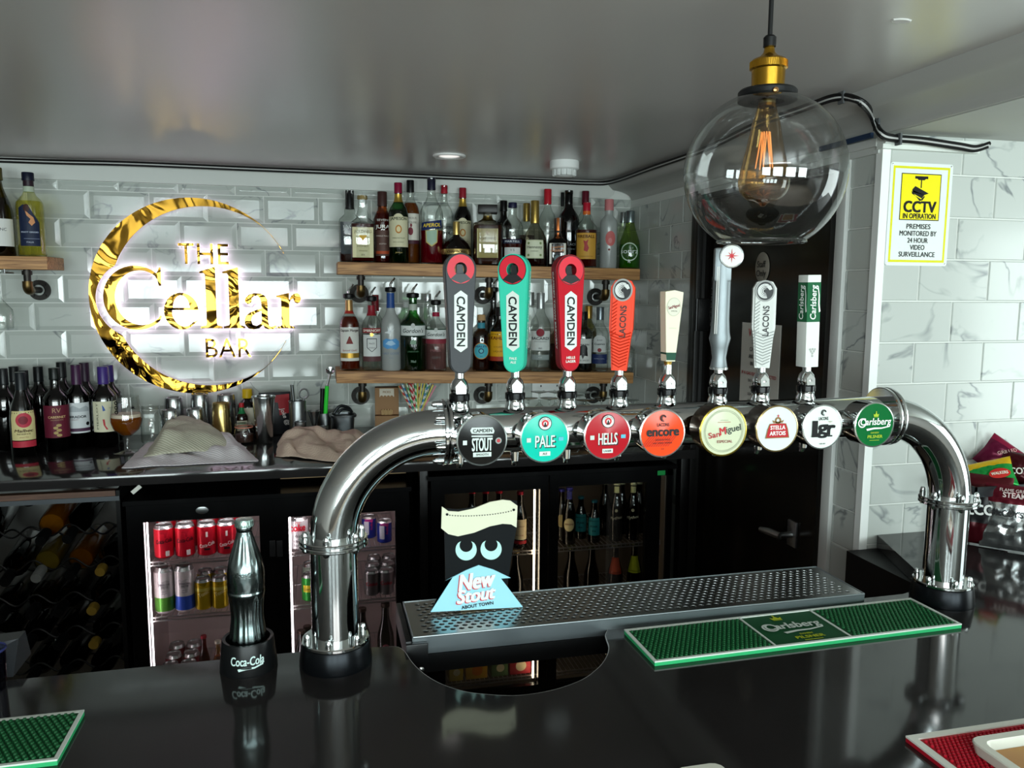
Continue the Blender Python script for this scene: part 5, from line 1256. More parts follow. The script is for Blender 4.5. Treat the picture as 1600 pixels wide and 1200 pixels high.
ub(915, 299, 27, 3.145, 'tall', GC, 'spirit_bottle', 'empty clear bottle with dark burgundy cap behind the cinnamon whisky', 'bottle', cap=(C('5a1424', 0.35), .83, .42))
ub(917, 317, 35, 3.04, 'fire', GC, 'liqueur_bottle', 'cinnamon whisky bottle with red cap and scorched tan label', 'bottle', liq=liquid('6c1408', .6), fill=.58, cap=(C('b01a30', 0.35), .87, .34), wrap=[(C('d86a2a', 0.4), .82, .87)],
   prints=(('r', .13, .53, .98, I('c8963c')), ('t', .475, .38, 'FIREBALL', I('4a2010'), {'fit': 1.6, 'bold': .03}), ('p', [(-.2, .26), (.1, .24), (.25, .30), (.1, .36), (.2, .43), (-.05, .40), (-.25, .42), (-.15, .34)], I('a83a3a')), ('t', .17, .16, 'CINNAMON', I('7a4a20'), {'fit': 1.2})))
ub(952, 312, 27, 3.055, 'abs', GFR, 'vodka_bottle', 'frosted pale pink vodka bottle with pink cap and red raspberry', 'bottle', cap=(C('c87a7c', 0.4), .84, .52), prints=(('d', .43, .60, I('c86a68'), .25, 0, .85), ('d', .40, .22, I('d48886'), .2, 1, .3), ('d', .27, .13, I('7a3a34'), .1, 1)))
ub(974, 332, 22, 3.13, 'sour', GC, 'liqueur_bottle', 'clear small bottle with silver cap behind the apple liqueur', 'bottle', cap=(C('9aa0a0', 0.25, .9), .82, .44))
ub(985, 330, 33, 3.055, 'sour', glass('cfe09a', '5c7c28'), 'liqueur_bottle', 'bright green apple liqueur bottle at the right end of the upper shelf', 'bottle', liq=liquid('58b81c', .45), fill=.42, cap=(C('8a9698', 0.25, .9), .80, .42),
   prints=(('t', .29, .62, 'sourz', I('dce8dc'), {'fit': 1.7, 'bold': .01}), ('d', .29, .86, I('c6dcc0'), 0, 1, .86, .76)) + (('t', .13, .4, 'R', I('dce8dc'), {'bold': .03}),))
# lower shelf, front row
lb(545, 462, 31, 3.05, 'std', GC, 'rum_bottle', 'spiced rum bottle with white label and pourer at the left end of the lower shelf', 'bottle', liq=liquid('8a2c0c', .55), fill=.72, pour=1, wrap=[(C('b08a58', 0.35, .5), .80, .94), (C('a02c20', 0.4), .76, .80)],
   prints=(('r', .13, .58, 1.1, I('d8d8d0')), ('t', .535, .36, 'Captain Morgan', I('3a2420'), {'fit': 1.9, 'bold': .02}), ('p', [(-.35, .36), (.35, .36), (.05, .46), (-.05, .46)], I('7a2c28')), ('t', .27, .26, 'Spiced Gold', I('9a3a2c'), {'fit': 1.5, 'shear': .2}), ('r', .17, .235, 1.1, C('b08a3a', .35, .6), 1)))
lb(586, 461, 26, 3.14, 'tall', GC, 'vodka_bottle', 'clear bottle with dark red neck seal behind the red-banded vodka', 'bottle', cap=(C('7a1a22', 0.35), .78, .44))
lb(580, 466, 31, 3.05, 'std', GC, 'vodka_bottle', 'clear vodka bottle with red band label and red neck', 'bottle', liq=liquid('e4e8e0', .1), fill=.5, pour=1, wrap=[(C('8a1c28', 0.35), .76, .90)],
   prints=(('r', .17, .50, .98, I('d4d6d4')), ('r', .525, .59, 1.05, I('8e1822'), 1), ('t', .557, .36, 'SMIRNOFF', I('eee8dc'), {'fit': 1.8, 'bold': .03}), ('p', [(-.5, .45), (.5, .45), (.5, .32), (0, .26), (-.5, .32)], I('3a3c40')), ('p', [(-.43, .44), (.43, .44), (.43, .325), (0, .27), (-.43, .325)], I('d4d6d4'), 3), ('t', .38, .25, 'No21', I('2c2e32'), {'lay': 5}), ('t', .32, .18, 'VODKA', I('2c2e32'), {'lay': 5}), ('r', .13, .20, 1.05, I('5a3a3c'), 1), ('d', .50, .18, C('b89a50', .3, .8))))
lb(610, 452, 30, 3.05, 'goose', GFR, 'vodka_bottle', 'frosted vodka bottle with blue neck foil and blue mountains', 'bottle', pour=1, wrap=[(C('274a8a', 0.35), .77, .955)],
   prints=(('p', [(-.95, .30), (-.4, .27), (0, .28), (.5, .26), (.95, .30), (.95, .36), (.5, .40), (0, .385), (-.5, .40), (-.95, .37)], I('5a9ad0'), 0), ('p', [(-.6, .33), (0, .31), (.5, .33), (.1, .375), (-.3, .365)], I('a8cce8'), 1), ('p', [(-.7, .47), (-.1, .455), (.4, .52), (-.05, .49), (-.35, .55), (-.3, .49)], I('e4eaec'), 1), ('t', .215, .3, 'GREY GOOSE', I('7a8cb0'), {'fit': 1.8}), ('t', .16, .13, 'VODKA', I('8a98b0'), {})))
GIN = lambda c: (('r', .47, .60, 1.25, I('dfe3e0')), ('r', .60, .615, 1.25, I('20402c'), 1), ('t', .535, .46, "Gordon's", I('24302a'), {'fit': 1.75, 'shear': .25, 'bold': .005}), ('d', .60, .16, I('c8ccc8'), 0, 2, .2), ('r', .455, .468, 1.25, I(c)))
lb(645, 461, 39, 3.05, 'gord', GG, 'gin_bottle', 'large green gin bottle with white label and pourer', 'bottle', liq=liquid('2a7a38', .4), fill=.44, pour=1, wrap=[(C('b8c0b4', 0.4), .80, .88)],
   prints=GIN('12301c')+(('p', [(-.25, .36), (.2, .35), (.25, .40), (0, .42), (-.2, .40)], I('8aa890')), ('t', .26, .15, 'LONDON DRY', I('5a8a64'), {'fit': .9}), ('t', .13, .26, '70cl', I('9ab8a0'), {})))
lb(668, 459, 26, 3.14, 'tall', GC, 'spirit_bottle', 'clear bottle with plain silver cap behind the two gin bottles', 'bottle', cap=(C('b8bcbc', 0.25, .8), .90, .44))
lb(635, 472, 24, 3.145, 'tall', GC, 'spirit_bottle', 'clear bottle with pale screw top behind the green gin', 'bottle', cap=(C('c8cac8', 0.4), .92, .46))
lb(681, 472, 33, 3.05, 'gord', GC, 'gin_bottle', 'clear pink-gin bottle with white label and embossed lower half', 'bottle', liq=liquid('c89a98', .3), fill=.40, pour=1, wrap=[(C('b8bcba', 0.3, .6), .86, .93), (C('9a1c3a', 0.4), .79, .85)],
   prints=GIN('8a2c3c')+(('r', .40, .455, 1.25, I('8a3440')), ('t', .30, .3, 'PINK', I('9a6a6c'), {'fit': 1.1}), ('t', .2, .3, 'GIN', I('6a6c6a'), {'fit': .8})))
lb(752, 492, 28, 3.06, 'malf', glass('b0907a', '4a2a1c'), 'gin_bottle', 'blood-orange gin bottle with round blue label and wooden stopper', 'bottle', liq=liquid('7a2e14', .6), fill=.60, cap=(C('b89468', 0.6), .90, .46), wrap=[(C('3a8a9c', 0.4), .76, .86)],
   prints=(('d', .36, .92, I('d08a3c'), 0, 0), ('d', .36, .84, I('4cb0c0'), 0, 1), ('d', .36, .30, I('243a5c'), 0, 2), ('d', .36, .20, I('6cc0cc'), 0, 3), ('t', .44, .3, 'MALFY', I('2c3c7a'), {'fit': 1.3, 'lay': 4, 'bold': .03}), ('t', .265, .16, 'GIN', I('243a5c'), {'lay': 4})))
lb(771, 452, 24, 3.145, 'wine', GPU, 'liqueur_bottle', 'slim black bottle with tall neck and pourer behind the coffee liqueur', 'bottle', pour=1)
lb(781, 480, 33, 3.065, 'std', GPU, 'liqueur_bottle', 'dark coffee liqueur bottle with yellow label', 'bottle', liq=liquid('0c0604', .9), fill=.5, cap=(C('1a1414', 0.4), .86, .40),
   prints=(('r', .22, .62, 1.1, I('d8a01c')), ('t', .52, .42, 'KAHLUA', I('6a2010'), {'fit': 1.8, 'bold': .03}), ('r', .16, .23, 1.1, I('a03420'), 1), ('t', .38, .2, 'COFFEE', I('7a4a10'), {'fit': 1.1}), ('t', .31, .2, 'LIQUEUR', I('7a4a10'), {'fit': 1.2})))
lb(829, 457, 27, 3.135, 'tall', GC, 'rum_bottle', 'clear bottle with silver screw cap behind the white rum', 'bottle', cap=(C('b4b8b8', 0.3, .7), .83, .44))
lb(845, 458, 33, 3.055, 'bac', GC, 'rum_bottle', 'clear white rum bottle with bat-and-disc label between turquoise and red handles', 'bottle', cap=(C('b4b8b8', 0.3, .7), .80, .38),
   prints=(('r', .27, .52, 1.05, I('d2d6d2')), ('d', .50, .42, I('8a8c8c'), 0, 1), ('d', .50, .36, I('8c2430'), 0, 2), ('t', .425, .36, 'BACARDI', I('20242a'), {'fit': 1.75, 'bold': .02, 'lay': 4}), ('t', .385, .13, 'CARTA BLANCA', I('5a5c60'), {'fit': 1.2}), ('t', .30, .2, '1862', I('4a4c50'), {'lay': 4}), ('r', .15, .215, .95, I('8c9694'), 0), ('t', .18, .16, 'RUM', I('d8dcd8'), {})))
lb(872, 498, 28, 3.10, 'std', glass('c8b098', '4a3424'), 'whisky_bottle', 'brown liqueur bottle mostly hidden behind the red tap handle', 'bottle', liq=liquid('5a2c18', .6), fill=.5, cap=(C('7a5a3a', 0.5), .88, .44))
lb(911, 487, 32, 3.055, 'malf', glass('a8aca0', '3a3c34'), 'rum_bottle', 'black spiced rum bottle with white label and black squid', 'bottle', liq=liquid('141008', .85), fill=.40, cap=(BLACK, .86, .44),
   prints=(('r', .14, .55, 1.05, I('d6d8d4')), ('d', .38, .40, GCK, .1, 2, .42), ('p', [(-.4, .25), (-.25, .40), (.1, .30), (.45, .41), (.55, .26), (.2, .27), (.05, .21), (-.1, .28)], GCK), ('t', .455, .22, 'KRAKEN', I('2c2c2e'), {'fit': 1.3, 'bold': .03}), ('t', .19, .2, 'BLACK SPICED', I('2c2c2e'), {'fit': 1.4})))
lb(920, 478, 26, 3.14, 'tall', glass('d8d4a8', '6a6434'), 'tequila_bottle', 'pale straw bottle with gold cap behind the squid-label rum', 'bottle', liq=liquid('b8a060', .25), fill=.6, cap=(C('b08a40', 0.3, .85), .80, .44))
lb(938, 480, 28, 3.065, 'bac', GC, 'tequila_bottle', 'silver tequila bottle with white crest and navy band', 'bottle', cap=(C('7c868c', 0.3, .85), .80, .42),
   prints=(('r', .30, .48, .75, I('ccd0ce')), ('d', .48, .74, I('ccd0ce'), 0, 0, .6), ('t', .49, .22, 'Jose', I('2c3436'), {'fit': .6}), ('t', .43, .32, 'Cuervo', I('2c3436'), {'fit': 1.15, 'bold': .02}), ('d', .335, .22, I('8c2a30'), 0, 2), ('r', .12, .27, 1.0, I('22305c'), 0), ('t', .20, .16, 'ESPECIAL', I('a8b0c0'), {'fit': 1.2})))
x, y, z, H, R = on_shelf(lz, 979, 540, 26, 3.08)
t = thing('cut_glass_decanter', 'small faceted clear glass jar at the right end of the lower shelf', 'glass', (x, y, z))
G().lathe([(R*.8, 0), (R, H*.15), (R*.95, H*.5), (R, H*.85), (R*.7, H*.95), (R*.5, H)], 10, 0, None, cap=False).obj('bowl', GC, t, smooth=0)
# left wall shelf
lft = 'white wines on the short left shelf'
x, y, z, H, R = on_shelf(lambda x: 1.6925, 43, 270, 39, 3.05)
bottle(x, y, z, H, R, 'wine', glass('f8f7dc', 'c4c478'), 'wine_bottle', 'white wine bottle with navy figure label and dark capsule on the left shelf', 'bottle', lft, liq=liquid('f0ec9c', .14), fill=.66, cap=(C('14182a', 0.35), .905, .44), wrap=[(C('2a1c24', 0.35), .84, .905), (C('a8b4a0', 0.4), .77, .835)],
   prints=(('p', [(-.88, .12), (.62, .12), (.62, .40), (.15, .52), (-.1, .60), (-.5, .61), (-.88, .57)], I('18223c'), 0), ('p', [(-.4, .56), (-.1, .50), (.2, .46), (.3, .40), (.05, .36), (-.15, .40), (.0, .44), (-.25, .48)], I('c88a5c'), 2), ('d', .57, .22, I('3a1c1a'), -.25, 2, .3), ('t', .285, .17, 'PINOT GRIGIO', I('b8c0d0'), {'u': -.12, 'fit': 1.2, 'bold': .02}), ('t', .165, .17, 'ITALIA', I('b8c0d0'), {'u': -.12}), ('r', .205, .209, .55, I('8a94ac'), 2)))
x, y, z, H, R = on_shelf(lambda x: 1.6925, -8, 262, 42, 3.06)
bottle(x, y, z, H, R, 'burg', GOL, 'wine_bottle', 'olive wine bottle with white label cut off by the left edge', 'bottle', lft, liq=liquid('6a5c10', .45), fill=.66, cap=(C('4a4420', 0.4), .86, .44), prints=(('r', .11, .42, 1.1, I('d8d8d4')), ('t', .3, .3, 'BLANC', I('3a3a3a'), {})))

# wine bottles on the counter
CW = 'red wine bottles at the left end of the back counter'
def cb(px, top, base, w_, kind, gm, name, label, Y=None, **k):
    p = onZ(px, base, CNT) if Y is None else None
    Yb = p.y if Y is None else Y
    q = onY(px, top, Yb); return bottle(q.x, Yb, CNT+.0004, q.z-CNT, w_/2/pxm((q.x, Yb, CNT+.1)), kind, gm, name, label, 'bottle', k.pop('group', CW), **k)
GBK = glass('20261c', '060806'); DK = liquid('0c0608', .9)
cb(31, 582, 711, 37, 'burg', GBK, 'wine_bottle', 'black red-wine bottle with cream label, red disc and red strip', liq=DK, fill=.66, cap=(C('15191d', 0.3), .72, .42),
   prints=(('r', .20, .55, 1.0, I('cfc08a')), ('r', .115, .19, 1.0, I('b02a3c')), ('d', .44, .62, I('b83a4a'), .05, 1, .62), ('d', .44, .35, I('7a2430'), .0, 2, .35), ('t', .315, .34, 'Malbec', I('4a3020'), {'fit': 1.4, 'bold': .03, 'shear': .2}), ('t', .275, .18, 'RESERVA', I('4a3020'), {'fit': 1.0}), ('t', .235, .12, 'ARGENTINA', I('9a6a50'), {})))
cb(84, 575, 703, 37, 'wine', glass('1c3c1e', '06140a'), 'wine_bottle', 'green-necked red-wine bottle with burgundy label and gold print', liq=DK, fill=.60, cap=(C('101613', 0.3), .86, .42),
   prints=(('r', .17, .56, 1.2, I('5e1a2c')), ('t', .50, .55, 'RV', I('b08a6a'), {'bold': .0}), ('t', .42, .28, 'CABERNET', I('c8a878'), {'fit': 1.3, 'bold': .02}), ('t', .385, .14, 'SAUVIGNON', I('b09070'), {'fit': .9}))+tuple(('d', .32-.03*i, .2-.02*(i % 2), I('a8905c'), .12*((-1)**i), 1, .12) for i in range(5)))
cb(118, 570, 697, 36, 'wine', GBK, 'wine_bottle', 'black red-wine bottle with white hill label and plum foil', liq=DK, fill=.66, cap=(C('3a1c3a', 0.3), .75, .41),
   prints=(('r', .18, .55, .98, I('cdd0d2')), ('p', [(-.9, .47), (-.4, .52), (.1, .48), (.6, .51), (.9, .48), (.9, .44), (-.9, .44)], I('a9aeb2'), 1), ('t', .38, .3, 'MIRADOR', I('22242a'), {'fit': 1.4, 'bold': .03, 'u': -.1}), ('t', .345, .16, 'MERLOT', I('7a5a60'), {'u': -.3}), ('r', .20, .24, .98, I('4a2c44'), 1), ('r', .27, .32, .16, GCK, 1) if False else ('d', .29, .16, GCK, .72, 1)))
cb(160, 573, 697, 37, 'wine', glass('2e3a18', '0c1004'), 'wine_bottle', 'olive red-wine bottle with cream map label and purple foil', liq=DK, fill=.62, cap=(C('3c2a70', 0.3), .785, .42),
   prints=(('r', .20, .58, 1.05, I('cfcbb0')), ('p', [(-.2, .54), (-.05, .51), (.05, .47), (-.15, .46)], I('3a5aa0')), ('p', [(-.2, .36), (-.05, .36), (.0, .28), (.2, .23), (.05, .23), (-.15, .29)], I('b8343c')), ('t', .40, .22, 'MERLOT', I('4a4a3c'), {'u': -.6, 'rot': pi/2, 'fit': 2.2}), ('t', .50, .14, 'CHILE', I('6a6a5a'), {'u': .5})))
BK_ = 'black capped red-wine bottles behind the labelled row'
for i, (px, top, yy) in enumerate(((4, 576, 2.99), (21, 573, 3.14), (36, 579, 3.06), (59, 573, 3.13), (95, 566, 3.14))):
    cb(px, top, 0, 33, 'wine', GBK, 'wine_bottle', ('black-capped wine bottle at the far left of the counter', 'second black-capped wine bottle from the left, by the wall', 'black-capped wine bottle just behind the red disc label', 'black-capped wine bottle by the wall left of the green-necked bottle', 'tallest black-capped wine bottle, behind the green-necked bottle')[i], Y=yy, liq=DK, fill=.66, cap=(C('111416', 0.3), .80, .42))
cb(131, 567, 0, 34, 'wine', GBK, 'wine_bottle', 'plum-foiled wine bottle by the wall behind the hill label', Y=3.12, liq=DK, fill=.66, cap=(C('301a30', 0.3), .75, .41))
cb(169, 571, 0, 34, 'wine', glass('3a4420', '0c1004'), 'wine_bottle', 'purple-foiled wine bottle by the wall behind the map label', Y=3.09, liq=DK, fill=.6, cap=(C('36286a', 0.3), .785, .42), prints=(('r', .2, .5, 1.0, I('b8c0d0')),))

# ------------------------------------------------------------------ things on the back counter
def at_cnt(px, base): p = onZ(px, base, CNT); return p
# chalice of beer
p = at_cnt(200, 708); s_ = 1/pxm(p)
t = thing('beer_glass', 'stemmed glass of amber beer beside the wine bottles', 'glass', (p.x, p.y, CNT+.0004), face_cam(p))
H = onY(200, 619, p.y).z-CNT; R = 22.5*s_
gp = [(0, .002), (R*.85, .002), (R*.85, .004), (R*.25, .010), (R*.14, .018), (R*.14, H*.27), (R*.35, H*.32), (R*.80, H*.42), (R*1.0, H*.55), (R*1.0, H*.66), (R*.90, H*.85), (R*.86, H)]
G().lathe([(q.x, q.y) for q in smoothpath([(r, z, 0) for r, z in gp], 3)], 36, 0, None, cap=False).obj('goblet', GC, t, smooth=60)
lp = [(0, H*.315), (R*.33, H*.325), (R*.78, H*.425), (R*.96, H*.55), (R*.965, H*.64)]
G().lathe(lp+[(0, H*.64)], 32, 0, None, cap=False).obj('beer', liquid('c87810', .35), t, smooth=60)
G().lathe([(R*.965, H*.64), (R*.94, H*.695), (R*.5, H*.70), (0, H*.70)], 32, 0, None, cap=False).obj('foam', C('d8c8b4', 0.8), t, smooth=60)
L_ = Label()
star(L_, R*.45, H*.82, R*.22, GCK, 6)
for k in range(3): L_.disc(-R*.62, H*(.75+.08*k), R*.14, GCK, 1, 12, 1, r_in=R*.07, txt=True)
L_.build(t, cyl_fn(R*.95), eps=.0003)
# mason jar
p = at_cnt(238, 692); s_ = 1/pxm(p)
t = thing('mason_jar', 'empty clear screw-neck jar between the beer and the towel', 'jar', (p.x, p.y, CNT+.0004))
H = onY(238, 634, p.y).z-CNT; R = 15.5*s_
G().lathe([(0, .002), (R*.9, .002), (R, .008), (R, H*.72), (R*.82, H*.82), (R*.82, H*.86), (R*.87, H*.88), (R*.82, H*.91), (R*.87, H*.94), (R*.82, H*.97), (R*.84, H)], 32, 0, None, cap=False).obj('jar_body', GC, t, smooth=50)
g = G(); g.tube(smoothpath([(R, 0, H*.65), (R*1.5, 0, H*.6), (R*1.55, 0, H*.3), (R, 0, H*.2)], 4), .004, 8); g.obj('handle', GC, t)
# shaker tins upside down
TG = 'upturned shaker tins on the back counter'
def tin(px, top, base, w0, w1, m, label, group=TG, Y=None):
    p = at_cnt(px, base); Yb = p.y if Y is None else Y; q = onY(px, top, Yb); H = q.z-CNT; s_ = 1/pxm((q.x, Yb, CNT+H/2))
    t = thing('shaker_tin', label, 'shaker tin', (q.x, Yb, CNT+.0004), 0, group)
    rt_, rb = w0/2*s_, w1/2*s_
    G().lathe([(rb*1.04, 0), (rb*1.06, .002), (rb, .004), (rt_+(rb-rt_)*.25, H*.75)], 36, 0, None, cap=False).obj('body', m, t)
    G().lathe([(rt_+(rb-rt_)*.25, H*.75), (rt_*1.0, H-.004), (rt_*.93, H), (rt_*.8, H), (rt_*.75, H-.003), (0, H-.003)], 36, 0, None, cap=False).obj('weighted_foot', m, t)
    return t
tin(271, 621, 0, 26, 31, STEEL, 'steel shaker tin at the back left of the tin cluster', Y=3.14)
tin(312, 615, 0, 26, 31, STEEL, 'steel shaker tin at the back middle of the tin cluster', Y=3.13)
tin(353, 616, 0, 26, 31, STEEL, 'steel shaker tin at the back right, behind the gold tin', Y=3.12)
tin(266, 640, 0, 25, 30, STEEL, 'short steel shaker tin at the front left, behind the folded towel', Y=3.04)
tin(305, 638, 0, 25, 30, STEEL, 'short steel shaker tin at the front, left of the gold tin', Y=3.04)
tin(345, 629, 684, 25, 31, C('b09a62', 0.26, 1.0), 'gold coloured shaker tin in front of the steel tins', Y=3.01)
# sauce bottles
p = onY(379, 683, 3.06)
t = bottle(p.x, 3.06, CNT+.0004, onY(379, 630, 3.06).z-CNT, 9/pxm((p.x, 3.06, 1.1)), 'tall', glass('8a3018', '3a1008'), 'sauce_bottle', 'small hot sauce bottle with red cap and green neck', 'bottle', 'condiment bottles behind the clip jar', liq=liquid('8a2408', .7), fill=.6, cap=(C('a81c24', 0.4), .88, .42), wrap=[(C('1c6a3c', 0.4), .70, .88)], prints=(('r', .2, .5, 1.0, I('d8d0b8')), ('t', .35, .6, 'HOT', I('a02c20'), {})))
bottle(onY(386, 608, 3.14).x, 3.14, CNT+.0004, onY(386, 608, 3.14).z-CNT, 15/pxm((-.2, 3.14, 1.1)), 'std', glass('5a3a20', '1c0c04'), 'sauce_bottle', 'brown sauce bottle with yellow cap behind the hot sauce', 'bottle', 'condiment bottles behind the clip jar', liq=liquid('2c140a', .8), fill=.65, cap=(C('c8a418', 0.4), .80, .50), prints=(('r', .2, .6, 1.0, I('cfc8b4')),))
# clip-top jar
p = at_cnt(382, 692); s_ = 1/pxm(p); t = thing('clip_jar', 'clip-top glass jar with orange seal and dark contents', 'jar', (p.x, p.y, CNT+.0004), face_cam(p))
H = onY(382, 661, p.y).z-CNT; R = 14.5*s_
G().lathe([(0, .001), (R*.95, .001), (R, .006), (R, H*.62), (R*.88, H*.72), (R*.88, H*.78)], 32, 0, None, cap=False).obj('jar_body', GC, t)
G().lathe([(0, .004), (R*.92, .006), (R*.92, H*.45), (0, H*.46)], 28, 0, None, cap=False).obj('contents', C('3a1c10', .6), t)
G().lathe([(R*.9, H*.78), (R*.97, H*.79), (R*.97, H*.83), (R*.9, H*.84)], 32, 0, None, cap=False).obj('rubber_seal', C('b8705a', .5), t)
G().lathe([(R*.98, H*.84), (R*1.0, H*.90), (R*.8, H), (0, H)], 32, 0, None, cap=False).obj('lid', GC, t)
g = G(); g.tube([(-.010, -R*1.0, H*.35), (.010, -R*1.0, H*.35), (.011, -R*1.05, H*.75), (-.011, -R*1.05, H*.75), (-.010, -R*1.0, H*.35)], .0015, 6); g.obj('wire_clip', STEEL, t)
# tall mixing tin, menu card
p = at_cnt(414, 692); s_ = 1/pxm(p); t = thing('mixing_tin', 'tall polished steel mixing tin beside the clip jar', 'shaker tin', (p.x, p.y, CNT+.0004))
H = onY(414, 619, p.y).z-CNT; g = G(); a_, b_ = 12.5*s_, 17.5*s_
g.lathe([(0, 0), (a_*.95, 0), (a_, .003), (b_*.98, H-.006), (b_*1.04, H-.004), (b_*1.04, H), (b_*.96, H), (a_*.92, .01), (0, .01)], 44, 0, None, cap=False); g.obj('body', C('b9bcbc', 0.16, 1.0), t)
p = onY(432, 690, 3.09); t = thing('menu_card', 'black and red menu card standing behind the mixing tin', 'menu', (p.x, 3.09, CNT), face_cam((p.x, 3.09))+.15)
H = onY(432, 613, 3.09).z-CNT; g = G(); g.box(-.058, .058, -.004, .004, 0, H, 0, T(0, 0, 0) @ RX(-.06), .001); g.obj('card', C('191a1f', .4), t)
L_ = Label(); L_.poly([(.015, H*.45), (.05, H*.5), (.052, H*.95), (.0, H*.93), (-.03, H*.8), (.01, H*.75)], C('a01c26', .45), 0); L_.text('Joke @', .032, H*.42, .022, I('d8d0cc'), .02, rot=-1.25, shear=.2); L_.build(t, plane_fn(T(0, -.0045, 0) @ RX(-.06)))
# tool cup, measures, tools
p = at_cnt(466, 684); t = thing('utensil_cup', 'tall steel cup holding bar tools', 'cup', (p.x, p.y, CNT+.0004)); s_ = 1/pxm(p)
H = onY(466, 626, p.y).z-CNT; R = 13*s_
G().lathe([(0, 0), (R, 0), (R, H-.004), (R*1.04, H-.003), (R*1.04, H), (R*.95, H), (R*.95, .004), (0, .004)], 36, 0, None, cap=False).obj('body', BRUSHED, t)
cup = p
def tool(name, label, cat, build, group='bar tools standing in cups'):
    g = G(); m = build(g); o = g.obj(name, m); tag(o, label, cat, group); return o
q0, q1 = Vector((cup.x-.005, cup.y, CNT+.02)), onY(456, 601, cup.y)
tool('muddler', 'dark steel muddler leaning left in the steel cup', 'bar tool', lambda g: (g.tube([q0, q1], [.004, .006], 12), C('5a5c5c', .3, .9))[1])
def opener(g):
    a, b = Vector((cup.x+.004, cup.y+.005, CNT+.02)), onY(475, 622, cup.y+.005); g.tube([a, b], .005, 8)
    c = onY(475, 615, cup.y+.005); g.tube([c+Vector((.016*cos(t/12*2*pi), 0, .018*sin(t/12*2*pi))) for t in range(13)], .0035, 8); return BRUSHED
tool('bottle_opener', 'steel bottle opener with ring end in the steel cup', 'bar tool', opener)
JG = 'steel measures on the back counter'
for i, (px, base, top, w_, lab) in enumerate(((470, 684, 659, 18, 'small steel measure in front of the utensil cup'), (489, 683, 667, 15, 'low steel measure right of the utensil cup'), (506, 684, 666, 15, 'low steel measure below the green-handled scoop'), (521, 690, 678, 15, 'shallow steel dish in front of the garnish pot'))):
    p = onY(px, base, 2.94); t = thing('spirit_measure', lab, 'measure', (p.x, 2.94, CNT+.0004), 0, JG); H = max(.02, onY(px, top, 2.94).z-CNT); R = w_/2/pxm(p)
    G().lathe([(0, 0), (R*.85, 0), (R, H), (R*.93, H), (R*.8, .004), (0, .004)], 28, 0, None, cap=False).obj('cup', BRUSHED, t)
p = onY(491, 680, 2.995); t = thing('jigger', 'double-ended steel jigger between the utensil cup and the scoop', 'measure', (p.x, 2.995, CNT+.0004), 0, JG)
H = onY(491, 642, 2.995).z-CNT; R = 10/pxm(p); G().lathe([(R*.8, 0), (R*.25, H*.42), (R, H), (R*.9, H), (0, H*.5)], 28, 0, None, cap=False).obj('cups', STEEL, t)
p2 = onY(507, 680, 3.07); t = thing('scoop_cup', 'steel cup holding the green-handled scoop', 'cup', (p2.x, 3.07, CNT+.0004)); R = 12/pxm(p2); H = onY(507, 645, 3.07).z-CNT
G().lathe([(0, 0), (R*.9, 0), (R, H), (R*.94, H), (R*.85, .004), (0, .004)], 32, 0, None, cap=False).obj('body', BRUSHED, t)
t = thing('ice_cream_scoop', 'green-handled steel scoop standing in a cup below the shelf end', 'bar tool', (p2.x, 3.065, CNT+.01)); t.location = (0, 0, 0)
a, b, c = Vector((p2.x, 3.06, CNT+.012)), onY(511, 603, 3.05), onY(516, 583, 3.05)
g = G(); g.tube([a, a+(b-a)*.45, b], [.006, .008, .0075], 14); kid(g.obj('grip', C('2fc838', 0.35)), t)
t.location = a; [setattr(o, 'matrix_parent_inverse', t.matrix_basis.inverted()) for o in t.children]
g = G(); g.tube([b, b+(c-b)*.6, c], .0048, 10); g.lathe([(.004, -.014), (.012, -.010), (.0165, 0), (.015, .002), (.0, -.008)], 24, 0, T(*(c+Vector((0, 0, .010)))) @ RX(.9), cap=False); kid(g.obj('bowl', STEEL), t)
a2, b2 = Vector((p2.x-.012, 3.075, CNT+.012)), onY(504, 607, 3.075)
tool('bar_knife', 'black-handled tool beside the green scoop', 'bar tool', lambda g: (g.tube([a2, b2], [.006, .0085], 12), C('121314', .4))[1])
p = at_cnt(536, 680); s_ = 1/pxm(p); t = thing('garnish_pot', 'square-rimmed steel pot with a loose lid half under the lower shelf', 'pot', (p.x, p.y, CNT+.0004), .15); H = onY(536, 647, p.y).z-CNT; R = 18*s_
G().lathe([(0, 0), (R*.85, 0), (R*.95, H*.9), (R*1.1, H*.9), (R*1.12, H), (R*.92, H), (R*.82, .005), (0, .005)], 40, 0, None, 4, cap=False).obj('body', C('6c7072', .3, .95), t)
g = G(); g.tube(smoothpath([(-.03, 0, H+.006), (-.01, .0, H+.03), (.02, 0, H+.024), (.035, 0, H+.004)], 4), .006, 10); g.tube(smoothpath([(-.02, -.01, H+.004), (0, -.01, H+.02), (.03, -.01, H+.012)], 4), .005, 10); kid_ = g.obj('tongs', C('202224', .3, .6), t)
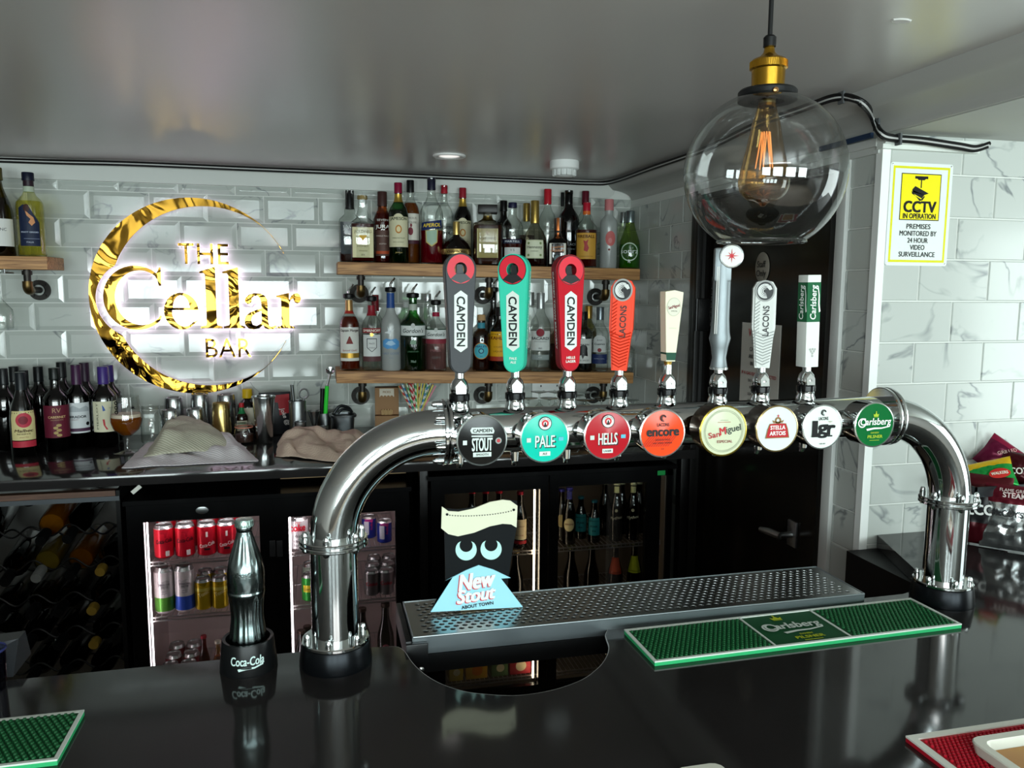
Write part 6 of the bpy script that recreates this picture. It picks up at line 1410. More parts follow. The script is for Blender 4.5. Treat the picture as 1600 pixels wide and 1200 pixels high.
# kraft box with picks, straws
p = onY(605, 668, 3.13); t = thing('pick_dispenser', 'kraft cardboard dispenser of wooden picks under the lower shelf', 'dispenser', (p.x, 3.13, CNT), face_cam((p.x, 3.13)))
H = onY(605, 606, 3.13).z-CNT; g = G(); g.box(-.046, .046, .0, .05, 0, H, 0, None, .001); g.box(-.046, .046, -.04, 0, 0, H*.35); g.obj('box', C('8a6a4c', .8), t, smooth=0)
L_ = Label(); L_.rect(-.028, .028, H*.78, H*.98, C('c0b8a8', .6)); [L_.disc(-.02+.013*k, H*.78, .006, C('8a6a4c', .8), 1, 12, 1, txt=True) for k in range(4)]; L_.text('PICKS', 0, H*.90, .012, C('8a6a4c', .8), .02); L_.build(t, plane_fn(T(0, 0, 0)))
g = G()
for k in range(9): g.tube([(-.018+.0045*k, -.015+.003*(k % 3), H*.33), (-.020+.005*k, -.017+.003*(k % 3), H*.33+.022+.004*(k % 2))], .0015, 6)
g.obj('wooden_picks', C('c8a878', .7), t)
sp = onY(652, 690, 3.05); sj = thing('straw_jar', 'clear jar of paper straws behind the font elbow', 'jar', (sp.x, 3.05, CNT+.0004))
G().lathe([(0, .002), (.030, .002), (.032, .01), (.033, .10), (.032, .102)], 32, 0, None, cap=False).obj('jar_body', GC, sj)
sm = [(stripes('straw_red', 'd8d2c4', 'b82432', 22, 'DIAGONAL'), 'red and white striped paper straw in the straw jar'), (stripes('straw_green', 'd4dcc4', '3a9a5c', 24, 'DIAGONAL'), 'green and white striped paper straw in the straw jar'),
      (C('d8c86a', .6), 'plain yellow paper straw in the straw jar'), (stripes('straw_blue', 'cfd8dc', '3c7ab0', 24, 'DIAGONAL'), 'blue and white striped paper straw in the straw jar'), (C('d88a98', .6), 'plain pink paper straw in the straw jar')]
protos = []
for m, lab in sm:
    g = G(); g.tube([(0, 0, 0), (0, 0, .19)], .0031, 8, cap=False); o = g.obj('paper_straw', m); tag(o, lab, 'straw', lab.split(' paper')[0]+' straws'); protos.append(o)
random.seed(3)
cnt = [0]*5
for k in range(34):
    ty = (0, 1, 2, 3, 0, 2, 1)[k % 7] if k < 32 else 4
    o = protos[ty] if cnt[ty] == 0 else dup(protos[ty]); cnt[ty] += 1
    a = k*2.399; rr = .024*sqrt((k+.5)/34)
    if ty == 4: a = .2+.4*(k-32); rr = .024
    top = Vector((sp.x+rr*cos(a)*3.5, 3.05+rr*sin(a)*1.8, CNT+.185+.012*random.random())); bot = Vector((sp.x-rr*cos(a)*.75, 3.05-rr*sin(a)*.75, CNT+.008))
    d = (top-bot).normalized(); o.location = bot; o.rotation_euler = d.to_track_quat('Z', 'Y').to_euler()
# wine glasses upside down
wg = None
for i, (px, py, Y) in enumerate(((826, 622, 2.85), (843, 612, 2.98), (858, 622, 2.85), (868, 612, 2.98), (899, 617, 2.98), (915, 613, 3.08), (914, 625, 2.85), (940, 622, 2.92), (985, 625, 2.95))):
    q = onY(px, py, Y); H = q.z-CNT
    if wg is None:
        wg = thing('wine_glass', 'clear stemmed glass standing upside down on the counter behind the taps', 'glass', (0, 0, 0), 0, 'upturned wine glasses behind the taps'); H0 = H
        pr = smoothpath([(.033, 0, 0), (.037, .03, 0), (.035, .055, 0), (.022, .085, 0), (.006, .10, 0), (.0038, .115, 0), (.0038, H0-.012, 0), (.008, H0-.007, 0), (.033, H0-.001, 0), (.0335, H0, 0)], 3)
        G().lathe([(v.x, v.y) for v in pr]+[(0, H0)], 32, 0, None, cap=False).obj('bowl_and_stem', GC, wg, smooth=60); o = wg
    else: o = dup(wg)
    o.location = (q.x, Y, CNT+.0004); o.scale = (1, 1, H/H0)
# hanging glass rim at the left edge under the short shelf
q = onY(2, 505, 3.04)
t = thing('wine_glass', 'clear wine glass hanging upside down under the short left shelf', 'glass', (q.x, 3.04, 1.692-.043))
g = G(); g.lathe([(.0, -.004), (.034, -.005), (.034, -.007), (.008, -.012), (.0035, -.02), (.0035, -.09), (.008, -.10), (.036, -.135), (.040, -.16), (.035, -.20)], 32, 0, None, cap=False); g.obj('bowl_and_stem', GC, t, smooth=60)
g = G(); g.tube([(-.03, -.03, 0), (-.03, -.03, -.012), (-.03, .05, -.012)], .003, 8); g.tube([(.03, -.03, 0), (.03, -.03, -.012), (.03, .05, -.012)], .003, 8); g.obj('hanging_rail', STEEL, t)

# towels: draped, folded cloth
def cloth_mat(name, a, b_, sc=160):
    m = bpy.data.materials.new(name); nt, N, L, b = nodes(m); tc = N.new('ShaderNodeTexCoord'); wv = N.new('ShaderNodeTexWave'); wv.bands_direction = 'DIAGONAL'; wv.inputs['Scale'].default_value = sc*.3; wv.inputs['Distortion'].default_value = 2.0
    L.new(tc.outputs['Object'], wv.inputs['Vector']); mx = N.new('ShaderNodeMix'); mx.data_type = 'RGBA'; mx.inputs[6].default_value = lin(a)+(1,); mx.inputs[7].default_value = lin(b_)+(1,)
    L.new(wv.outputs[1], mx.inputs[0]); L.new(mx.outputs[2], b.inputs['Base Color']); b.inputs['Roughness'].default_value = .95
    bp = N.new('ShaderNodeBump'); bp.inputs['Strength'].default_value = .5; bp.inputs['Distance'].default_value = .002; L.new(wv.outputs[1], bp.inputs['Height']); L.new(bp.outputs[0], b.inputs['Normal']); return m
from mathutils import noise as _ns
def cloth(name, M, nx, ny, sx, sy, hfun, mat, thick=.003, parent=None, outline=None):
    g = G(); v = []; f = []
    for j in range(ny+1):
        for i in range(nx+1):
            u, w_ = i/nx, j/ny; x, y = (u-.5)*sx, (w_-.5)*sy
            if outline: x, y = outline(u, w_, x, y)
            v.append(M @ Vector((x, y, hfun(u, w_))))
    for j in range(ny):
        for i in range(nx): f.append((j*(nx+1)+i, j*(nx+1)+i+1, (j+1)*(nx+1)+i+1, (j+1)*(nx+1)+i))
    o = g.add(v, f).obj(name, mat, smooth=80)
    md = o.modifiers.new('t', 'SOLIDIFY'); md.thickness = thick; md.offset = 1
    md = o.modifiers.new('s', 'SUBSURF'); md.levels = 1; md.render_levels = 1
    return o
def ridge(t, c, w_): return exp(-((t-c)/w_)**2)
A, B, Cc, Dd = onZ(188, 733, CNT), onZ(405, 722, CNT), onZ(232, 690, CNT), onZ(372, 690, CNT)
tw = thing('bar_towel', 'grey-green towel folded over a white cloth on the back counter', 'towel', ((A.x+B.x)/2, 2.75, CNT), 0, None)
def bil(u, w_):  # quad A B (front) .. Cc Dd (back)
    a = A+(B-A)*u; b = Cc+(Dd-Cc)*u; return a+(b-a)*w_
def quadcloth(name, fn_h, mat, u0, u1, w0, w1, nx, ny, thick=.003):
    g = G(); v = []; f = []
    for j in range(ny+1):
        for i in range(nx+1):
            u, w_ = u0+(u1-u0)*i/nx, w0+(w1-w0)*j/ny
            p = bil(u, w_); v.append((p.x+.006*_ns.noise((u*7, w_*7, 3)), p.y+.008*_ns.noise((u*6, w_*6, 9)), CNT+max(.001, fn_h(u, w_))))
    for j in range(ny):
        for i in range(nx): f.append((j*(nx+1)+i, j*(nx+1)+i+1, (j+1)*(nx+1)+i+1, (j+1)*(nx+1)+i))
    o = g.add(v, f).obj(name, mat, smooth=80); kid(o, tw)
    md = o.modifiers.new('t', 'SOLIDIFY'); md.thickness = thick; md.offset = 1
    md = o.modifiers.new('s', 'SUBSURF'); md.levels = 1; md.render_levels = 1
    return o
ed = lambda t, k: min(1.0, max(0.0, t*k))*min(1.0, max(0.0, (1-t)*k))
wr_ = lambda u, w_, s: .010*_ns.noise((u*5, w_*5, s))+.007*sin(14*(u+.6*w_)+3*_ns.noise((u*3, w_*3, s+5)))+.004*_ns.noise((u*15, w_*13, s))
hw_ = lambda u, w_: ed(u, 7)*ed(w_, 5)*(.012+1.6*abs(wr_(u, w_, 2))+.034*ridge(u, .80, .13)*ridge(w_, .55, .35))
quadcloth('white_cloth', hw_, cloth_mat('cloth_white', 'e6dfe0', 'd8d2d6'), .0, 1.0, .0, .95, 44, 22)
hg = lambda u, w_: .012+ed((u-.12)/.78, 5)*ed(max(0.001, (w_-.16)/.95), 4.5)*(.030+.052*ridge(u, .36, .24)*ridge(w_, .72, .6)+.018*ridge(u, .62, .16)+1.15*wr_(u, w_, 8))
quadcloth('folded_towel', hg, cloth_mat('cloth_green', 'c6c2b0', 'aeaa94'), .13, .88, .20, 1.08, 40, 24, .006)
A, B, Cc, Dd = onZ(430, 714, CNT), onZ(545, 726, CNT), onZ(440, 688, CNT), onZ(585, 690, CNT)
tw = thing('bar_towel', 'crumpled beige towel on the counter edge left of the font', 'towel', ((A.x+B.x)/2, 2.75, CNT), 0, None)
hb = lambda u, w_: .010+.030*abs(sin(8*w_+5*u+2*_ns.noise((u*3, w_*3, 2))))*(.5+.5*ridge(w_, .5, .5))+.030*ridge(w_, .62, .35)*ridge(u, .40, .55)+.012*_ns.noise((u*8, w_*8, 7))
quadcloth('crumpled_cloth', lambda u, w_: hb(u, w_)*min(1, 6*w_+.15)*min(1, 7*u+.2)*min(1, 7*(1-u)+.2), cloth_mat('cloth_beige', 'd2baa8', 'bfa694', 220), 0, 1, 0, 1, 40, 26, .004)

# ------------------------------------------------------------------ under the counter: black sheet put in for the shade seen through the gaps
g = G(); g.box(-2.35, 1.27, 3.10, 3.12, 0.0, CNT-.033); struct(g.obj('gap_shade_sheet', C('0e0d0d', .6), smooth=0))

LEDW = emis('fridge_led_cool', (1.0, .86, .90), 13); LEDY = emis('fridge_led_warm', (1.0, .80, .55), 8)
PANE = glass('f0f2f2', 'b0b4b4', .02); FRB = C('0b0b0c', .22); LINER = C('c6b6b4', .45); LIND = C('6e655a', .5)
def wire_shelf(f_, x0, x1, y0, y1, z, name='wire_shelf'):
    g = G(); n = int((x1-x0)/.016)
    for i in range(n+1): x = x0+(x1-x0)*i/n; g.box(x-.0011, x+.0011, y0, y1, z-.0022, z)
    for y in (y0, (y0+y1)/2, y1): g.box(x0, x1, y-.002, y+.002, z-.005, z-.001)
    g.box(x0, x1, y0-.002, y0+.001, z-.016, z-.012)
    for i in range(0, n+1): x = x0+(x1-x0)*i/n; g.box(x-.001, x+.001, y0-.001, y0+.001, z-.014, z)
    return kid(g.obj(name, C('b4b0ae', .3, .8), smooth=0), f_)
def fridge(label, x0, x1, yf, zt, doors, liner, led, shelves):
    """doors: list of (frame x0, x1, glass x0, x1, glass z0, z1)"""
    f_ = thing('bottle_fridge', label, 'fridge', ((x0+x1)/2, yf+.25, 0))
    g = G(); yb = yf+.46; z0 = .10
    for a in ((x0, x1, yb, yb+.02, z0, zt), (x0, x0+.02, yf+.02, yb, z0, zt), (x1-.02, x1, yf+.02, yb, z0, zt), (x0, x1, yf+.02, yb, zt-.03, zt), (x0, x1, yf+.02, yb, z0, z0+.06), (x0, x1, yf+.03, yb, 0, z0)): g.box(*a)
    g.box(x0-.004, x1+.004, yf-.006, yb, zt-.002, zt+.012)
    kid(g.obj('cabinet', FRB, smooth=0), f_)
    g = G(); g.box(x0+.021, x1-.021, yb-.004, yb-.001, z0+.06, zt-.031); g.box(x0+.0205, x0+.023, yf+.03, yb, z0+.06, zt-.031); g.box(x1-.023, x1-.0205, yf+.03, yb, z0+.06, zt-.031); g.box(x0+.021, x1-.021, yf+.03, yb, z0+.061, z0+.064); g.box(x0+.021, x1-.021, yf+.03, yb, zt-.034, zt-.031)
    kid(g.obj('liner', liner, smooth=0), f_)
    for k, (fx0, fx1, gx0, gx1, gz0, gz1) in enumerate(doors):
        g = G(); zb, ztt = z0+.02, zt-.004
        g.box(fx0, gx0, yf, yf+.022, zb, ztt); g.box(gx1, fx1, yf, yf+.022, zb, ztt); g.box(gx0, gx1, yf, yf+.022, gz1, ztt); g.box(gx0, gx1, yf, yf+.022, zb, gz0)
        dr_ = kid(g.obj('door', FRB, smooth=0), f_)
        def sub(g, nm, m):
            o = g.obj(nm, m, smooth=0); o.parent = dr_; o.matrix_parent_inverse = Matrix.Identity(4); return o
        sub(G().box(gx0, gx1, yf+.009, yf+.012, gz0, gz1), 'pane', PANE)
        if led: sub(G().box(gx0+.002, gx0+.0055, yf+.03, yf+.036, gz0+.01, gz1-.01) if led[k] > 0 else G().box(gx1-.012, gx1-.007, yf+.03, yf+.036, gz0+.01, gz1-.01), 'led_strip', LEDW if led[k] != -2 else LEDY)
        if led and led[k] == 1: sub(G().box(gx0+.02, gx1-.02, yf+.035, yf+.05, gz1-.004, gz1+.002), 'led_strip', LEDW)  # extra strip added along the top to brighten the contents
    for z in shelves: wire_shelf(f_, x0+.03, x1-.03, yf+.045, yb-.03, z)
    return f_
Y1 = 2.53
q = lambda x, y: onY(x, y, Y1)
zs1, zs2 = onY(300, 872, Y1+.05).z, onY(300, 958, Y1+.05).z
zb = onY(270, 1036, Y1+.085).z-.112
fa = fridge('black two-door can fridge under the counter left of the font column', q(200, 900).x, q(642, 900).x, Y1, q(300, 786).z+.004,
            [(q(202, 900).x, q(429.8, 900).x, q(228, 900).x, q(408, 900).x, .22, q(320, 811).z), (q(430, 900).x, q(640, 900).x, q(453, 900).x, q(619, 900).x, .22, q(520, 804).z)], LINER, (1, 1), (zs1, zs2, zb))
for x, y in ((426, 857), (437, 857)):
    p = q(x, y); o = G().box(p.x-.009, p.x+.009, Y1-.004, Y1, p.z-.026, p.z+.026, bev=.002).obj('handle', C('2c2c2e', .3)); d_ = [c for c in fa.children if c.name.startswith('door')][0 if x < 430 else 1]; o.parent = d_
p = q(316, 797); o = G().lathe([(.014, 0), (.014, .003), (.006, .004), (0, .004)], 24, 0, T(p.x, Y1-.001, p.z) @ FRONT @ Matrix.Diagonal((1.3, .8, 1, 1)), cap=False).obj('lock', STEEL); o.parent = [c for c in fa.children if c.name.startswith('door')][0]

# cans
CANS = {}
def can(x, y, z, H, R, body, name, label, group, prints=(), band=None, top='b4b6b6', rz=None, metal=.35):
    t = thing(name, label, 'can', (x, y, z+.0005), face_cam((x, y)) if rz is None else rz, group)
    mats = [C(body, .28, metal)]
    g = G(); g.lathe([(R*.78, 0), (R*.82, .001), (R, H*.05), (R, H*.90)], 28, 0, None, cap=True); 
    if band:
        mats += [C(b_[2], .28, metal) for b_ in band]
        for k, b_ in enumerate(band): g.lathe([(R+.0003, H*b_[0]), (R+.0003, H*b_[1])], 28, 1+k, None, cap=False)
    g.obj('can_body', mats, t)
    g = G(); g.lathe([(R, H*.90), (R*.84, H*.975), (R*.87, H*.985), (R*.86, H), (R*.78, H), (R*.76, H*.972), (0, H*.972)], 28, 0, None, cap=False); g.box(-.006, .006, -R*.5, R*.15, H*.975, H*.982); g.obj('lid', C(top, .25, .95), t)
    L_ = Label()
    for s, v, sz, col, o in prints:
        o = dict(o); u = o.pop('u', 0)*R
        if 'fit' in o: o['fit'] *= R
        if s.startswith('#'): L_.rect(u-sz*R, u+sz*R, (v-o['h'])*H, (v+o['h'])*H, C(col, .4), 1, nu=6, txt=True)
        else: L_.text(s, u, v*H, sz*R, C(col, .35), **o)
    if prints: L_.build(t, cyl_fn(R), eps=.0002)
    return t
YC1 = Y1+.085
ROW = 'cola cans on the top shelf of the left fridge door'
def cpos(px, Y): return onY(px, 860, Y).x
H33, R33 = .112, .0325
zt1 = zs1; H1 = onY(290, 817, YC1).z-zt1; R1 = 14.5/pxm((-.4, YC1, .8))
for px, dark, lab in ((257, 1, 'red cola can with dark lettering, leftmost on the top shelf'), (290, 1, 'red cola can with dark lettering, second from left on the top shelf'), (324, 0, 'red cola can with white lettering and shirt mark, third from left on the top shelf'), (355, 0, 'red cola can with white lettering nearest the dispenser bottle on the top shelf')):
    can(cpos(px, YC1), YC1, zt1, H1, R1, 'c21a2c', 'drink_can', lab, ROW, prints=((('Coca-Cola', .55, .62, '1a1012', {'fit': 1.7, 'shear': .15, 'rot': .12, 'bold': .02}), ('#', .16, .2, 'd8d4d0', {'h': .08, 'u': .3})) if dark else (('Coca-Cola', .36, .55, 'e8dcd8', {'fit': 1.6, 'shear': .15, 'rot': .25, 'bold': .02}), ('#', .68, .1, 'e8dcd8', {'h': .08}), ('#', .22, .3, '2a1416', {'h': .03}))))
for px in (262, 295, 329, 361): can(cpos(px, YC1+.085), YC1+.085, zt1, H1, R1, 'b81a2a', 'drink_can', 'red cola can in the second row of the top fridge shelf', 'second-row cola cans in the left fridge door')
zt2 = zs2; R2 = 14.5/pxm((-.4, YC1, .7)); H2 = onY(270, 883, YC1).z-zt2
SK = 'slim cans on the middle shelf of the left fridge door'
for px, c_, lab in ((254, '5a9a3c', 'slim white can with a green base on the middle shelf'), (286, '3a5ac0', 'slim white can with a blue base on the middle shelf')):
    can(cpos(px, YC1), YC1, zt2, H2, R2, 'd8d2d2', 'drink_can', lab, SK, prints=(('SPARKLING', .64, .3, '4a4a52', {'fit': 1.1, 'bold': .02}), ('WATER', .585, .3, '4a4a52', {'fit': .7, 'bold': .02}), ('natural', .5, .22, '6a6a72', {}), ('flavour', .45, .22, '6a6a72', {})), band=((.06, .36, c_),))
H3 = onY(320, 902, YC1).z-zt2; R3 = 12.5/pxm((-.4, YC1, .7))
YG = 'small yellow mixer cans on the middle fridge shelf'
for px, dy, lab in ((315, 0, 'small yellow tonic can, front left of four'), (341, 0, 'small yellow tonic can, front right of four'), (319, .075, 'small yellow tonic can, back left of four'), (344, .075, 'small yellow tonic can, back right of four')):
    can(cpos(px, YC1+dy), YC1+dy, zt2, H3, R3, 'b89a1c', 'drink_can', lab, YG, prints=(('Tonic', .55, .7, 'e8d890', {'fit': 1.3, 'rot': .4, 'bold': .02}),), band=((.62, .72, 'd8c860'),), metal=.5)
LC = 'red cans on the bottom shelf of the left fridge door'
for k, (px, dy) in enumerate(((258, 0), (287, 0), (264, .075), (292, .075), (270, .15), (297, .15))):
    can(cpos(px, YC1+dy), YC1+dy, zb, onY(270, 1036, YC1).z-zb, R1*.9, '7a2430', 'drink_can', 'silver-topped red can on the bottom shelf of the can fridge', LC)
def beer(px, Y, zb, top, w_, gm, lab, name='beer_bottle', cap='c0a040', prints=(), group=None, liq='140c04', kind='stub', fill=.7):
    p = onY(px, top, Y); return bottle(p.x, Y, zb+.0005, p.z-zb, w_/2/pxm((p.x, Y, zb+.1)), kind, gm, name, lab, 'bottle', group, liq=liquid(liq, .7), fill=fill, cap=(C(cap, .35, .6), .95, .52), prints=prints)
JB = 'juice bottles on the bottom shelf of the left fridge door'
beer(318, YC1+.03, zb, 993, 17, glass('b8405a', '4a1020'), 'pink-red juice bottle on the bottom shelf of the can fridge', 'juice_bottle', 'a02838', (('r', .15, .5, 1.1, I('7a2038')),), JB, '8a1c30')
beer(340, YC1+.01, zb, 1001, 18, glass('e0c040', '6a5010'), 'yellow juice bottle on the bottom shelf of the can fridge', 'juice_bottle', 'e0dcc8', (('r', .1, .62, 1.1, I('d8a820')), ('t', .68, .6, 'J2O', I('1c1c1c'), {'bold': .04})), JB, 'd09a14')
# right door
DCN = 'cans behind the right door of the can fridge'
can(cpos(466, YC1), YC1, zs1, H1*1.02, R1*1.12, 'cfcaca', 'drink_can', 'silver and white diet cola can at the left of the right door', DCN, prints=(('coke', .70, 1.0, 'c01c30', {'fit': 1.5, 'bold': .04}), ('Diet', .86, .3, 'c01c30', {}), ('this', .44, .42, '2a2628', {}), ('can\'t', .3, .42, '2a2628', {}), ('lose', .16, .42, '2a2628', {})))
for px, dy in ((601, 0), (577, .06), (584, .0)):
    if px == 584: continue
    can(cpos(px, YC1+dy), YC1+dy, zs1, onY(600, 812, YC1).z-zs1, 11.5/pxm((.15, YC1, .8)), '27348e', 'drink_can', 'slim blue and silver energy drink can on the right' if dy == 0 else 'slim blue and silver energy drink can set further back', 'energy drink cans on the top shelf', prints=(('#', .5, .35, 'a8aab4', {'h': .30, 'u': -.35}), ('#', .85, .6, '8a2a6a', {'h': .06}), ('RedBull', .62, .4, 'b82a4a', {'fit': 1.2, 'rot': 1.57, 'u': .35})), metal=.5)
can(cpos(483, YC1), YC1, zs2, onY(483, 896, YC1).z-zs2, 12.5/pxm((-.05, YC1, .7)), '2f8a34', 'drink_can', 'green mixer can with yellow diagonal band left of the font column', DCN, prints=(('#', .5, .9, 'd8c02c', {'h': .13}), ('Schweppes', .5, .5, '3a2a10', {'fit': 1.6, 'rot': .2})))
can(cpos(484, YC1+.08), YC1+.08, zs2, onY(483, 896, YC1).z-zs2+.01, 12.5/pxm((-.05, YC1, .7)), '9aa89a', 'drink_can', 'grey-green can behind the green mixer can', DCN)
CZ = 'silver zero cola cans right of the font column'
for px, dy, lab in ((580, 0, 'silver can with red lettering, front left right of the column'), (603, 0, 'silver can with red lettering, front right right of the column'), (582, .07, 'silver can in the second row, left'), (605, .07, 'silver can in the second row, right'), (584, .14, 'silver can in the third row, left'), (607, .14, 'silver can in the third row, right')):
    can(cpos(px, YC1+dy), YC1+dy, zs2, onY(590, 889, YC1).z-zs2, 11.5/pxm((.15, YC1, .7)), '8a8686', 'drink_can', lab, CZ, prints=(('Coke', .5, .7, 'a82434', {'fit': 1.6, 'bold': .03}),), metal=.7)
DB = 'dark bottles on the bottom shelf behind the right door'
for px, top, lab in ((470, 985, 'dark cider bottle with red label left of the font column'), (480, 978, 'dark bottle with red neck beside the dark cider bottle'), (602, 942, 'dark brown bottle with a pink round mark right of the font column'), (566, 950, 'dark brown bottle tucked beside the font column')):
    beer(px, YC1+(.06 if px in (480, 566) else 0), zb, top, 24 if px != 602 else 26, glass('3a2418', '100804'), lab, 'beer_bottle', '4a3a34', (('r', .25, .5, 1.0, I('7a2a2c')),) if px < 500 else (('d', .42, .42, I('b05a6a'), 0, 0), ('d', .42, .2, I('2a1a1c'), 0, 1)) if px == 602 else (), DB)

# second fridge, warmer and darker
Y2 = 2.50
q2 = lambda x, y: onY(x, y, Y2)
zsB = onY(940, 850, Y2+.05).z; zflo = onY(760, 1062, Y2+.05).z
fb = fridge('black two-door beer fridge under the counter behind the drip tray', q2(672, 850).x, q2(1052, 850).x, Y2, q2(860, 741).z,
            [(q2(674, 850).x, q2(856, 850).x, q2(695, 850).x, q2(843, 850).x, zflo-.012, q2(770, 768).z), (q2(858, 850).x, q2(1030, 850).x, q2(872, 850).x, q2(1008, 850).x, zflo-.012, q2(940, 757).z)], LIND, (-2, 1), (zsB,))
for o in fb.children_recursive:
    if o.name.startswith('led_strip') and o.data.materials[0] is LEDW: o.data.materials[0] = emis('fridge_led_dim', (1, .8, .55), 2.0)
wire_shelf(fb, q2(672, 850).x+.03, q2(1052, 850).x-.03, Y2+.045, Y2+.42, zflo+.004, 'wire_shelf')
tg_ = G().box(-.014, .014, -.001, 0, -.008, .008, 0, T(q2(1032, 738).x, Y2-.0072, q2(1032, 738).z)).obj('inspection_sticker', C('1f9a4c', .5)); tag(tg_, 'small green test sticker on the top right of the beer fridge', 'sticker')
YB = Y2+.085
BB = 'beer bottles on the upper shelf of the beer fridge'
x_ = lambda px, Y=YB: onY(px, 840, Y).x
def fb_(px, top, w_, gm, lab, dy=0, zb=None, **k): return beer(px, YB+dy, zsB if zb is None else zb, top, w_, gm, lab, group=k.pop('group', BB), **k)
fb_(813, 768, 22, glass('5a2414', '1c0804'), 'brown cider bottle with cream label and red cap by the warm light strip', cap='8a1c2c', prints=(('r', .16, .52, 1.1, I('b8a888')), ('t', .40, .3, 'Cider', I('5a2a20'), {'fit': 1.4}), ('t', .24, .3, 'ROSE', I('7a3a30'), {'fit': 1.0}), ('r', .08, .14, 1.1, I('8a1c24'))))
for k, px in enumerate((738, 759, 780)): fb_(px, 766, 22, glass('6a1a20', '200608'), 'red-capped cider bottle hidden behind the card sign', dy=.02, cap='b01c2c', prints=())
fb_(890, 762, 21, glass('8a7438', '2a2008'), 'lager bottle with cream oval label and blue neck', cap='3a3a8a', prints=(('r', .80, .94, 1.0, I('3a3c7a')), ('d', .36, .85, I('b8a878'), 0, 0, 1.0), ('d', .36, .74, I('d0c498'), 0, 1, .88), ('t', .37, .34, 'PERONI', I('6a2a20'), {'fit': 1.2, 'bold': .02})))
fb_(878, 764, 20, glass('8a7438', '2a2008'), 'lager bottle with cream label partly behind the door frame', dy=.06, cap='3a3a8a', prints=(('d', .38, .8, I('b8a878'), 0, 0, 1.0),))
for px, top, dy, lab in ((908, 776, .05, 'brown ale bottle with teal label, left of two'), (929, 782, 0, 'brown ale bottle with teal label, right of two')):
    fb_(px, top, 19, glass('3a2410', '140a02'), lab, dy=dy, cap='2a6a7a', prints=(('r', .18, .60, 1.1, I('2a8890')), ('t', .53, .3, 'BREWDOG', I('123a40'), {'fit': 1.6, 'bold': .02}), ('t', .40, .45, 'PUNK', I('123a40'), {'bold': .04}), ('t', .29, .45, 'IPA', I('123a40'), {'bold': .04})))
for px, lab in ((964, 'dark green lager bottle with white script, left of the pair'), (990, 'dark green lager bottle with white script at the right of the shelf')):
    fb_(px, 753, 21, glass('2a3414', '0a0e04'), lab, cap='b8bc98', prints=(('r', .82, .93, 1.0, I('a8ac80')), ('t', .40, .62, 'Mythos', I('d4d4c0'), {'fit': 1.8, 'rot': .15, 'shear': .2, 'bold': .01}), ('d', .53, .22, I('b8b8a0'))))
for px, dy in ((946, .07), (972, .07), (999, .07)): fb_(px, 752, 20, glass('2a3414', '0a0e04'), 'dark green lager bottle in the second row on the right', dy=dy, cap='b8bc98', group='second-row lager bottles in the beer fridge')
LW = 'bottles on the lower shelf of the beer fridge'
zfl = onY(962, 848, YB).z-.235
wire_shelf(fb, q2(672, 850).x+.03, q2(1052, 850).x-.03, Y2+.045, Y2+.42, zfl)
for px, top, c_, lc, lab in ((962, 850, '7a2c14', 'b0401c', 'orange-labelled bottle on the lower shelf of the beer fridge'), (992, 848, '5a6a14', 'a8b41c', 'lime-labelled bottle on the lower shelf of the beer fridge'), (893, 852, '1c1208', None, 'plain dark bottle on the lower shelf left of the right door'), (925, 852, '1c1208', None, 'second plain dark bottle on the lower shelf of the right door')):
    fb_(px, top, 24, glass(c_, '0c0804'), lab, zb=zfl, group=LW, cap='5a5a3a', prints=(('r', .55, .80, 1.0, I(lc)), ('r', .10, .40, 1.0, I(lc))) if lc else (), liq=c_)
fb_(806, 858, 24, glass('3a2410', '140a02'), 'dark brown bottle on the lower shelf beside the card sign', zb=zfl, group=LW, cap='a89060')
CT = 'drink cartons on the floor of the beer fridge'
for px, w_, c_, lab in ((712, 22, 'c8a838', 'yellow carton at the left of the fridge floor'), (744, 34, 'd8a02c', 'yellow carton with orange fruit on the fridge floor'), (780, 26, '5a7a4a', 'green carton on the fridge floor'), (812, 34, 'a82c34', 'red carton at the right of the fridge floor')):
    p = onY(px, 1050, YB-.02); hw = w_/2/pxm(p)
    o = G().box(-hw, hw, 0, .07, 0, .062, 0, None, .002).obj('drink_carton', C(c_, .5), loc=(p.x, YB-.03, zflo+.0045)); tag(o, lab, 'carton', CT)
    L_ = Label(); L_.disc(.002, .03, hw*.5, C('d8c8a0' if px != 744 else 'e07a1c', .5), 1, 16, 1, txt=True); L_.build(o, plane_fn(T(0, 0, 0)), eps=.0002)

# ------------------------------------------------------------------ wine rack
RX0, RX1 = -1.45, onY(187, 900, 2.54).x
zr = onY(100, 786, 2.54).z
wr = thing('wine_rack', 'dark wine rack with wavy wire shelves under the counter at the left', 'wine rack', ((RX0+RX1)/2, 2.75, 0))
g = G(); g.box(RX0, RX1, 2.96, 2.975, .1, zr+.03); kid(g.obj('back_panel', C('8c8d8a', .38, .9), smooth=0), wr)
for q0_, q1_ in ((RX0-.02, RX0), (RX1, RX1+.012)):
    g = G(); g.box(q0_, q1_, 2.54, 2.975, 0, zr+.03); kid(g.obj('side_panel', C('111111', .4), smooth=0), wr)
g = G(); g.box(RX0, RX1+.012, 2.535, 2.56, zr, zr+.014); kid(g.obj('front_rail', C('5a5e62', .35, .6), smooth=0), wr)
g = G(); g.box(RX0, RX1+.002, 2.54, 2.57, zr+.014, zr+.030); kid(g.obj('wooden_rail', wood('rack_wood', '4a3026', '6a4a38', 1.0)), wr)
rows = [[(4, 795), (100, 784), (142, 781)], [(44, 848), (93, 842), (146, 838), (193, 832)], [(36, 905), (85, 900), (128, 896), (180, 893)], [(30, 952), (78, 950), (128, 948), (183, 946)], [(85, 1000), (132, 998), (180, 1000)]]
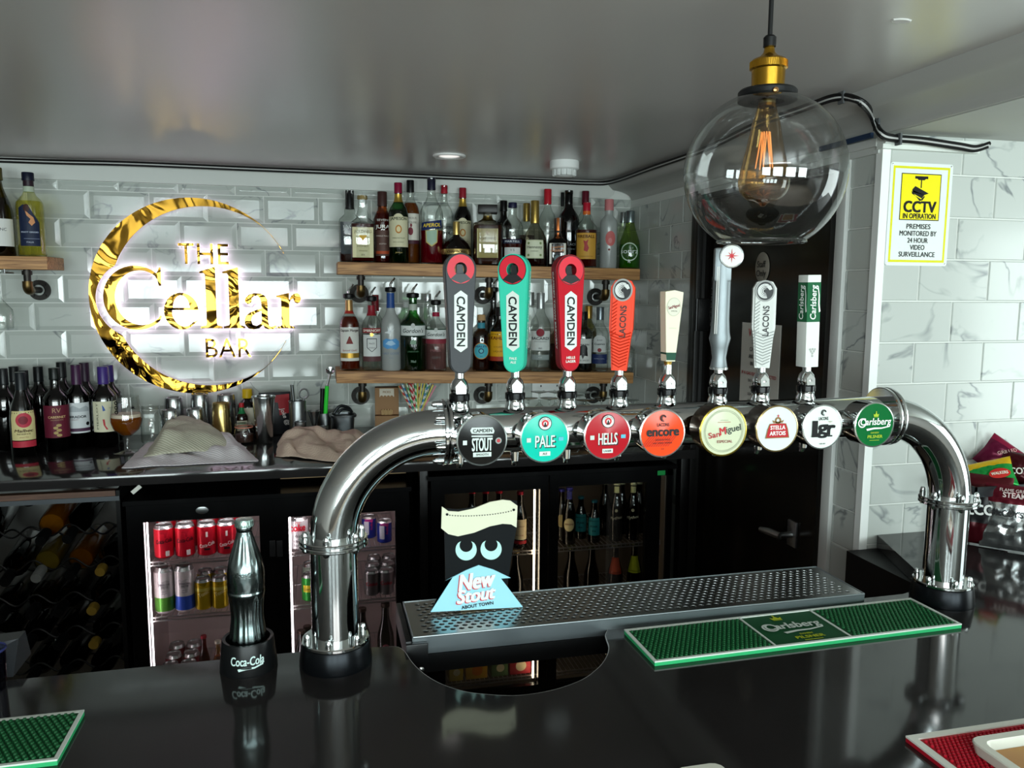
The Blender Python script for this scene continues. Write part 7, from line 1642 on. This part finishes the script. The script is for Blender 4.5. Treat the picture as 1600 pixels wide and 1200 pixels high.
kinds = {(0, 1): ('f4e0b4', 'dca83c', 'white'), (1, 1): ('eee8c0', 'd0c06a', 'white'), (1, 2): ('f2dcae', 'd8a438', 'white'), (2, 1): ('8a8a4a', '5a5420', 'olive'), (3, 0): ('7a7a44', '4a4818', 'olive'), (3, 2): ('8a7a34', '5a4a14', 'olive')}
RG = 'wine bottles lying in the rack'
ord_ = ['first', 'second', 'third', 'fourth']; rown = ['top', 'second', 'third', 'fourth', 'bottom']
for r, row in enumerate(rows):
    for c, (px, py) in enumerate(row):
        b = onY(px, py+6, 2.84); n_ = onY(px-37, py+62, 2.60); d = n_-b
        k = kinds.get((r, c)); H = .295; d.normalize(); b2 = n_-d*H
        gm = glass(k[0], '4a3c10') if k else GBK
        lab = '%s wine bottle, %s from left in the %s row of the rack' % (('pale' if k and k[2] == 'white' else 'olive' if k else 'dark'), ord_[c], rown[r])
        t = bottle(b2.x, b2.y, b2.z, H, .037, 'wine', gm, 'wine_bottle', lab, 'bottle', RG, liq=liquid(k[1], .5) if k else DK, fill=.62, cap=(C('a88a3a' if c == 3 else ('8a8c8a' if (r, c) == (1, 1) else '121314'), .35, .3), .90 if c == 3 else .80, .42), rz=0,
                   prints=(('r', .12, .46, 1.1, I('b8bab6') if (r, c) in ((0, 1), (0, 2), (1, 1), (1, 2)) else I('6a6c66')),), tilt=None)
        qt = d.to_track_quat('Z', 'Y'); e = (qt.to_matrix() @ Matrix.Rotation(pi*(.0), 3, 'Z')).to_euler(); t.rotation_euler = e
for r in range(6):
    g = G()
    for yy, dz in ((2.66, 0), (2.82, .048)):
        zz = onY(100, 828+53*r, 2.66).z+dz*1.2
        g.tube([(RX0+(RX1-RX0)*i/120, yy, zz+.016*cos((RX0+(RX1-RX0)*i/120)*2*pi/.108)) for i in range(121)], .003, 6)
    kid(g.obj('wavy_wire_shelf', C('1a1a1a', .35, .6)), wr)

# ------------------------------------------------------------------ snack packets at the right end of the bar
p = onY(1530, 768, 1.50); zt_ = p.z
sr_ = thing('snack_rack', 'two-tier metal snack rack against the pier at the right end of the bar', 'rack', (1.6, 1.57, BAR))
g = G(); X0, X1 = 1.472, 1.85
for a in ((X0, X1, 1.50, 1.504, zt_-.012, zt_+.010), (X0, X1, 1.636, 1.64, zt_-.012, zt_+.010), (X0, X0+.004, 1.50, 1.64, zt_-.012, zt_+.010), (X1-.004, X1, 1.50, 1.64, zt_-.012, zt_+.010), (X0, X1, 1.50, 1.64, zt_-.014, zt_-.012)): g.box(*a)
kid(g.obj('tray', C('3c4042', .3, .9), smooth=0), sr_)
g = G()
for x in (X0+.01, X1-.01): g.tube([(x, 1.63, BAR+.001), (x, 1.63, zt_)], .006, 10)
kid(g.obj('post', C('1c1c1c', .35, .5)), sr_)
def packet(name, label, loc, w_, h_, d_, mats, rot, prints, group, seed=0, crink=.004):
    g = G(); n = 22; v = []; f = []
    for side in (-1, 1):
        for j in range(n+1):
            for i in range(n+1):
                u, w2 = i/n*2-1, j/n*2-1
                th = (1-abs(u)**2.6)**.7*(1-abs(w2)**2.4)**.55 if abs(u) < 1 and abs(w2) < 1 else 0
                cr = crink*(_ns.noise((u*5+seed, w2*5, side*3))+.6*_ns.noise((u*11, w2*11+seed, side)))*(.25+th)
                v.append((u*w_/2*(1-.06*(1-abs(w2))), side*(d_/2*th+.0006)+cr*(1 if th > 0 else .6), w2*h_/2))
        o = (n+1)**2*(0 if side < 0 else 1)
        for j in range(n):
            for i in range(n): f.append((o+j*(n+1)+i, o+j*(n+1)+i+1, o+(j+1)*(n+1)+i+1, o+(j+1)*(n+1)+i))
    g.add(v, f); m_i = []
    def vm(fc): z = sum(v[q][2] for q in fc)/4/h_+.5; return z
    g.m = [min(len(mats)-1, next((k for k, (mm, lim) in enumerate(mats) if vm(fc) <= lim), len(mats)-1)) for fc in f]
    o = g.obj(name, [m for m, _ in mats], smooth=50, loc=loc, rot=rot); tag(o, label, 'crisps', group)
    L_ = Label()
    for s, u, vv, sz, col, op in prints:
        if s == '@': L_.disc(u*w_, vv*h_, sz, C(col, .35), 1, 24, 3, ry=op['ry'], txt=True)
        else: L_.text(s, u*w_, vv*h_, sz, C(col, .35), **op)
    def fn(u, w3, dd):
        a, b = u/(w_/2), w3/(h_/2); th = max(0, (1-min(1, abs(a))**2.6))**.7*max(0, (1-min(1, abs(b))**2.4))**.55
        return (u, -(d_/2*th+.0006)-.003-dd, w3)
    if prints: L_.build(o, fn, eps=.0004)
    return o
FO = lambda h, m=.35: C(h, .25, m)
PG = 'crisp packets on the snack rack'
packet('crisp_packet', 'green and yellow crisp packet lying on the rack tray', (onY(1544, 738, 1.54).x+.008, 1.54, zt_+.026), .10, .075, .035, [(FO('1f8a3c'), .72), (FO('d8b020'), 1)], (-.6, -.35, face_cam((1.4, 1.45))), (('@', .2, -.1, .022, 'b82a24', {'ry': .012}), ('WALKERS', .2, -.1, .010, 'e8e0d0', {'bold': .03, 'fit': .034})), PG, 1)
packet('crisp_packet', 'maroon crisp packet leaning behind the green one on the rack', (onY(1566, 730, 1.60).x, 1.595, zt_+.045), .115, .085, .035, [(FO('5c1230'), .8), (FO('8a1c3c'), 1)], (-.4, .6, face_cam((1.4, 1.5))), (('GRILLED', -.1, .2, .012, 'c8a8a0', {'rot': .9}),), PG, 2)
packet('crisp_packet', 'dark maroon ridged crisp packet on the right of the rack tray', (onY(1594, 740, 1.55).x+.012, 1.55, zt_+.030), .11, .08, .035, [(FO('3c0d14'), 1)], (-.35, .1, face_cam((1.5, 1.45))), (("McCOY'S", -.15, -.1, .022, 'd8d4cc', {'bold': .03, 'rot': .2, 'fit': .07}),), PG, 3)
packet('crisp_packet', 'maroon crisp packet standing on the bar below the rack', (onY(1532, 815, 1.53).x, 1.53, BAR+.085), .12, .165, .05, [(FO('3a0c12'), .32), (C('141214', .35), .72), (FO('4a141a'), 1)], (-.12, 0, face_cam((1.4, 1.45))-.1), (("McCOY'S", .08, .02, .034, 'd8d8d4', {'bold': .04, 'fit': .11, 'rot': .1}),), PG, 4)
packet('crisp_packet', 'silver and maroon steak crisp packet on the bar at the right edge', (onY(1586, 815, 1.47).x+.005, 1.465, BAR+.078), .15, .15, .05, [(FO('b4b8b8', .95), .74), (FO('5c1622'), 1)], (-.1, 0, face_cam((1.5, 1.43))), (('STEAK', -.08, .36, .016, 'd8c8c4', {'bold': .03}), ("McCOY'S", -.15, .08, .02, '2a2a2c', {'bold': .03, 'fit': .06}), ('FLAME GRILLED', -.05, .43, .010, 'd8c8c4', {})), PG, 5, crink=.010)
